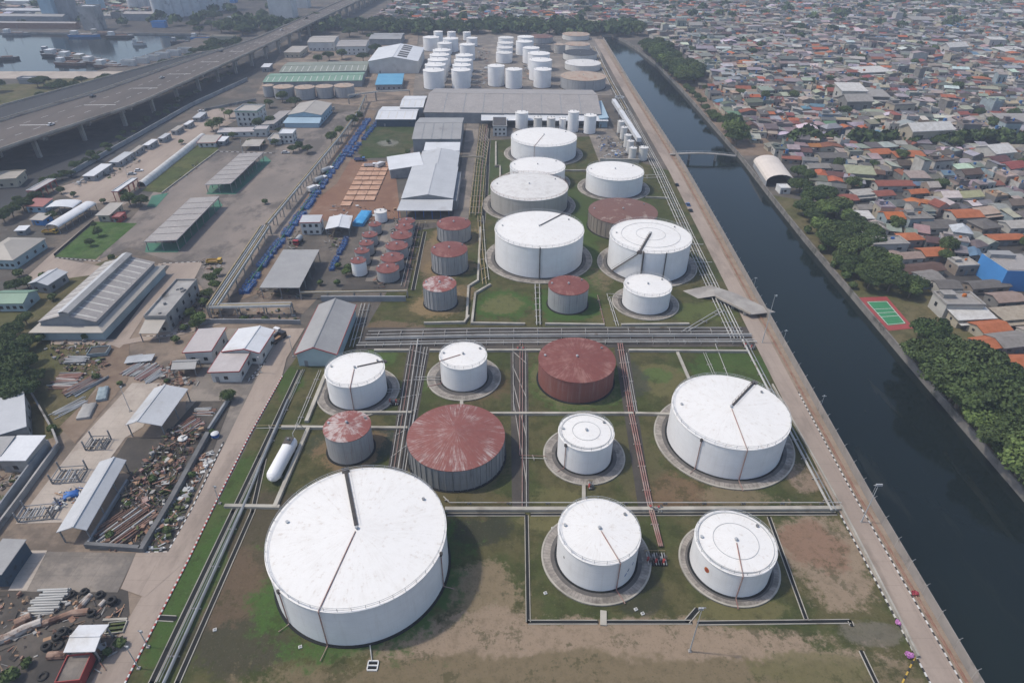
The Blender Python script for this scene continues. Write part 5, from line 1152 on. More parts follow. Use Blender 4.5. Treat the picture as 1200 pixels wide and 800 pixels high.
pipe_stack('rust-brown long pipes at the foot of the scrap enclosure', 150, 615, 12, 14, 1.02, ['rail_rust','scrap_rust','pipe_white','scrap_rust'], .26, .7, seed=10, jit=.08)
pipe_stack('rust-brown and white beams by the drum in the scrap enclosure', 222, 500, 6.5, 10, 1.0, ['rail_rust','pipe_red','pipe_white'], .2, .6, seed=11)
pipe_stack('pale lagged pipes stacked on the dark dirt yard', 59, 705, 6.2, 10, .06, ['pipe_white'], .27, .6, seed=12, jit=.03)
pipe_stack('three thin white pipes beside the stacked pale pipes', 44, 719, 6.5, 3, .15, ['pipe_white'], .14, .5, layers=1, seed=13)
def rolls(label, px, r_, mat, seed, name='cloth_roll'):
    P = GP(px); q = MB(); random.seed(seed)
    q.tube([p+Vector((U(-.2,.2),U(-.2,.2),r_*.6)) for p in P], r_, mat, 9)
    return tag(obj(name, q, None, False), label, 'roll')
M('liner_white', (.50,.46,.42), (.32,.25,.2), .5, (.16,.09,.06), .5, (.5,.62))
M('liner_brown', (.36,.25,.19), (.22,.13,.09), .5, (.09,.05,.04), .4, (.5,.62))
rolls('long dirty white pipe lining lying across the dirt yard, at the frame edge', [(-20,760),(10,748),(30,738),(50,731)], .95, 'liner_white', 1, 'pipe_lining')
rolls('brown pipe lining continuing from the white one toward the tyres', [(50,733),(68,726),(85,720),(105,717)], .75, 'liner_brown', 2, 'pipe_lining')
rolls('pale pipe lining lying behind the brown one', [(20,732),(38,724)], .9, 'liner_brown', 3, 'pipe_lining')
rolls('short pale pipe lining slanting to the stacked tyres', [(92,716),(108,697)], .6, 'liner_white', 4, 'pipe_lining')
rolls('brown lump of lining beside the near tyre pile', [(57,770),(78,769)], .8, 'liner_brown', 5, 'pipe_lining')
rolls('short reddish-white lining near the pile of black tyres', [(116,712),(124,704)], .5, 'liner_white', 6, 'pipe_lining')
def tyre(label, u, v, R_, n_=1, group='black tyres on the dirt yard', tilt=0):
    c = G(u, v); t = thing('tyre_pile', label, 'tyres', c, group)
    for i in range(n_):
        q = MB(); z = i*R_*.45; x, y = c.x+U(-.15,.15), c.y+U(-.15,.15)
        q.lathe(x, y, [(R_*.5,z+.05),(R_*.62,z),(R_*.95,z+.02),(R_,z+R_*.2),(R_*.95,z+R_*.38),(R_*.62,z+R_*.4),(R_*.5,z+R_*.35),(R_*.5,z+.05)], 'rubber', 18, cap=False); obj('tyre', q, t, True)
for i,(u,v,r_,n_) in enumerate([(79,700,.9,2),(85,697,.8,2),(91,698,.7,1),(100,694,.8,2),(117,698,.9,2),(132,706,1.0,3),(108,719,.9,2),(114,722,.7,1),(68,748,.9,3),(76,743,1.0,3),(84,741,.8,2),(56,759,1.0,2),(69,756,1.1,1),(51,792,1.0,1),(88,748,.8,2)]):
    tyre(['stack of black tyres touching the pale stacked pipes','second tyre stack right behind the pale pipes','single tyre beyond the pale pipes','tyre pair before the grey pad edge','tyre pair above the brown strip','tallest black tyre stack beside the brown strip','tyre pair at the end of the brown lining','small tyre by the brown lining end','tyre stack at the upper side of the heap left of the white shelter','biggest tyre stack beside the white shelter','tyre pair touching the white shelter','tyre pair on the near side of the heap','large tyre lying flat with an open hole in the heap','tyre lying alone in the weeds at the bottom','tyre pair under the shelter eave'][i], u, v, r_, n_)
# steel frames with corner posts holding pipes
for i,(A,B,C,lab) in enumerate([((101,528),(123,527),(130,515),'steel pipe cradle with four tall corner posts, farthest of three on the pale slab'),((64,566),(94,566),(101,551),'steel pipe cradle with tall corner posts, middle of three on the pale slab'),((22,612),(62,608),(70,594),'steel pipe cradle with corner posts, nearest of three on the pale slab')]):
    f = Fr(A,B,C,0); t = thing('pipe_cradle', lab, 'pipe cradle', f.P(f.w/2,f.d/2,0), 'pipe cradles on the pale slab')
    for x in (0,f.w):
        for y in (0,f.d): q = MB(); p = f.P(x,y,0); q.box(p.x,p.y,0,3.4,.28,.28,'steel_grey'); obj('corner_post', q, t)
    q = MB()
    for z in (.25,1.5):
        for a_,b_ in (((0,0),(f.w,0)),((f.w,0),(f.w,f.d)),((f.w,f.d),(0,f.d)),((0,f.d),(0,0))): q.beam(f.P(*a_,z), f.P(*b_,z), .18,.18,'steel_grey')
    obj('rail', q, t); random.seed(20+i)
    for k_ in range(11):
        q = MB(); x = f.w*(k_+.5)/11; z = .45+.32*U(0,2.6); q.tube([f.P(x+U(-.2,.2),.1,z), f.P(x+U(-.2,.2),f.d*U(.8,1),z)], .15, random.choice(['galvanised','steel_grey','pipe_white','steel_dark']), 6); obj('pipe', q, t)
# scrap
def scrap(label, poly, n_, seed, mats, hmax=1.2, smin=.3, smax=1.6):
    random.seed(seed); P = GP(poly); q = MB(); x0,x1 = min(p.x for p in P), max(p.x for p in P); y0,y1 = min(p.y for p in P), max(p.y for p in P)
    def inside(x, y):
        s = False
        for a, b in zip(P, P[1:]+P[:1]):
            if (a.y > y) != (b.y > y) and x < (b.x-a.x)*(y-a.y)/(b.y-a.y)+a.x: s = not s
        return s
    k_ = 0
    while k_ < n_:
        x, y = U(x0,x1), U(y0,y1)
        if not inside(x, y): continue
        k_ += 1; z = U(0,hmax)**1.3*.8; m_ = random.choice(mats); a = U(0,PI); ty = R(); c = Vector((x,y,z))
        if ty < .58:
            L_ = U(smin,smax)*(1.6 if ty > .2 else 2.6); d = Vector((math.cos(a)*L_/2, math.sin(a)*L_/2, U(-.35,.35))); q.beam(c-d, c+d, U(.08,.3), U(.06,.2), m_)
        elif ty < .8:
            d = Vector((math.cos(a), math.sin(a), U(-.3,.3)))*U(smin,smax)*.6; e = Vector((-d.y, d.x, U(-.4,.4)))*U(.5,1); n2 = d.cross(e).normalized()*.03
            A_ = [c-d-e, c+d-e, c+d+e, c-d+e]; q.grid([p-n2 for p in A_], [p+n2 for p in A_], m_); q.poly([p+n2 for p in A_], m_); q.poly([p-n2 for p in A_[::-1]], m_)
        else: q.box(x, y, max(0,z-.2), z+U(.2,.7), U(.3,smax*.8), U(.3,smax*.7), m_, a)
    o = obj('scrap_heap', q); tag(o, label, 'scrap'); o['kind'] = 'stuff'; return o
M('wall_dark', (.16,.16,.16), (.11,.11,.11), .3)
SM = ['scrap_rust','rail_rust','steel_grey','steel_dark','scrap_rust','brick_brown','wall_dirty','wood','pipe_white','scrap_rust','pipe_red','rubber','steel_dark','soil_dark','weed_leaf','weed_leaf','weed_leaf']
M('weed_leaf', (.06,.085,.03), (.10,.11,.045), .6)
scrap('mixed scrap metal heaped inside the long grey enclosure', [(198,505),(240,502),(196,578),(170,600),(140,600),(158,560),(185,525)], 520, 31, SM, 1.9)
scrap('scrap and weeds at the lower half of the grey enclosure', [(165,590),(200,560),(215,545),(175,630),(160,640),(120,640),(120,630)], 170, 32, SM+['weed_leaf','weed_leaf'], 1.0)
scrap('pale scrap sheets and weeds outside the enclosure beside the near road', [(208,575),(228,572),(218,600),(193,645),(175,645),(185,615)], 150, 33, ['wall_white','galvanised','weed_leaf','steel_grey','brick_brown','weed_leaf'], .9)
scrap('brownish scrap strip between the enclosure and the road kerb', [(235,535),(250,530),(238,560),(225,572),(222,560)], 90, 34, ['wood','rail_rust','pipe_white','brick_brown','wall_white'], .9)
scrap('low scrap scattered by the big trees and pallet box', [(60,418),(85,405),(128,425),(118,440),(100,440),(70,430)], 120, 35, SM, .9)
scrap('dark debris strewn over the dirt yard by the linings', [(0,695),(70,700),(130,700),(150,715),(95,740),(60,760),(0,790)], 170, 36, ['soil_dark','wood','steel_dark','rail_rust','wall_dirty','brick_brown','soil'], .5, .3, 1.3)
scrap('rubbish and bundles beside the pale slab frames', [(70,575),(100,570),(90,590),(62,600)], 50, 37, ['paint_blue','wood','wall_white','steel_grey'], .8)
scrap('bricks and dark debris round the small grey pavilion', [(188,432),(200,425),(215,440),(236,450),(205,452),(186,452)], 90, 38, ['brick_brown','steel_dark','soil_dark','wall_dirty','rail_rust'], .8)
scrap('materials lying around the concrete earthworks', [(390,240),(470,244),(468,258),(390,260)], 90, 39, ['wood','brick_brown','soil_red','wall_white','steel_grey'], .8)
scrap('drums and machine parts on the process area floor', [(698,160),(716,160),(730,186),(704,186)], 110, 40, ['steel_dark','steel_grey','paint_blue','wall_white','galvanised'], 1.6, .4, 2.0)
scrap('machine parts beside the cream vessels', [(722,155),(738,160),(738,186),(722,186)], 80, 41, ['steel_grey','galvanised','wall_cream','steel_dark'], 1.8, .4, 2.0)
scrap('white sacks and debris on the frontage verge', [(86,215),(105,207),(108,212),(92,220)], 50, 42, ['wall_white','galvanised','steel_grey'], 1.0)
scrap('pipes and valves among the far slim tanks', [(560,60),(574,60),(574,105),(556,105)], 110, 43, ['steel_grey','galvanised','rail_rust','steel_dark'], 3.0, .6, 3)
scrap('pipes and valves between the pair and the staggered far tanks', [(612,60),(622,60),(624,105),(614,105)], 70, 44, ['steel_grey','galvanised','rail_rust','wood'], 2.5, .6, 3)
scrap('dark machine parts on the floor of the red-topped columns', [(462,258),(474,258),(452,338),(436,338)], 110, 45, ['steel_dark','rail_rust','steel_grey','soil_dark'], .9)
YM = ['steel_dark','steel_grey','scrap_rust','wall_dirty','weed_leaf','weed_leaf','soil_dark','rail_rust','steel_dark']
for lab, poly, n_, sd in [('odds and ends stored along the wall behind the worn block',[(205,392),(236,378),(244,350),(236,340),(222,362),(200,388)],60,51),('pipes and boxes on the floor of the fenced garden',[(250,364),(345,362),(350,376),(240,376)],70,52),('dark pipe scraps behind the pipe bridge bend',[(236,306),(256,306),(262,316),(240,318)],40,53),
    ('dark stacks of timber below the taupe warehouse',[(60,399),(130,402),(120,412),(40,410)],60,54),('rubbish behind the neighbouring lean-to',[(0,560),(30,548),(36,560),(0,600)],50,55),('odds and ends under the near white shelter',[(110,735),(145,745),(120,790),(100,790)],40,56),('pallets and boxes along the frontage stalls',[(120,206),(160,184),(166,190),(128,210)],50,57),
    ('goods lying beside the two-storey office and open shed',[(340,270),(350,262),(352,300),(336,300)],40,58),('equipment on the yard in front of the wide light grey canopy',[(300,338),(352,338),(352,350),(300,350)],45,59),('stored goods between canopy and blue skids',[(385,262),(402,262),(400,300),(380,290)],35,60),('debris at the end of the grass strip',[(190,226),(232,190),(236,194),(200,228)],30,61)]:
    scrap(lab, poly, n_, sd, YM, .8, .3, 1.5)
# enclosure walls, side walls
wall_run('grey low wall at the foot of the scrap enclosure', [(104,641),(164,645)], .9, 1.5, 'wall_dark')
wall_run('dark grey low wall down the road side of the scrap enclosure', [(168,645),(200,592),(244,512)], 1.2, 1.5, 'wall_dark')
wall_run('grey low wall on the shed side of the scrap enclosure', [(104,640),(150,566)], .5, 1.2, 'wall_grey')
wall_run('dark wall up the road side of the upper scrap stacks', [(246,505),(271,466)], .6, 1.4, 'wall_grey')
wall_run('high grey side wall with rust-brown coping beside the pale slab', [(-30,660),(30,580),(70,524),(64,508),(40,466),(20,430)], .5, 1.8, 'wall_dirty')
wall_run('grey side wall of the neighbouring plot behind the lean-to', [(0,608),(60,525)], .4, 3.0, 'wall_grey')
wall_run('grey garden wall behind the red-edged workshops', [(217,385),(244,379),(300,379),(352,380)], .4, 1.8, 'wall_grey')
wall_run('grey low wall along the foot of the red-topped tank floor', [(378,353),(475,353)], .6, 2.2, 'wall_grey')
wall_run('long grey wall between the highway road and the frontage stalls', [(80,208),(150,168),(225,125),(290,95)], .5, 2.6, 'wall_grey')
wall_run('dark fence along the lawn edge by the inner road', [(64,300),(110,260)], .15, 1.0, 'steel_dark', name='fence', cat='fence')
wall_run('green fence beside the blue racks', [(292,335),(330,283),(400,182)], .2, 1.6, 'paint_green', name='fence', cat='fence')
wall_run('pale yard wall on the far side of the asphalt yard', [(330,150),(392,128)], .4, 1.8, 'wall_dirty')
wall_run('pale low wall along the far grass strip', [(190,227),(256,177)], .4, .7, 'bund_concrete')
wall_run('concrete wall round the wide upper road', [(240,130),(300,118)], .4, 1.6, 'wall_dirty')
# boxes, tarps, truck beds
def tarp(label, A, B, C, h, mat, name='covered_stack', cat='covered stack', base='wood'):
    f = Fr(A,B,C,h); t = thing(name, label, cat, f.P(f.w/2,f.d/2,0)); q = MB(); rows = []
    n_ = 7
    for j in range(n_+1): rows.append([f.P(f.w*i/n_, f.d*j/n_, h+U(-.15,.15)-(.35 if i in (0,n_) or j in (0,n_) else 0)) for i in range(n_+1)])
    for a_, b_ in zip(rows, rows[1:]): q.grid(a_, b_, mat, False)
    rim = rows[0]+[r_[-1] for r_ in rows[1:]]+rows[-1][-2::-1]+[r_[0] for r_ in rows[-2:0:-1]]
    q.grid([Vector((p.x,p.y,.05)) for p in rim], rim, mat); obj('tarpaulin', q, t, True)
    q = MB(); f.hull(q,.1,f.w-.1,.1,f.d-.1,.0,.15,base); obj('pallet', q, t); return t
M('tarp_grey', (.30,.36,.38), (.22,.27,.29), .6, (.36,.38,.37), .4)
tarp('blue-grey tarpaulin over a long stack beside the dirt track', (110,468),(122,465),(128,450), 1.4, 'tarp_grey')
tarp('open stack with teal sides and pale top below the tarpaulin', (88,489),(104,487),(112,470), 1.2, 'wall_dirty')
tarp('bright blue tarpaulin over goods by the red-topped columns', (414,260),(426,261),(434,246), 2.2, 'tarp_blue')
tarp('blue tarpaulin bundle beside the middle pipe cradle', (75,582),(92,580),(90,573), 1.0, 'paint_blue')
def open_box(label, A, B, C, h, wall, floor, name='skip', cat='container'):
    f = Fr(A,B,C,h); t = thing(name, label, cat, f.P(f.w/2,f.d/2,0)); q = MB()
    for x0,x1,y0,y1 in ((0,f.w,0,.15),(0,f.w,f.d-.15,f.d),(0,.15,.15,f.d-.15),(f.w-.15,f.w,.15,f.d-.15)): f.hull(q,x0,x1,y0,y1,.3,h,wall)
    obj('side_wall', q, t); q = MB(); f.hull(q,.15,f.w-.15,.15,f.d-.15,.3,h-.35,floor); obj('floor', q, t); q = MB()
    for y in (.8,f.d-.8): f.hull(q,.2,f.w-.2,y-.2,y+.2,0,.3,'steel_dark')
    obj('skid', q, t); return t
open_box('red open-top container parked under the white shelter by the near road', (65,798),(94,797),(106,765), 2.6, 'paint_red', 'slab_grey')
open_box('pale box-shaped open container at the head of the weeds', (101,415),(124,413),(130,404), 1.5, 'tarp_grey', 'soil_dark')
wall_run('pale slab lid leaning over a pit by the white shelter', [(123,727),(148,726)], .5, .5, 'bund_concrete')
open_box('low concrete-edged pit planted with weeds beside the white shelter', (122,742),(144,740),(149,726), .6, 'bund_concrete', 'weed_leaf', 'planter', 'planter')
t = thing('metal_sheet', 'grey metal sheet lying on the pipes near the pavilion', 'sheet', G(164,424)); f = Fr((147,424),(178,424),(180,416),.9); q = MB(); f.slab(q,[(0,0,.8),(f.w,0,1.0),(f.w,f.d,1.1),(0,f.d,.9)],.06,'galvanised'); obj('sheet', q, t)
for x in (.5,f.w-.5): q = MB(); f.hull(q,x-.15,x+.15,.3,f.d-.3,0,.75,'wood'); obj('bearer', q, t)
# round blue drum and fuel tank by the enclosure
t = thing('water_drum', 'blue drum with a pale lid beside the scrap enclosure and the near road', 'drum', G(253,512)); p = G(253,512); q = MB(); q.lathe(p.x,p.y,[(1.0,.4),(1.05,.9),(1.0,1.4)],'paint_blue',18); obj('drum', q, t); q = MB(); q.lathe(p.x,p.y,[(1.05,1.42),(.6,1.7),(.1,1.8)],'roof_white',18); obj('lid', q, t); q = MB(); q.box(p.x,p.y,0,.4,1.8,1.8,'concrete'); obj('plinth', q, t)
t = thing('scrap_disc', 'round white dish lying on the scrap heap', 'dish', G(215,512)); p = G(214,513,1.6); q = MB(); q.lathe(p.x,p.y,[(1.3,1.5),(1.2,1.7),(.3,1.75)],'wall_white',20); obj('dish', q, t); q = MB(); q.lathe(p.x,p.y,[(.3,1.75),(.3,1.95)],'steel_grey',10); obj('hub', q, t)
# small sump by the huge tank
t = thing('sump_box', 'small white-edged double sump in the grass in front of the huge tank', 'sump', G(437,780)); p = G(437,780); q = MB()
for dx in (-.9,0,.9): q.box(p.x,p.y+dx,0,.35,1.9,.22,'paint_white')
for dx in (-.95,.95): q.box(p.x+dx,p.y,0,.352,.2,1.6,'paint_white')
obj('rim', q, t); q = MB(); q.tube([G(436,775)+Vector((0,0,.3)), G(434,757)+Vector((0,0,.5))],.12,'pipe_white',6); obj('pipe', q, t); q = MB(); q.box(p.x,p.y,.0,.05,1.8,1.7,'dark_drain'); obj('pit', q, t)
for i,(u,v) in enumerate([(352,758),(252,738),(648,619),(639,695),(745,714),(753,719)]):
    p = G(u,v); q = MB(); q.box(p.x,p.y,0,.3,.7,.6,'wall_white',.4); q.box(p.x,p.y,.303,.4,.4,.3,'steel_grey',.4); tag(obj('marker_block', q), ['white marker block in the grass edge in front of the huge tank','white marker block on the dark field near the long drain','white marker block behind the round stone apron','white marker block on the left of the round stone apron','white marker block below the round stone apron, nearer it','white marker block below the round stone apron, nearer the mast'][i], 'marker block', 'white marker blocks')
# blue steel racks: one frame with parts, then copies
M('cyl_blue', (.06,.17,.42), (.16,.26,.45), 1.2, (.02,.04,.1), .7, (.5,.6), .5)
proto = thing('gas_skid', 'blue steel skid of cylinders in the long row beside the tan pipe bridge', 'gas skid', (0,0,0), 'blue skids in the long row')
q = MB()
for x in (-1.8,1.8):
    for y in (-.95,.95): q.box(x,y,0,1.7,.14,.14,'paint_blue')
for z in (.15,1.65):
    for y in (-.95,.95): q.beam((-1.8,y,z),(1.8,y,z),.12,.12,'paint_blue')
    for x in (-1.8,0,1.8): q.beam((x,-.95,z),(x,.95,z),.12,.12,'paint_blue')
obj('frame', q, proto)
for y in (-.5,.5):
    for z in (.5,1.15): q = MB(); q.tube([(-1.6,y,z),(1.6,y,z)],.3,'paint_blue' if z < 1 else 'cyl_blue',8); obj('cylinder', q, proto)
q = MB(); q.box(1.6,0,.4,1.5,.12,1.2,'galvanised'); q.tube([(-.9,-.6,1.78),(-.9,.6,1.78)],.1,'pipe_white',6); q.box(.6,.1,1.5,1.8,.7,.4,'steel_dark'); obj('manifold', q, proto)
for o in proto.children: o.data.materials[0]
SK = [(proto, None)]
def lerp_px(a, b, n_): return [(a[0]+(b[0]-a[0])*(i+.5)/n_, a[1]+(b[1]-a[1])*(i+.5)/n_) for i in range(n_)]
# ------------------------------------------------------------------ vehicles
def make_car(name, label, cat, paint, L=4.3, W_=1.75, Hh=1.45, kind='car'):
    t = thing(name, label, cat, (0,0,0)); q = MB(); r_ = .33 if kind == 'car' else .5
    if kind == 'car':
        prof = [(-L/2,.35),(-L/2,.75),(-L/2+.5,.85),(-L*.22,.9),(L*.2,.9),(L/2-.15,.82),(L/2,.6),(L/2,.35)]
        q.grid([(x,-W_/2,z) for x,z in prof],[(x,W_/2,z) for x,z in prof],paint); q.poly([(x,-W_/2,z) for x,z in prof],paint); q.poly([(x,W_/2,z) for x,z in prof[::-1]],paint); obj('body', q, t)
        q = MB(); a = [(-L*.40,-W_*.46,.9),(L*.22,-W_*.46,.9),(L*.22,W_*.46,.9),(-L*.40,W_*.46,.9)]; b = [(-L*.30,-W_*.38,Hh),(L*.06,-W_*.38,Hh),(L*.06,W_*.38,Hh),(-L*.30,W_*.38,Hh)]
        q.grid(a,b,'glass_dark'); obj('window', q, t); q = MB(); q.box(-L*.12,0,Hh,Hh+.04,L*.37,W_*.78,paint); obj('roof', q, t)
    else:
        q.box(L*.36,0,.5,2.3,L*.24,W_,paint); obj('cab', q, t); q = MB(); q.box(L*.36+L*.12,0,1.3,2.0,.06,W_*.9,'glass_dark'); q.box(L*.37,0,1.35,1.95,L*.16,W_+.04,'glass_dark'); obj('window', q, t)
        q = MB(); q.box(-L*.14,0,.75,.95,L*.72,W_,'steel_dark'); obj('chassis', q, t); q = MB()
        if kind == 'tanker': q.tube([(-L*.48,0,1.9),(L*.2,0,1.9)],W_*.47,'galvanised',14)
        elif kind == 'box': q.box(-L*.14,0,.95,2.9,L*.7,W_,'roof_white')
        else: q.box(-L*.14,0,.95,1.1,L*.72,W_,'wood'); q.box(-L*.14,-W_/2,1.1,1.8,L*.72,.08,paint); q.box(-L*.14,W_/2,1.1,1.8,L*.72,.08,paint); q.box(-L*.5,0,1.1,1.8,.08,W_-.2,paint)
        obj('load_bed', q, t)
    for x in (-L*.31,L*.31):
        for y in (-1,1):
            q = MB(); yy_ = y*(W_/2-.08); n_ = 12; ra = [(x+r_*math.cos(2*PI*i/n_), yy_-.1, r_+r_*math.sin(2*PI*i/n_)) for i in range(n_)]; rb = [(a_,b_+.2,c_) for a_,b_,c_ in ra]
            q.grid(ra,rb,'rubber'); q.poly(ra[::-1],'rubber'); q.poly(rb,'rubber'); obj('wheel', q, t)
    return t
M('car_silver', (.42,.43,.44), rough=.35, spec=.5); M('car_white', (.7,.7,.7), rough=.35, spec=.5); M('car_black', (.02,.02,.022), rough=.3, spec=.5); M('car_red', (.35,.03,.03), rough=.35, spec=.5); M('car_blue', (.05,.12,.3), rough=.35, spec=.5)
def park(t, u, v, deg, z=0, label=None, pos=None):
    p = pos or G(u, v, z); t.location = (p.x, p.y, z if pos is None else pos.z); t.rotation_euler.z = math.radians(deg)
    if label: t['label'] = label
park(make_car('truck','dark truck parked beside the white cross-gabled workshop','truck','car_black',6.5,2.3,kind='flat'), 326, 399, 65)
park(make_car('truck','white-cabbed truck next to the dark one by the workshop','truck','car_white',5.2,2.1,kind='flat'), 321, 394, 65)
park(make_car('truck','red tractor truck standing by the two-storey office','truck','car_red',5.6,2.3,kind='tanker'), 350, 285, 260)
park(make_car('van','silver van parked at the edge of the far asphalt yard','van','car_silver',4.8,1.9), 335, 180, 3)
park(make_car('truck','yellow loader truck by the arched car shelter','truck','paint_yellow',6,2.2,kind='flat'), 60, 274, 5)
park(make_car('truck','yellow truck parked by the frontage stalls','truck','paint_yellow',6.5,2.4,kind='flat'), 115, 205, 25)
park(make_car('car','dark car beside the yellow truck on the frontage','car','car_black'), 124, 206, 20)
park(make_car('car','white car behind the red-topped gate','car','car_silver'), 155, 205, 15)
park(make_car('car','silver car next to the gate canopy tip','car','car_white'), 163, 201, 15)
park(make_car('car','white car parked by the far frontage wall','car','car_white'), 236, 131, 40)
park(make_car('car','dark blue car driving on the canal road beside the brown tank','car','car_blue',3.6,1.6), 806, 241, 93)
park(make_car('car','small dark car following on the canal road','car','car_black',3.2,1.5), 809, 248, 93)
park(make_car('car','small dark car on the canal road by the canal rack crossing','car','car_black',3.2,1.5), 793, 218, 93)
park(make_car('truck','yellow trailer truck at the edge of the asphalt near the kerb','truck','paint_yellow',6,2.2,kind='flat'), 252, 309, 5)
park(make_car('truck','tanker truck with silver barrel beside the earthworks','truck','car_white',8,2.5,kind='tanker'), 384, 202, 58)
park(make_car('truck','second silver tanker beside the earthworks, nearer the office','truck','car_white',8,2.5,kind='tanker'), 376, 213, 58)
park(make_car('truck','box truck with brown load behind the silver tankers','truck','car_white',7,2.5,kind='box'), 368, 224, 58)
park(make_car('truck','flat truck with a pale cab by the grass plot','truck','car_white',6.5,2.4,kind='flat'), 434, 196, 5)
park(make_car('truck','pale truck between the grass plot and the white lean-to','truck','car_silver',6.5,2.4,kind='box'), 446, 196, 60)
park(make_car('truck','blue-bedded flat truck beside the grass plot','truck','car_blue',6,2.4,kind='flat'), 422, 189, 5)
# highway cars
def zdeck(): return 13.6
HWC = [(109,114,'car_black','small black car on the elevated highway near the frame edge'),(259,61,'car_black','small black car far along the elevated highway'),(60,147,'car_white','white car on the near lanes of the elevated highway'),(330,36,'car_white','white car far up the elevated highway'),(190,92,'car_silver','silver car midway along the elevated highway')]
for u,v,c,lab in HWC: park(make_car('car',lab,'car',c), u, v, 78, pos=G(u,v,13.65)+Vector((0,0,0)))
# stacks of timber-coloured slabs in the earthworks
sproto = thing('slab_stack', 'flat peach-coloured slab stack in the grid of the earthworks', 'slab stack', (0,0,0), 'peach slab stacks in the earthworks')
q = MB(); q.box(0,0,.3,.55,4.6,3.9,'wood_peach'); obj('slab', q, sproto); q = MB()
for x in (-1.8,0,1.8): q.box(x,0,0,.3,.25,3.6,'brick_brown')
obj('bearer', q, sproto)
# ------------------------------------------------------------------ elevated highway
NE = [(-40,-330),(130,-305),(240,-283),(331,-269),(425,-243),(620,-230),(988,-212),(1300,-198)]
MIDW = [(-40,-366),(130,-341),(250,-320),(384,-303),(459,-283),(570,-267),(676,-249),(986,-235),(1300,-222)]
FE = [(-40,-390),(130,-365),(250,-342),(417,-326),(498,-304),(588,-278),(620,-258)]
def ix(tab, y): return interp(tab, y)
def deck_thing(label, left, right, z, y0, y1, top, piers=True, step=20):
    t = thing('elevated_highway', label, 'elevated highway', (ix(right,400), 400, 0)); q, pl, pr_ = MB(), MB(), MB()
    Y = list(range(y0, y1, step)); 
    for a, b in zip(Y, Y[1:]):
        A = [(ix(left,a),a),(ix(right,a),a),(ix(right,b),b),(ix(left,b),b)]
        q.poly([(x,y,z) for x,y in A], top); q.poly([(x+(1.5 if i in (0,3) else -1.5),y,z-1.6) for i,(x,y) in enumerate(A)][::-1], 'concrete')
        q.poly([(A[1][0],a,z-.35),(A[2][0],b,z-.35),(A[2][0],b,z),(A[1][0],a,z)], 'concrete'); q.poly([(A[1][0]-1.5,a,z-1.6),(A[2][0]-1.5,b,z-1.6),(A[2][0],b,z-.35),(A[1][0],a,z-.35)], 'concrete')
        q.poly([(A[0][0]+1.5,a,z-1.6),(A[0][0],a,z-.35),(A[3][0],b,z-.35),(A[3][0]+1.5,b,z-1.6)][::-1], 'concrete')
        for m_, i, j in ((pl,0,3),(pr_,1,2)): m_.beam((A[i][0],a,z+.5),(A[j][0],b,z+.5),.35,1.1,'concrete_pale')
    obj('deck', q, t); obj('parapet', pl, t); obj('parapet', pr_, t)
    if piers:
        for y in range(y0+12, y1, 32):
            q = MB(); xl, xr = ix(left,y), ix(right,y); xc, hw = (xl+xr)/2, (xr-xl)/2
            for s in (-.45,.55): q.box(xc+hw*s, y, 0, z-3.2, 2.2, 2.0, 'concrete')
            q.prism([(xc-hw*.85,y-1.1),(xc+hw*.85,y-1.1),(xc+hw*.85,y+1.1),(xc-hw*.85,y+1.1)], z-3.2, z-1.65, 'concrete'); obj('pier', q, t)
    return t
h1 = deck_thing('wide elevated highway with brown lanes nearest the depot', MIDW, NE, 13.6, 60, 1300, 'road_brown')
q = MB()
for fr in (.33,.66):
    for y in range(80, 1200, 12):
        x = ix(MIDW,y)*(1-fr)+ix(NE,y)*fr; x2 = ix(MIDW,y+5)*(1-fr)+ix(NE,y+5)*fr; lline(q, Vector((x,y,0)), Vector((x2,y+5,0)), .3, 13.63)
obj('lane_marking', q, h1)
q = MB()
for y in range(330, 1000, 46):
    lx, rx = ix(MIDW,y), ix(NE,y); lline(q, Vector((lx+(rx-lx)*.35,y,0)), Vector((lx+(rx-lx)*.75,y+1.5,0)), .8, 13.635)
obj('expansion_joint', q, h1)
MIDF = [(y, x-3.2) for y, x in MIDW]
h2 = deck_thing('darker elevated highway carriageway on the harbour side', FE, MIDF, 13.6, 60, 621, 'road_asphalt')
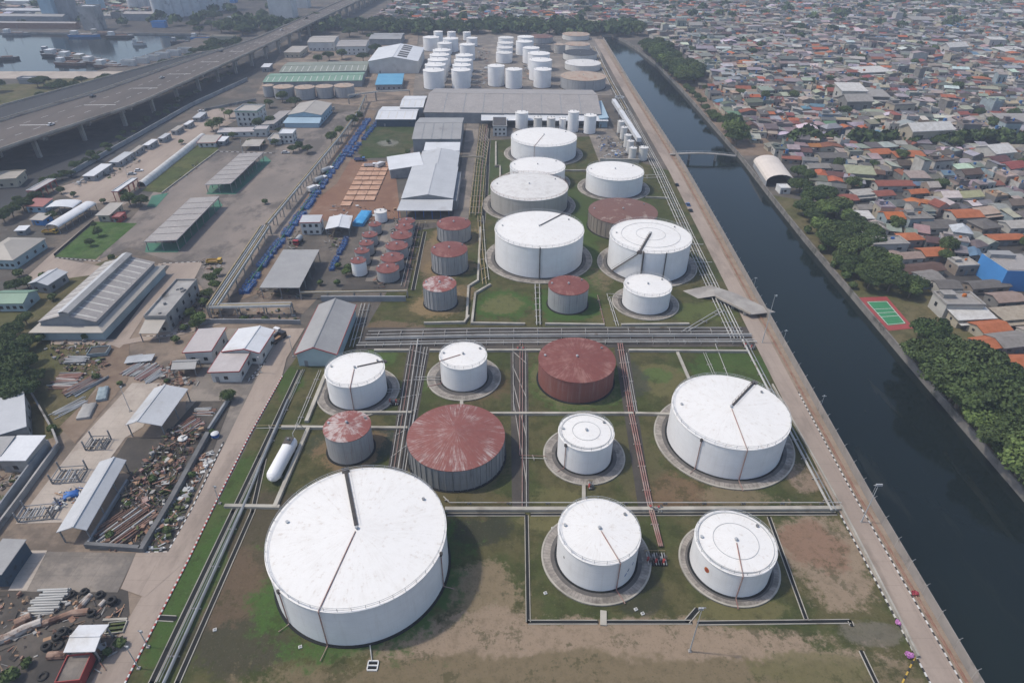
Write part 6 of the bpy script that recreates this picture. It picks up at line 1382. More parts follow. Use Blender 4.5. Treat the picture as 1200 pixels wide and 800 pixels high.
# ------------------------------------------------------------------ harbour
def boat(name, label, u, v, L_, deg, hull, cabin, mast=True):
    p = G(u, v, -1.4); t = thing(name, label, 'boat', (p.x,p.y,-1.6), 'boats moored in the harbour'); rz = math.radians(deg); c, s = math.cos(rz), math.sin(rz)
    def W(x,y,z): return (p.x+c*x-s*y, p.y+s*x+c*y, z)
    b = L_*.13; out = [(-L_/2,-b),(L_*.3,-b),(L_/2,0),(L_*.3,b),(-L_/2,b)]; q = MB()
    q.grid([W(x*.95,y*.8,-2.0) for x,y in out],[W(x,y,.9) for x,y in out],hull); q.poly([W(x,y,.88) for x,y in out],'steel_grey'); obj('hull', q, t)
    q = MB(); x0 = -L_*.32; A = [W(x0-L_*.09,-b*.7,.9),W(x0+L_*.09,-b*.7,.9),W(x0+L_*.09,b*.7,.9),W(x0-L_*.09,b*.7,.9)]; q.grid(A,[(a_,b_,4.4) for a_,b_,_ in A],cabin); q.poly([(a_,b_,4.4) for a_,b_,_ in A],'roof_white'); obj('cabin', q, t)
    q = MB(); q.grid([W(-L_*.15,-b*.6,.9),W(L_*.25,-b*.6,.9),W(L_*.25,b*.6,.9),W(-L_*.15,b*.6,.9)],[W(-L_*.15,-b*.5,1.7),W(L_*.25,-b*.5,1.7),W(L_*.25,b*.5,1.7),W(-L_*.15,b*.5,1.7)],'scrap_rust'); q.poly([W(-L_*.15,-b*.5,1.7),W(L_*.25,-b*.5,1.7),W(L_*.25,b*.5,1.7),W(-L_*.15,b*.5,1.7)],random.choice(['scrap_rust','steel_grey','wall_dirty','brick_brown'])); obj('hatch_cover', q, t)
    if mast: q = MB(); m_ = W(L_*.1,0,0); q.tube([(m_[0],m_[1],.9),(m_[0],m_[1],9)],.15,'steel_grey',6); obj('mast', q, t)
boat('cargo_boat','dark-hulled cargo boat with a white wheelhouse, outermost in the harbour raft',76,66,42,-6,'steel_dark','wall_white')
boat('cargo_boat','red-decked cargo boat second in the harbour raft',92,69,40,-9,'rail_rust','wall_white')
boat('cargo_boat','rust-brown cargo boat third in the harbour raft',108,72,38,-12,'brick_brown','wall_cream')
boat('cargo_boat','cargo boat with pink deck nearest the quay of the raft',118,75,36,-12,'rail_rust','wall_white')
boat('cargo_boat','blue-hulled boat beside the far quay under the silos',100,43,34,2,'wall_blue','wall_white')
boat('cargo_boat','small dark boat alone in the inner basin',212,51,20,3,'steel_dark','wall_grey',False)
boat('cargo_boat','small white launch in the middle of the inner basin',164,53,14,5,'wall_white','wall_white',False)
for i,(u,v,L_,dg,hc,cc) in enumerate([(64,62,24,8,'steel_dark','wall_grey'),(84,76,30,-8,'brick_brown','wall_white'),(132,79,34,-14,'rail_rust','wall_white'),(8,70,22,20,'steel_dark','wall_grey'),(142,44,30,2,'steel_dark','wall_white'),(120,41,26,0,'rail_rust','wall_cream'),(236,46,22,4,'wall_blue','wall_white'),(20,41,30,2,'steel_grey','wall_white')]):
    boat('cargo_boat', ['small dark boat at the outer tip of the harbour raft','brown boat squeezed into the near side of the harbour raft','rusty boat at the quay end of the harbour raft','dark boat half cut by the frame edge in the harbour','dark boat moored along the far quay below the elevator house','rusty boat moored next to the blue-hulled boat at the far quay','blue launch at the far end of the inner basin','grey barge along the far quay near the frame edge'][i], u, v, L_, dg, hc, cc)
# silos
def silo(label, x, y, r_, h, group):
    t = thing('grain_silo', label, 'silo', (x,y,0), group); q = MB(); q.lathe(x,y,[(r_,0),(r_,h)],'wall_grey_ribbed',20,cap=False); obj('shell', q, t, True); q = MB(); q.lathe(x,y,[(r_+.3,h-.6),(r_+.3,h),(r_*.4,h+2.2),(.2,h+2.5)],'roof_light',20); obj('cap', q, t); return t
M('wall_grey_ribbed', (.66,.66,.66), (.56,.56,.56), .2, (.3,.3,.3), .1, (.58,.7))
a, b = G(186,24), G(258,12)
for i in range(8):
    for j in range(2):
        p = a.lerp(b, i/7)+Vector((2-j*-3, j*11, 0)); silo(f'tall grey concrete silo, {nums[i] if i<6 else ["seventh","eighth"][i-6]} from the harbour side of the {["front","back"][j]} row', p.x, p.y, 6.2, 46, 'grain silos in the harbour')
a, b = G(140,18), G(176,14)
for i in range(5):
    p = a.lerp(b, i/4); silo(f'slender pale silo, {nums[i]} from the conveyor tower, in the group beyond the basin', p.x, p.y+40, 6.5, 34, 'slender silos beyond the basin')
def block(label, u, v, w_, d, h, wall, roof, name='harbour_building', cat='building', kind='flat', rot=0.0, rise=1):
    p = G(u, v); A = Vector((p.x-w_/2,p.y,h)); B = Vector((p.x+w_/2,p.y,h)); C = Vector((p.x+w_/2,p.y+d,h))
    return bld(label, A, B, C, h, kind, rise, roof, wall, .3, win=0, cat=cat, name=name, door=False)
block('pale blue conveyor tower at the harbour edge, next to a blue wall', 60, 27, 16, 12, 36, 'wall_lightblue', 'roof_light')
block('dark grey elevator tower beside the conveyor tower', 78, 26, 20, 16, 30, 'wall_grey', 'roof_grey')
block('tall pale elevator house with white roof edge on the quay', 108, 36, 20, 16, 24, 'wall_dirty', 'roof_white')
block('blue-walled tower behind the elevator house', 112, 16, 18, 14, 36, 'wall_lightblue', 'roof_paleblue')
block('white-roofed storehouse near the harbour corner', 22, 10, 34, 16, 9, 'wall_white', 'roof_white', kind='gable_w', rise=2)
block('long grey quay shed with light roof stripes', 40, 21, 70, 14, 8, 'wall_grey', 'roof_light', kind='gable_w', rise=2)
block('long grey quay shed closer to the water', 38, 28, 80, 12, 8, 'wall_grey', 'roof_grey', kind='gable_w', rise=2)
block('long brownish quay shed beside the reddish yard', 45, 34, 90, 9, 6, 'brick_brown', 'roof_taupe', kind='gable_w', rise=1)
block('dark low store between the two silo groups', 165, 25, 40, 14, 8, 'wall_grey', 'roof_taupe', kind='gable_w', rise=2)
block('small blue harbour store at the foot of the tall silos', 186, 33, 16, 8, 6, 'wall_blue', 'roof_paleblue')
block('cream low harbour office beside the highway parapet', 262, 55, 24, 8, 9, 'wall_cream', 'roof_tan')
block('white-roofed small hall beyond the highway trees', 275, 29, 18, 10, 7, 'wall_white', 'roof_white')
block('long blue-roofed shed beyond the silos', 262, 4, 34, 14, 10, 'wall_blue', 'roof_blue', kind='gable_w', rise=2)
block('small white hut on the waste ground by the harbour road', 33, 99, 15, 7, 4, 'wall_grey', 'roof_white')
block('white block of flats beyond the highway, nearer', 330, 22, 30, 26, 22, 'wall_white', 'roof_light')
block('pale warehouse with white roof beside the far highway bend', 325, 20, 46, 28, 10, 'wall_lightblue', 'roof_white', kind='gable_w', rise=2) if False else None
block('tall grey block with stripes at the highway vanishing side', 352, 10, 22, 20, 34, 'wall_white', 'roof_grey')
for i,(u,v) in enumerate([(150,78),(165,75),(178,72),(190,69),(203,66),(216,63)]):
    block(['white quay stall nearest the cargo boats','white quay stall, second along the quay road','white quay stall, third along the quay road','white quay stall, third before the highway','white quay stall, second before the highway','white quay stall beside the highway parapet'][i], u, v, 12, 6, 4, 'wall_white', ['roof_white','roof_light','roof_tan'][i%3], 'quay_stall', 'stall')
# ------------------------------------------------------------------ vegetation
def leaf_mat(name, c1, c2, c3):
    k = N(name, .75, 0, .25); co = k.coords('world'); oi = k.n('ShaderNodeObjectInfo')
    col = k.mix(k.ramp(k.noise(co, .55, 3, .6), .35, .65), c1, c2)
    col = k.mix(k.math('MULTIPLY', oi.outputs['Random'], .65), col, c3)
    at = k.n('ShaderNodeAttribute', attribute_name='leaf'); col = k.mix(.55, col, k.mix(at.outputs['Fac'], tuple(x*.45 for x in c1), tuple(min(1,x*1.7) for x in c2)))
    return k.done(col)
leaf_mat('leaf_dark', (.030,.054,.018), (.055,.086,.026), (.095,.115,.04))
leaf_mat('leaf_mid', (.048,.082,.025), (.08,.118,.036), (.105,.115,.045))
leaf_mat('leaf_bright', (.085,.13,.035), (.12,.17,.05), (.09,.115,.035))
M('bark', (.16,.125,.09), (.11,.085,.065), .8)
def crown_mesh(name, mat, seed, lobes=10, per=150, flat=.7, leaf=.11, spread=.62, lobe_r=.46):
    rs = np.random.RandomState(seed); V, F, A = [], [], []
    L = [(0,0,.1,.62)]
    for i in range(lobes):
        a = 2*PI*i/lobes+rs.uniform(-.4,.4); rr = spread*rs.uniform(.55,1.05); L.append((rr*math.cos(a), rr*math.sin(a), rs.uniform(-.22,.3)*flat, lobe_r*rs.uniform(.6,1.1)))
    for (x,y,z,r_) in L:
        tone = rs.uniform(.15,.85)
        for k_ in range(per):
            d = rs.normal(size=3); d /= np.linalg.norm(d); 
            if d[2] < -.35: d[2] *= -.6
            rad = r_*rs.uniform(.78,1.06); c = np.array([x,y,z])+d*rad*np.array([1,1,flat])
            n_ = d+rs.normal(size=3)*.55; n_ /= np.linalg.norm(n_); u = np.cross(n_, rs.normal(size=3)); u /= np.linalg.norm(u); v = np.cross(n_, u); s = leaf*rs.uniform(.55,1.25)
            b = len(V); V += [c-u*s-v*s*.6, c+u*s*.9-v*s*.7, c+u*s+v*s*.6+n_*s*.25, c-u*s*.8+v*s*.8]; F.append((b,b+1,b+2,b+3)); A.append(min(1,max(0,tone+rs.uniform(-.3,.3))))
    me = bpy.data.meshes.new(name); me.from_pydata([tuple(p) for p in V], [], F); me.materials.append(MATS[mat])
    at = me.attributes.new('leaf', 'FLOAT', 'FACE'); at.data.foreach_set('value', A); me.update(); return me
def trunk_mesh(name, seed):
    rs = np.random.RandomState(seed); q = MB(); q.lathe(0,0,[(.075,-1.05),(.05,-.8),(.04,-.3)],'bark',8,cap=False)
    for i in range(6):
        a = 2*PI*i/6+rs.uniform(-.4,.4); q.tube([(0,0,-.65+.05*i),(.2*math.cos(a),.2*math.sin(a),-.35),(.5*math.cos(a),.5*math.sin(a),.05)],.022,'bark',5)
    me = bpy.data.meshes.new(name); me.from_pydata(q.v, [], q.f); me.materials.append(MATS['bark']); me.update(); return me
CR = {k_: [crown_mesh(k_, m_, s_, **kw) for s_ in ss] for k_, m_, ss, kw in [
    ('broad','leaf_dark',(1,2,3,12),dict(lobes=15,flat=.6,spread=.7,per=400,leaf=.043,lobe_r=.38)), ('round','leaf_mid',(4,5,6),dict(lobes=10,flat=.85,spread=.5,per=330,leaf=.052)),
    ('light','leaf_bright',(7,8),dict(lobes=9,flat=.8,spread=.5,per=320,leaf=.052)), ('small','leaf_mid',(9,10),dict(lobes=5,flat=.9,spread=.4,per=90,leaf=.15))]}
TR = [trunk_mesh('trunk', s_) for s_ in (1,2)]
def tree(label, x, y, r_, kind='broad', hgt=None, group='trees', z=0, cat='tree', name=None):
    """crown of radius r_, its centre hgt above the ground"""
    hgt = hgt or r_*.95; t = thing(name or {'broad':'broad_tree','round':'round_tree','light':'leafy_tree','small':'shrub'}[kind], label, cat, (x,y,z), group); rz = U(0,6.28)
    c = bpy.data.objects.new('crown', random.choice(CR[kind])); COL.objects.link(c); c.parent = t; c.location = (0,0,hgt); c.scale = (r_*U(.9,1.1), r_*U(.9,1.1), r_*U(.85,1.1)); c.rotation_euler.z = rz
    k_ = bpy.data.objects.new('trunk', random.choice(TR)); COL.objects.link(k_); k_.parent = t; k_.location = (0,0,hgt*1.0); k_.scale = (r_,r_,hgt/1.05); k_.rotation_euler.z = rz
    return t
TSEEN = {}
def tpx(u, v, r_, kind, lab, hgt=None, group='trees', name=None, cat='tree'):
    p = G(u, v, hgt or r_*.95); return tree(lab, p.x, p.y, r_, kind, hgt, group, name=name, cat=cat)
random.seed(11)
BKG = 'trees on the town bank of the canal'
bank_trees = [(1130,448,7,'broad'),(1150,425,6.5,'broad'),(1108,450,5,'broad'),(1165,455,6,'broad'),(1185,440,5.5,'broad'),(1147,488,4,'light'),(1160,478,3.6,'light'),(1138,470,3.8,'light'),(1172,532,6,'broad'),(1150,528,4.5,'broad'),(1195,520,6,'broad'),(1190,488,4.5,'round'),(1182,470,4,'light'),(1085,424,2.2,'light'),(1096,428,2.6,'round'),(1064,407,2.2,'light'),(1110,400,4,'broad'),(1095,385,5,'broad'),(1082,372,4.5,'round'),(1120,415,5,'broad'),(1085,360,4,'round'),
    (1060,340,4.5,'broad'),(1048,325,5,'broad'),(1035,312,5,'round'),(1022,302,5,'round'),(1030,330,4.5,'broad'),(1012,318,4,'round'),(1000,305,4.5,'broad'),(1010,285,5,'broad'),(995,290,4.5,'round'),(985,300,3.5,'round'),(975,280,4.5,'broad'),(990,268,5,'broad'),(1002,255,4.5,'broad'),(965,265,4.5,'broad'),(955,252,4,'broad'),(970,245,5,'broad'),(985,240,5,'broad'),(945,240,4,'round'),(955,228,5,'broad'),(972,225,5,'broad'),(940,215,4.5,'broad'),(950,205,4.5,'round'),(938,200,3.5,'round'),(1042,345,3,'light'),(1052,355,3,'round'),(1028,343,3,'round'),(960,290,2.4,'small'),(948,268,2.2,'small'),(975,308,2.4,'small'),(990,322,2.4,'small'),(1000,333,2,'small')]
def order_word(i): return ['first','second','third','fourth','fifth','sixth','seventh','eighth','ninth','tenth','eleventh','twelfth','thirteenth','fourteenth','fifteenth','sixteenth','seventeenth','eighteenth','nineteenth','twentieth'][i] if i < 20 else ['twenty','thirty','forty','fifty','sixty','seventy'][(i+1)//10-2]+'-'+['tenth','first','second','third','fourth','fifth','sixth','seventh','eighth','ninth'][(i+1)%10]
def zone_of(x, y):
    if y < 160: return 'below the sports court'
    if y < 215: return 'level with the sports court'
    if y < 262: return 'between court and white booth'
    if y < 335: return 'level with the arched hall'
    if y < 420: return 'level with the footbridge'
    return 'far beyond the footbridge'
from collections import defaultdict
cnt = defaultdict(int)
TREES = []
KW = {'broad':'broad dark tree','round':'rounded green tree','light':'light green leafy tree','small':'low bushy shrub'}
for u,v,r_,k_ in sorted(bank_trees, key=lambda t_: -t_[1]):
    p = G(u, v, r_*.95); k_ = random.choice(['broad','broad','round','light']) if k_ == 'broad' and U(0,1) < .55 else k_; f_ = 1; p = G(u, v, r_); f_ = (U(1.0,1.5) if p.y > 172 else U(1.35,1.7)) if k_ != 'small' else 1.1; p = G(u, v, r_*f_*.85); TREES.append((p.x-.5,p.y,r_*f_,k_,BKG,'canal bank'))
for i in range(26): y = U(178,300); TREES.append((bank_x(y)+U(3,26), y, U(4,7), random.choice(['broad','round','broad','light']), BKG, 'canal bank'))
for i in range(9): y = U(112,150); TREES.append((bank_x(y)+U(2,20), y, U(5.5,9), random.choice(['broad','round','broad']), BKG, 'canal bank'))
for x_, y_, r_, k_ in ((130,163,6.5,'broad'),(131,156,7,'broad'),(129.8,149,5.5,'round'),(130.2,143.5,4.2,'light'),(132,136,4.5,'broad'),(129.9,124,6,'broad'),(131,117,7,'broad'),(129.8,110,6,'round')): TREES.append((x_,y_,r_*1.15,k_,BKG,'canal bank'))
TREES = [t_ for t_ in TREES if not (t_[5] == 'canal bank' and -19 < t_[1]-ctr.y < 14 and t_[0] < ctr.x+8+t_[2]*.8)]
# bank beyond the footbridge
for i in range(48):
    y = 552+i*3.6 if i < 44 else 392+(i-44)*9; x = bank_x(y)+U(1,8); 
    if 470 < y < 545 and x > bank_x(y)+14: pass
    TREES.append((x, y, U(6,9.5), random.choice(['broad','broad','round','light']), BKG, 'canal bank'))
for i in range(14): y = U(430,545); TREES.append((bank_x(y)+U(1.5,5), y, U(2.4,4.2), 'round', BKG, 'canal bank'))
for i in range(34): y = U(548,715); TREES.append((bank_x(y)+U(9,26), y, U(5,8.5), random.choice(['broad','round']), BKG, 'canal bank'))
# line of trees behind the tank farm
for i in range(48): TREES.append((-330+i*10+U(-3,3), U(795,840) if i*10 > 150 else U(770,850), U(8,12), random.choice(['broad','broad','round']), 'tree line behind the tank farm', 'tree line behind the far tanks'))
# trees of the depot and highway side
side = [(8,410,6,'broad'),(22,425,6,'broad'),(5,440,6,'broad'),(20,455,5.5,'broad'),(-10,425,6,'broad'),(38,440,4,'broad'),(12,245,4.5,'broad'),(25,238,4.5,'broad'),(2,252,4,'broad'),(40,228,3.5,'broad'),(105,283,2.4,'round'),(114,271,2.6,'round'),(110,263,1.6,'round'),(150,232,4,'round'),(163,234,4.2,'broad'),(145,226,3,'round'),(302,143,4.2,'round'),(316,140,4,'round'),(248,146,4.5,'light'),(256,142,4,'round'),(268,132,4,'light'),
    (268,462,2.6,'round'),(388,160,4.5,'round'),(398,152,4,'light'),(412,140,4.5,'round'),(420,135,3.5,'round'),(350,170,3.4,'round'),(360,173,3.6,'broad'),(343,173,3.2,'broad'),(310,235,2,'small'),(233,372,3.2,'light'),(228,378,2.6,'round'),(247,325,3,'round'),(252,333,2.5,'light'),(285,372,1.6,'small'),(310,372,1.5,'small'),(330,112,5,'round'),(345,118,5,'broad'),(440,55,7,'broad'),(425,65,6,'broad'),(400,62,6,'round'),(385,64,6,'broad'),(435,42,6,'broad'),(372,68,5,'round'),(315,120,4,'round'),(295,122,4,'broad'),(405,318,2.2,'light'),(396,310,1.8,'small'),(100,392,2,'small'),(130,300,2,'small'),(16,333,3.4,'broad'),(30,330,3,'round'),(212,165,2.2,'small'),(215,382,2,'small'),(222,366,2.4,'round'),(238,352,2.2,'small'),(243,343,2.6,'round'),(205,396,1.8,'small'),(255,318,2,'light'),(20,318,2.4,'small'),(50,322,2.2,'small'),(8,300,2.6,'round'),(60,346,2.2,'small'),(28,372,3.2,'round'),(12,385,4.2,'broad'),(45,395,2.4,'small'),(0,398,4.5,'broad'),(30,400,3.4,'round'),(322,166,2.6,'round'),(334,160,2.4,'round'),(308,166,2.2,'small'),(292,166,2.4,'round'),(272,158,2.8,'round'),(326,152,2.6,'broad'),(70,222,2.4,'round'),(85,226,2.2,'small'),(98,243,2,'small'),(60,252,2.6,'round'),(120,234,2,'small'),(395,330,1.8,'small'),(408,312,2.2,'small'),(375,330,1.6,'small'),(455,165,1.8,'small'),(478,178,2.2,'round'),(425,184,1.8,'small'),(248,505,1.4,'small'),(225,555,1.3,'small'),(195,620,1.4,'small'),(178,560,1.6,'small'),(150,590,1.5,'small'),(128,625,1.4,'small'),(112,440,1.6,'small'),(60,500,1.8,'small'),(140,448,1.2,'small'),(195,445,1.2,'small'),(10,790,2,'small'),(30,775,1.4,'small'),(140,752,1.5,'small'),(125,762,1.2,'small')]
for u,v,r_,k_ in side: p = G(u, v, r_*.95); TREES.append((p.x,p.y,r_,k_,'trees of the depot','depot'))
for i in range(46):   # median and verge below the highway
    f_ = i/45; u, v = 20+250*f_+U(-4,4), 236-156*f_+U(-4,4); p = G(u, v, 3); TREES.append((p.x,p.y,U(2.0,3.4),random.choice(['round','broad']),'roadside trees below the highway','road below the highway'))
for i in range(64): f_ = R(); u, v = -20+300*f_, 185-135*f_+U(-9,6); p = G(u, v, 0); TREES.append((p.x,p.y,U(4.5,7),'broad','trees under the highway','shade of the highway'))
for i in range(16): p = G(U(-40,130), U(96,135)); TREES.append((p.x,p.y,U(4,7),'broad','trees on the waste ground','waste ground by the harbour'))
for i in range(16): p = G(U(225,330), U(22,45)); TREES.append((p.x,p.y,U(6,9),'broad','trees beyond the highway','far side of the highway'))
SIZES = lambda r_: 'small' if r_ < 2.6 else 'mid-sized' if r_ < 4.6 else 'large' if r_ < 6.2 else 'huge'
rows = defaultdict(list)
for i, T_ in enumerate(TREES): rows[(T_[3], T_[5], SIZES(T_[2]), zone_of(T_[0],T_[1]) if T_[5] == 'canal bank' else '')].append(i)
for key, ids in rows.items():
    ids.sort(key=lambda i: TREES[i][1])
    for j, i in enumerate(ids):
        x, y, r_, k_, grp, where = TREES[i]
        if where == 'canal bank': x = max(x, bank_x(y)+1.2)
        w_ = {'canal bank':'on the canal bank '+key[3], 'depot':'in the depot', 'road below the highway':'by the road below the highway','shade of the highway':'in the shade of the highway'}.get(where, ('in the ' if where.startswith('tree line') else 'on the ')+where)
        pos = 'nearest' if j == 0 and len(ids) > 1 else 'farthest' if j == len(ids)-1 and len(ids) > 1 else f'{order_word(j)} nearest' if len(ids) > 1 else ''
        tree(f'{pos} {SIZES(r_)} {KW[k_]} {w_}'.strip(), x, y, r_, k_, (r_*.85 if where == 'canal bank' else r_*.72 if where.startswith('tree line') else r_*.95) if k_ != 'small' else r_*.7, grp)
# palms
def palm(label, u, v, h):
    p = G(u, v); t = thing('palm_tree', label, 'palm', p, 'palms by the pink office'); q = MB(); q.tube([(p.x,p.y,0),(p.x+.2,p.y,h*.5),(p.x+.1,p.y,h)],.16,'bark',7); obj('trunk', q, t); q = MB()
    for i in range(16):
        a = 2*PI*i/16+U(-.2,.2); up = U(.1,.9); L_ = U(2,2.8); pr = None
        for s in range(5):
            f_ = s/4; c = Vector((p.x+.1+L_*f_*math.cos(a), p.y+L_*f_*math.sin(a), h+up*f_*2-2.1*f_*f_)); wv = Vector((-math.sin(a), math.cos(a), 0))*(.42*(1-f_*.8))
            if pr is not None: q.poly([pr[0], c-wv, c+Vector((0,0,.12)), pr[1]], 'leaf_mid'); q.poly([pr[1], c+Vector((0,0,.12)), c+wv, pr[2]], 'leaf_mid')
            pr = (c-wv, c+Vector((0,0,.12)), c+wv)
    obj('crown', q, t)
palm('tall palm beside the three-storey office, nearer the road', 256, 158, 7); palm('palm right against the three-storey office', 264, 142, 8); palm('palm at the corner of the wide road and the palms', 248, 152, 6); palm('palm in front of the white houses', 306, 150, 6)
# bougainvillea by the road
M('flower_pink', (.45,.16,.45), (.55,.25,.5), .8); M('flower_red', (.45,.08,.12), (.35,.06,.08), .8)
def flower(label, u, v, r_, mat):
    p = G(u, v); t = thing('flowering_bush', label, 'bush', p, 'flowering bushes by the canal road'); me = crown_mesh('blossom', mat, int(u), 5, 60, .8, .2, .4, .5)
    c = bpy.data.objects.new('blossom', me); COL.objects.link(c); c.parent = t; c.location = (0,0,r_*.6); c.scale = (r_,r_,r_); c = bpy.data.objects.new('foliage', CR['small'][0]); COL.objects.link(c); c.parent = t; c.location = (0,0,r_*.45); c.scale = (r_*.95,)*3
flower('pink flowering bush at the corner kerb of the canal road', 1064, 769, .9, 'flower_pink'); flower('pink flowering bush by the end of the pale boundary wall', 1052, 731, .75, 'flower_pink'); flower('red flowering bush between the canal road and the panel wall', 1071, 697, .8, 'flower_red')
# weeds: tufts over the rough parts of the field
M('tuft', (.075,.085,.035), (.13,.12,.06), .4)
def tufts(name, polys, n_, seed, mat, smin, smax):
    rs = random.Random(seed); q = MB()
    for poly in polys:
        P = GP(poly); x0,x1 = min(p.x for p in P), max(p.x for p in P); y0,y1 = min(p.y for p in P), max(p.y for p in P); k_ = 0
        while k_ < n_:
            x, y = rs.uniform(x0,x1), rs.uniform(y0,y1); s = False
            for a, b in zip(P, P[1:]+P[:1]):
                if (a.y > y) != (b.y > y) and x < (b.x-a.x)*(y-a.y)/(b.y-a.y)+a.x: s = not s
            k_ += 1
            if not s: continue
            h = rs.uniform(smin,smax)
            if math.sin(x*.31+y*.17)+math.sin(x*.13-y*.29+2)+rs.uniform(-.5,.5) < .75: continue
            for j in range(3):
                a = rs.uniform(0,PI); c, d = math.cos(a)*h*.7, math.sin(a)*h*.7; e, f_ = rs.uniform(-.3,.3)*h, rs.uniform(-.3,.3)*h
                q.poly([(x-c,y-d,.03),(x+c,y+d,.03),(x+c*.7+e,y+d*.7+f_,h),(x-c*.7+e,y-d*.7+f_,h*.8)], mat)
    o = obj(name, q); o['kind'] = 'stuff'; return tag(o, 'rough grass tufts and weeds scattered over the field', 'grass')
# ------------------------------------------------------------------ the town
def tint_mat(name, attr, rough=.85, sc=.5, amt=.45, line=0):
    k = N(name, rough, 0, .25); co = k.coords('world')
    if attr: src = k.n('ShaderNodeAttribute', attribute_name='tint').outputs['Color']
    else: src = k.n('ShaderNodeObjectInfo').outputs['Color']
    x = k.n('ShaderNodeMix', data_type='RGBA', blend_type='MULTIPLY'); x.inputs[0].default_value = 1; k.l(src, x.inputs[6])
    f = k.ramp(k.noise(co, sc, 5, .7), .35, .68); v = k.mix(k.math('MULTIPLY', f, amt), (1,1,.97), (.46,.42,.37)); k.l(v, x.inputs[7])
    return k.done(x.outputs[2])
tint_mat('roof_tint', False); tint_mat('wall_tint', False, sc=.3, amt=.35); tint_mat('town_tint', True, sc=.35, amt=.5)
RC = [((.23,.215,.205),'grey',26),((.31,.295,.285),'pale grey',18),((.14,.13,.125),'dark grey',17),((.38,.36,.34),'whitish grey',14),((.12,.075,.063),'dark brown',10),((.40,.135,.062),'orange',6),((.25,.088,.066),'rust-red',9),((.55,.54,.53),'white',5),((.12,.21,.30),'blue',1.2),((.15,.22,.17),'green',1.2),((.30,.225,.195),'pinkish',2),((.36,.31,.25),'beige',6)]
WC = [((.44,.43,.41),'white',8),((.40,.36,.29),'cream',5),((.33,.25,.225),'pink',2),((.29,.35,.38),'pale blue',2),((.20,.195,.19),'grey',9),((.23,.27,.245),'mint',1),((.12,.2,.3),'blue',.6),((.27,.225,.19),'tan',4)]
def pick(rs, tab): return rs.choices(tab, [t_[2] for t_ in tab])[0]
def build_house_proto(kind, seed):
    """unit house on a 1 x 1 footprint, eaves at 1"""
    rs = random.Random(seed); t = thing('town_house', 'house', 'house', (0,0,0)); q = MB(); e = .5
    q.prism([(-e,-e),(e,-e),(e,e),(-e,e)], 0, .995, 'wall_tint'); 
    if kind == 'gable': q.poly([(-e,-e,.995),(-e,e,.995),(-e,0,1.32)][::-1],'wall_tint'); q.poly([(e,-e,.995),(e,e,.995),(e,0,1.32)],'wall_tint')
    wl = obj('wall', q, t)
    q = MB(); o = .07
    if kind == 'gable':
        f = Fr(Vector((-.5-o*.5,-.5-o,1)), Vector((.5+o*.5,-.5-o,1)), Vector((.5+o*.5,.5+o,1)), 1)
        f.slab(q, [(0,0,.98),(f.w,0,.98),(f.w,f.d/2,1.36),(0,f.d/2,1.36)],.05,'roof_tint'); f.slab(q, [(0,f.d/2,1.36),(f.w,f.d/2,1.36),(f.w,f.d,.98),(0,f.d,.98)],.05,'roof_tint')
    elif kind == 'hip':
        a,b = -.57,.57; q.poly([(a,a,1),(b,a,1),(.22,0,1.42),(-.22,0,1.42)],'roof_tint'); q.poly([(b,b,1),(a,b,1),(-.22,0,1.42),(.22,0,1.42)],'roof_tint'); q.poly([(b,a,1),(b,b,1),(.22,0,1.42)],'roof_tint'); q.poly([(a,b,1),(a,a,1),(-.22,0,1.42)],'roof_tint'); q.poly([(a,a,1),(a,b,1),(b,b,1),(b,a,1)],'roof_tint')
    elif kind == 'lean':
        f = Fr(Vector((-.55,-.58,1)), Vector((.55,-.58,1)), Vector((.55,.58,1)), 1); f.slab(q, [(0,0,.99),(f.w,0,.99),(f.w,f.d,1.2),(0,f.d,1.2)],.05,'roof_tint')
    else:
        q.prism([(-.52,-.52),(.52,-.52),(.52,.52),(-.52,.52)],.998,1.03,'roof_tint')
        for x0,x1,y0,y1 in ((-.52,.52,-.52,-.47),(-.52,.52,.47,.52),(-.52,-.47,-.47,.47),(.47,.52,-.47,.47)): q.prism([(x0,y0),(x1,y0),(x1,y1),(x0,y1)],1.031,1.13,'wall_tint')
    obj('roof', q, t)
    for x in (-.28,.25): q = MB(); q.box(x,-.503,.42,.68,.13,.02,'glass_dark'); obj('window', q, wl)
    q = MB(); q.box(-.503,.1,.45,.7,.02,.14,'glass_dark'); obj('window', q, wl)
    q = MB(); q.box(0,-.504,.01,.5,.13,.02,'door_grey'); obj('door', q, wl)
    if kind == 'flat':
        q = MB(); q.lathe(.22,.2,[(.06,1.04),(.06,1.2),(.02,1.24)],'paint_orange' if seed%2 else 'paint_blue',10); obj('water_tank', q, t)
        q = MB(); q.box(-.26,.2,1.035,1.3,.3,.34,'wall_tint'); q.box(-.26,.2,1.301,1.33,.36,.4,'roof_tint'); obj('roof_hut', q, t)
    if kind == 'lean': q = MB(); q.box(0,-.7,.62,.66,1.0,.3,'roof_tint'); obj('awning', q, t)
    return t
PROTO = {k_: [build_house_proto(k_, s_) for s_ in (1,2)] for k_ in ('gable','hip','flat','lean')}
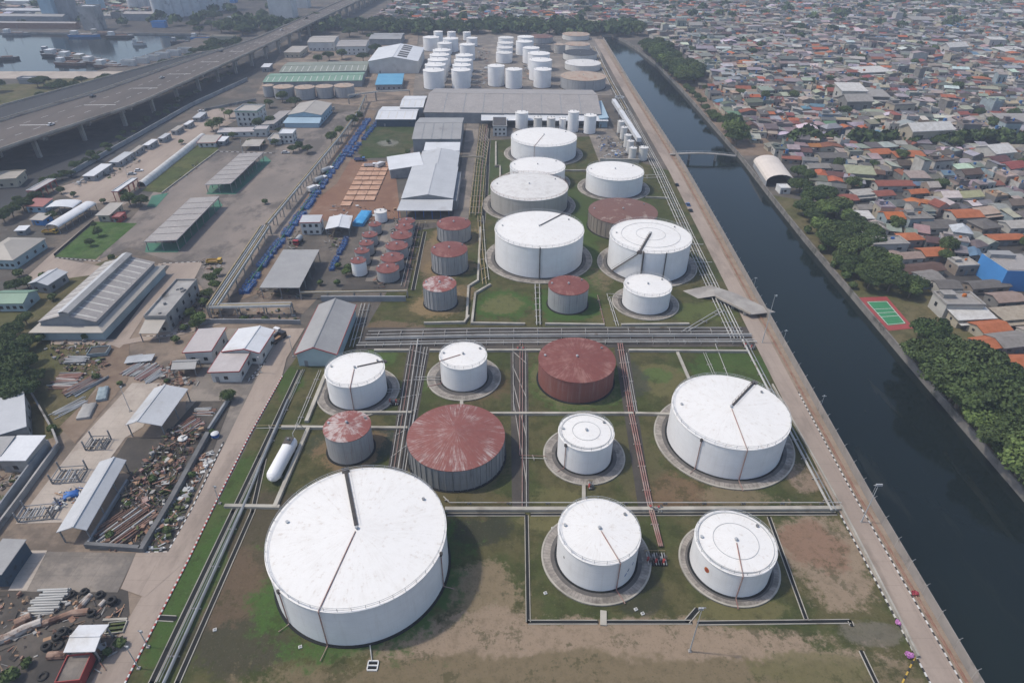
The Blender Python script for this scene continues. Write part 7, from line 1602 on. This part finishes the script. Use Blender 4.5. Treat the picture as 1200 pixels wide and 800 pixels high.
# blocks of houses: lanes along x bent with the canal, rows back to back
rs = random.Random(99); HOUSES = []
hand = [(1131,247,12,8,'gable',5,'orange'),(1047,212,17,7,'gable',4.5,'rust-red'),(1035,224,9,6,'gable',4,'rust-red'),(990,229,10,7,'gable',4,'rust-red'),(1096,292,11,6.5,'gable',4.2,'orange'),(1067,275,8,6,'hip',4.5,'orange'),(1060,297,13,5,'gable',4,'pinkish'),(1079,311,16,6,'gable',4.2,'dark brown'),(1177,275,14,5,'gable',4,'orange'),(1020,267,9,7,'flat',6,'pale grey'),(1162,379,10,6,'gable',4,'orange'),(1165,397,11,6,'gable',4.2,'orange'),(1186,394,11,7,'gable',4.5,'grey'),(1140,366,12,5,'lean',4.5,'white'),(1125,347,12,8,'flat',7,'pale grey'),(1087,320,8,9,'gable',4,'grey'),(1130,305,8,6,'flat',5,'whitish grey'),(1158,330,14,5,'gable',3.8,'dark grey'),(1040,280,14,7,'flat',5,'pale grey'),(1012,224,10,5,'lean',4,'whitish grey'),(1075,222,9,5,'gable',4,'orange'),(1155,260,9,8,'hip',4.6,'dark grey'),(1040,296,9,6,'gable',4,'pinkish'),(1010,250,8,6,'lean',5,'white'),(1190,300,12,6,'gable',4,'dark grey'),(1195,260,12,7,'gable',4,'whitish grey'),(1100,260,14,8,'gable',4,'dark grey'),(1075,250,10,8,'flat',6,'grey'),(990,195,12,6,'lean',4,'dark grey'),(960,192,11,7,'gable',4,'grey'),(975,180,14,8,'gable',4,'dark grey'),(1030,175,11,8,'gable',5,'orange'),(1062,178,16,9,'gable',4.5,'orange'),(1195,420,9,6,'gable',4,'orange'),(1180,345,10,6,'gable',4,'pinkish'),(1190,365,12,6,'lean',4,'beige'),(1110,330,8,6,'gable',4,'dark grey'),(1015,240,8,5,'gable',4,'grey')]
occ = []
cd = {n_: c for c, n_, _ in RC}
for u,v,w_,d,kd,h,cn in hand:
    p = G(u,v,h); h = h*.82; HOUSES.append(dict(x=p.x,y=p.y,w=w_*1.1,d=d*1.1,r=rs.uniform(-.12,.12)+.12,h=h,k=kd,rc=cd[cn],rn=cn,wc=pick(rs,WC))); occ.append((p.x,p.y,max(w_,d)*.62))
occ += [(x_, 400, 5) for x_ in range(160, 620, 10)]
occ += [(blue_n.x+10, blue_n.y+8, 17), (ctr.x, ctr.y, 16)]
hall_c = G(905,200,2); occ.append((hall_c.x, hall_c.y, 20))
grid_occ = defaultdict(list)
for o in occ: grid_occ[(int(o[0]//25), int(o[1]//25))].append(o)
def free(x, y, r_):
    i, j = int(x//25), int(y//25)
    for a in (-1,0,1):
        for b in (-1,0,1):
            for (ox,oy,orr) in grid_occ[(i+a,j+b)]:
                if (x-ox)**2+(y-oy)**2 < (orr+r_*.7)**2: return False
    return True
def town(x0f, x1f, y0, y1, seed, bend=.1):
    rs = random.Random(seed); y = y0; row = 0
    while y < y1:
        far = y > 560; depth = rs.uniform(6.2,8.8)*(1.15 if far else 1)
        x = x0f(y)+rs.uniform(0,4); lim = x1f(y)
        while x < lim:
            w_ = rs.choice([4.5,5.5,6.5,7.5,9,12])*rs.uniform(.85,1.15)*(1.2 if far else 1)
            if rs.random() < .035: x += rs.uniform(2,5); continue
            blk = int((x-100)/46)+31*int(y/52); br = random.Random(blk*7+seed); bo, ba = br.uniform(-4,4), br.gauss(0,.16)
            cx, cy = x+w_/2, y+depth/2+6*math.sin(x*.013+seed)+bend*(x-130)*.6+bo+math.tan(ba)*((x-100)%46-23)
            if rs.random() < .045: TOWN_TREES.append((cx, cy, rs.uniform(2.5,5))); x += w_; continue
            kd = rs.choices(['gable','lean','flat','hip'],[48,30,14,8])[0]; two = rs.random() < .24
            h = (rs.uniform(4.6,6.2) if two else rs.uniform(2.5,3.7)) if kd != 'flat' else rs.uniform(3.2,6.8)
            if rs.random() < .008: h = rs.uniform(8,11)
            c = pick(rs, RC); ro = ba+rs.gauss(.04,.08)+(math.pi/2 if rs.random() < .33 else 0)
            if kd == 'flat': c = rs.choice(RC[:4]+[RC[11]])
            if c[1] in ('orange','rust-red','dark brown') and kd in ('lean','flat'): kd = 'gable'
            ww, dd = (w_, depth*rs.uniform(.82,1.05)) if abs(ro) < 1 else (depth*rs.uniform(.85,1), w_)
            HH = dict(x=cx,y=cy+rs.uniform(-1.2,1.2),w=ww,d=dd,r=ro,h=h,k=kd,rc=tuple(q_*rs.uniform(.85,1.15) for q_ in c[0]),rn=c[1],wc=pick(rs,WC))
            if free(cx, cy, max(ww,dd)*.5): HOUSES.append(HH)
            x += w_+rs.choice([-.2,.1,.2,.5])
        row += 1; y += depth+(rs.uniform(1.2,2.2) if row % 2 == 0 else rs.uniform(-.3,.3))
TOWN_TREES = []
def left_edge(y): return 164 if y < 200 else 158 if y < 300 else 156 if y < 345 else 151 if y < 395 else 146 if y < 545 else 166 if y < 700 else 152
town(lambda y: left_edge(y), lambda y: min(1000, 190+.72*y), 108, 800, 3)
town(lambda y: -180 if y > 850 else 150, lambda y: min(1150, 190+.72*y), 800, 1560, 5, .02)
town(lambda y: -1150, lambda y: -470, 900, 1400, 8, .02)
for _ in range(46):
    y_ = rs.uniform(330,1300); x_ = rs.uniform(175,190+.66*y_) if y_ < 860 else rs.uniform(-150,900); hh_ = rs.choice([5,6,7,8,10]); HOUSES.append(dict(x=x_,y=y_,w=rs.uniform(13,30),d=rs.uniform(9,16),r=rs.gauss(.06,.15),h=hh_,k=rs.choice(['flat','gable','lean']),rc=rs.choice([RC[0],RC[1],RC[3],RC[7]])[0],rn='grey',wc=rs.choice(WC[:2]+WC[4:5])))
def vis(h):
    p = project(h['x'], h['y'], h['h']); return p and -30 < p[0] < 1230 and -30 < p[1] < 830
for h in HOUSES: h['dist'] = math.sqrt(h['x']**2+h['y']**2+120**2); h['v'] = vis(h)
order = sorted(HOUSES, key=lambda h: h['dist']/math.sqrt(h['w']*h['d']) if h['v'] else 1e9)
near = order[:298]; rest = order[298:]
index_kids()
# --- labels: what sets each near house apart
TYPE = {'gable':'gabled','hip':'hip-roofed','flat':'flat-topped','lean':'single-slope'}
used = set()
def land(h):
    L = [((blue_n.x+8,blue_n.y+8),'the tall blue building'),((ctr.x,ctr.y),'the sports court'),((hall_c.x,hall_c.y),'the arched hall')]
    q_ = min(L, key=lambda l: (l[0][0]-h['x'])**2+(l[0][1]-h['y'])**2); dx, dy = h['x']-q_[0][0], h['y']-q_[0][1]
    return ('beyond ' if dy > abs(dx) else 'on the camera side of ' if -dy > abs(dx) else 'inland of ' if dx > 0 else 'on the canal side of ')+q_[1]
def neigh(h, k_=0, n_=1):
    c = sorted((x for x in near if x is not h), key=lambda x: (x['x']-h['x'])**2+(x['y']-h['y'])**2)[k_]; return c
KIDX = defaultdict(int); CNT_DUP = 0
for h in near:
    size = 'big' if h['w']*h['d'] > 95 else 'small' if h['w']*h['d'] < 52 else ''
    st = 'tall' if h['h'] > 5 else ''
    base = ' '.join(x for x in (size, st, h['rn'], TYPE[h['k']], 'house') if x)
    n0, n1, n2 = neigh(h), neigh(h,1), neigh(h,2)
    cands = [f"{base} with {h['wc'][1]} walls {land(h)}", f"{base} next to a {n0['rn']} {TYPE[n0['k']]} one, {land(h)}", f"{base} between {n0['rn']} {TYPE[n0['k']]} and {n1['rn']} roofs, {land(h)}", f"{base}, {h['wc'][1]} walls, among {n0['rn']}, {n1['rn']} and {n2['rn']} roofs"]
    for rowname in ('nearer the canal','farther from the canal','nearer the camera','farther from the camera'): cands.append(f"{base}, {h['wc'][1]} walls, beside {n0['rn']} {TYPE[n0['k']]} roof, {rowname}")
    lab = next((c for c in cands if c not in used), None)
    if lab is None: lab = cands[3]; CNT_DUP += 1
    if len(lab.replace('-',' ').split()) > 16: lab = f"{base} with {h['wc'][1]} walls beside {n0['rn']} and {n1['rn']} roofs"
    used.add(lab); h['label'] = lab
protos_used = set()
for h in near:
    pl = PROTO[h['k']]; p = pl[KIDX[h['k']] % 2]; KIDX[h['k']] += 1
    o = p if p.name not in protos_used else copy_tree(p); protos_used.add(p.name)
    o.location = (h['x'],h['y'],0); o.rotation_euler.z = h['r']; o.scale = (h['w'],h['d'],h['h']*(1 if h['k'] != 'gable' else .93)); o['label'] = h['label']; o['category'] = 'house'; o['group'] = 'houses of the town beyond the canal'
    stack = [o]
    kids = lambda q_: KIDS[q_] if q_ in KIDS else []
    def walk(q_):
        for c in q_.children_recursive if hasattr(q_, 'children_recursive') else []: yield c
    h['obj'] = o
bpy.context.view_layer.update()
for h in near:
    for c in h['obj'].children_recursive:
        c.color = (*(h['wc'][0] if c.name.startswith('wall') else h['rc']), 1)
# --- everything farther: one merged town
V, F, T_ = [], [], []
def face(pts, col):
    b = len(V); V.extend(pts); F.append(tuple(range(b, b+len(pts)))); T_.extend([(*col, 1)]*len(pts))
def mass_house(h):
    c, s = math.cos(h['r']), math.sin(h['r']); w_, d, z = h['w']/2, h['d']/2, h['h']
    def P(x, y, zz): return (h['x']+c*x-s*y, h['y']+s*x+c*y, zz)
    q = [(-w_,-d),(w_,-d),(w_,d),(-w_,d)]; wc = h['wc'][0]
    for (xa,ya),(xb,yb) in zip(q, q[1:]+q[:1]): face([P(xa,ya,0),P(xb,yb,0),P(xb,yb,z),P(xa,ya,z)], wc)
    if h['dist'] < 900:
        for xx in (-w_*.5, w_*.45): face([P(xx-.5,-d-.04,z*.45),P(xx+.5,-d-.04,z*.45),P(xx+.5,-d-.04,z*.78),P(xx-.5,-d-.04,z*.78)], (.03,.03,.035))
    o = .4; rc = h['rc']; rise = min(w_,d)*.34
    if h['k'] == 'gable':
        face([P(-w_-o,-d-o,z-.1),P(w_+o,-d-o,z-.1),P(w_+o,0,z+rise),P(-w_-o,0,z+rise)], rc); face([P(w_+o,d+o,z-.1),P(-w_-o,d+o,z-.1),P(-w_-o,0,z+rise),P(w_+o,0,z+rise)], rc)
        face([P(-w_,d,z),P(-w_,-d,z),P(-w_,0,z+rise)], wc); face([P(w_,-d,z),P(w_,d,z),P(w_,0,z+rise)], wc)
    elif h['k'] == 'hip':
        e = w_*.4; face([P(-w_-o,-d-o,z),P(w_+o,-d-o,z),P(e,0,z+rise),P(-e,0,z+rise)], rc); face([P(w_+o,d+o,z),P(-w_-o,d+o,z),P(-e,0,z+rise),P(e,0,z+rise)], rc)
        face([P(w_+o,-d-o,z),P(w_+o,d+o,z),P(e,0,z+rise)], rc); face([P(-w_-o,d+o,z),P(-w_-o,-d-o,z),P(-e,0,z+rise)], rc)
    elif h['k'] == 'lean': face([P(-w_-o,-d-o,z),P(w_+o,-d-o,z),P(w_+o,d+o,z+1),P(-w_-o,d+o,z+1)], rc); face([P(w_,d,z),P(-w_,d,z),P(-w_,d,z+.95),P(w_,d,z+.95)], wc)
    else:
        face([P(-w_,-d,z),P(w_,-d,z),P(w_,d,z),P(-w_,d,z)], rc); hh = z+.7
        for (xa,ya),(xb,yb) in zip(q, q[1:]+q[:1]): face([P(xa,ya,z),P(xb,yb,z),P(xb,yb,hh),P(xa,ya,hh)], wc)
        x0, y0 = w_*rs.uniform(-.6,.2), d*rs.uniform(-.5,.1); a = rs.uniform(.8,1.6); zz = z+rs.uniform(1.2,2.4); bx = [(x0,y0),(x0+a,y0),(x0+a,y0+a),(x0,y0+a)]; bc = rs.choice([(.42,.14,.05),(.06,.16,.36),(.5,.5,.5),wc])
        for (xa,ya),(xb,yb) in zip(bx, bx[1:]+bx[:1]): face([P(xa,ya,z),P(xb,yb,z),P(xb,yb,zz),P(xa,ya,zz)], bc)
        face([P(x,y,zz) for x,y in bx], bc)
    # clutter on and round the house: awnings, tanks, sheds in the gaps
    if h['dist'] < 1000 and rs.random() < .75:
        x0, y0 = rs.uniform(-w_,w_*.5), -d-rs.uniform(.6,1.6); ww, zz = rs.uniform(1.2,3), rs.uniform(1.8,3); col = rs.choice(RC)[0]
        face([P(x0,y0,zz-.3),P(x0+ww,y0,zz-.3),P(x0+ww,-d,zz),P(x0,-d,zz)], col)
    if h['dist'] < 700 and rs.random() < .3:
        x0, y0 = rs.uniform(-w_*.7,w_*.5), rs.uniform(-d*.7,d*.4); zz = z+rise*.4 if h['k'] in ('gable','hip') else z; a = rs.uniform(.5,1.0); bx = [(x0,y0),(x0+a,y0),(x0+a,y0+a),(x0,y0+a)]; bc = rs.choice([(.42,.14,.05),(.06,.16,.36),(.5,.5,.5)])
        for (xa,ya),(xb,yb) in zip(bx, bx[1:]+bx[:1]): face([P(xa,ya,z-.3),P(xb,yb,z-.3),P(xb,yb,zz+1.3),P(xa,ya,zz+1.3)], bc)
        face([P(x,y,zz+1.3) for x,y in bx], bc)
for h in rest: mass_house(h)
me = bpy.data.meshes.new('town_houses'); me.from_pydata(V, [], F); ca = me.color_attributes.new('tint', 'FLOAT_COLOR', 'POINT'); ca.data.foreach_set('color', np.array(T_, dtype=np.float32).ravel()); me.materials.append(MATS['town_tint']); me.update()
o = bpy.data.objects.new('distant_town', me); COL.objects.link(o); o['kind'] = 'stuff'; tag(o, 'dense mass of low house roofs stretching to the hazy distance', 'town')
# near lane clutter of the individual houses is part of the same town mass
# trees between houses
TOWN_TREES.sort(key=lambda t_: t_[0]**2+t_[1]**2)
tt = [t_ for t_ in TOWN_TREES if (lambda p: p and -20 < p[0] < 1220 and -20 < p[1] < 820)(project(t_[0],t_[1],4))]
Nn = 55; tn = defaultdict(list)
for t_ in tt[:Nn]: tn[(SIZES(t_[2]), zone_of(t_[0],t_[1]))].append(t_)
for key, L in tn.items():
    for j, (x,y,r_) in enumerate(L): tree(f"{(order_word(j)+' nearest ') if len(L) > 1 else ''}{key[0]} dark tree among the houses {key[1]}", x, y, r_, 'round', r_*1.1, 'trees among the town houses')
far_t = tt[Nn:]+[t_ for t_ in TOWN_TREES if t_ not in set(tt)]
extra = [(rs.uniform(-330,150), rs.uniform(788,850), rs.uniform(5,9)) for _ in range(170)]+[(rs.uniform(-330,-200), rs.uniform(500,1000), rs.uniform(4,7)) for _ in range(0)]+[(rs.uniform(-180,900), rs.uniform(820,1500), rs.uniform(4,8)) for _ in range(420)]+[(-1100+rs.uniform(0,800), rs.uniform(820,1400), rs.uniform(5,9)) for _ in range(200)]+[(rs.uniform(170,600), rs.gauss(400,5), rs.uniform(3.5,6)) for _ in range(110)]
V2, F2, A2 = [], [], []
nrs = np.random.RandomState(4)
for (x,y,r_) in far_t+extra:
    n_ = 46 if y < 700 else 30; d = nrs.normal(size=(n_,3)); d /= np.linalg.norm(d,axis=1)[:,None]; d[:,2] = np.abs(d[:,2])*.9-.15; cs = np.array([x,y,r_*.8])+d*np.array([r_,r_,r_*.8])*nrs.uniform(.6,1.0,size=(n_,1))
    for c, dd in zip(cs, d):
        nn_ = dd+nrs.normal(size=3)*.5; nn_ /= np.linalg.norm(nn_); u = np.cross(nn_, nrs.normal(size=3)); u /= np.linalg.norm(u); v = np.cross(nn_,u); s = r_*nrs.uniform(.2,.36); b = len(V2)
        V2 += [c-u*s-v*s, c+u*s-v*s, c+u*s+v*s, c-u*s+v*s]; F2.append((b,b+1,b+2,b+3)); A2.append(nrs.uniform(0,1))
me = bpy.data.meshes.new('distant_trees'); me.from_pydata([tuple(p) for p in V2], [], F2); me.materials.append(MATS['leaf_dark']); at = me.attributes.new('leaf','FLOAT','FACE'); at.data.foreach_set('value', A2); me.update()
o = bpy.data.objects.new('distant_trees', me); COL.objects.link(o); o['kind'] = 'stuff'; tag(o, 'dark tree crowns scattered through the far town', 'trees')
# ------------------------------------------------------------------ copies of the skids and slab stacks
rowpts = []
def skid_row(a, b, n_, off=0.0, z=0):
    A, B = G(*a), G(*b); d = (B-A).normalized(); 
    for i in range(n_):
        p = A.lerp(B, (i+.5)/n_)
        if i % 9 == 5 or (n_ > 20 and rs.random() < .1): continue
        rowpts.append((p.x+rs.uniform(-.3,.3), p.y, math.atan2(d.y, d.x)+PI/2+off+rs.uniform(-.12,.12)))
skid_row((287,345),(302,322), 8); skid_row((306,314),(331,282), 13); skid_row((334,278),(382,213), 36); skid_row((384,210),(432,141), 48)
for i, (x, y, a) in enumerate(rowpts):
    o = proto if i == 0 else copy_tree(proto); o.location = (x, y, 0); o.rotation_euler.z = a; o.scale = (rs.uniform(.85,1.1), .85, rs.uniform(.75,1.05))
rp2 = len(rowpts); rowpts.clear(); skid_row((388,318),(407,280), 13)
for (x, y, a) in rowpts:
    o = copy_tree(proto); o.location = (x,y,0); o.rotation_euler.z = a; o.scale = (.55,.9,.85); o['label'] = 'short blue skid, one of the short row in front of the red-topped tank columns'; o['group'] = 'blue skids in the short row'
rowpts.clear(); skid_row((408,186),(446,140), 15)
for (x, y, a) in rowpts:
    o = copy_tree(proto); o.location = (x,y,0); o.rotation_euler.z = a; o.scale = (.8,.9,1.1); o['label'] = 'blue skid, one of the row along the grass plot'; o['group'] = 'blue skids along the grass plot'
A, B, C_ = G(403,236), G(446,236), G(452,192)
f = Fr((398,243),(436,243),(452,192),0)
first = True; nr, ncol = 9, 3
for j in range(nr):
    for i in range(ncol+ (1 if j > 4 else 0)):
        if j == 0 and i > 0: continue
        p = f.P(f.w*(i+.5)/(ncol+(1 if j > 4 else 0)), f.d*(j+.5)/nr, 0); o = sproto if first else copy_tree(sproto); first = False; o.location = p; o.rotation_euler.z = math.atan2(f.u.y, f.u.x); o.scale = (f.w/(ncol+(1 if j>4 else 0))/4.9, f.d/nr/4.9, 1.2)
# ------------------------------------------------------------------ haze
q = MB(); k = bpy.data.materials.new('haze_air'); k.use_nodes = True; nt = k.node_tree; nt.nodes.clear(); MATS['haze_air'] = k
vo = nt.nodes.new('ShaderNodeVolumePrincipled'); vo.inputs['Color'].default_value = (.70,.80,.97,1); vo.inputs['Density'].default_value = HAZE; vo.inputs['Anisotropy'].default_value = 0
mo = nt.nodes.new('ShaderNodeOutputMaterial'); nt.links.new(vo.outputs[0], mo.inputs['Volume'])
q.prism([(-1900,-320),(1900,-320),(1900,2700),(-1900,2700)], -4.5, 128, 'haze_air'); o = struct('haze', q, 'stuff')
tag(o, 'pale haze over the whole scene thickening with distance', 'haze')
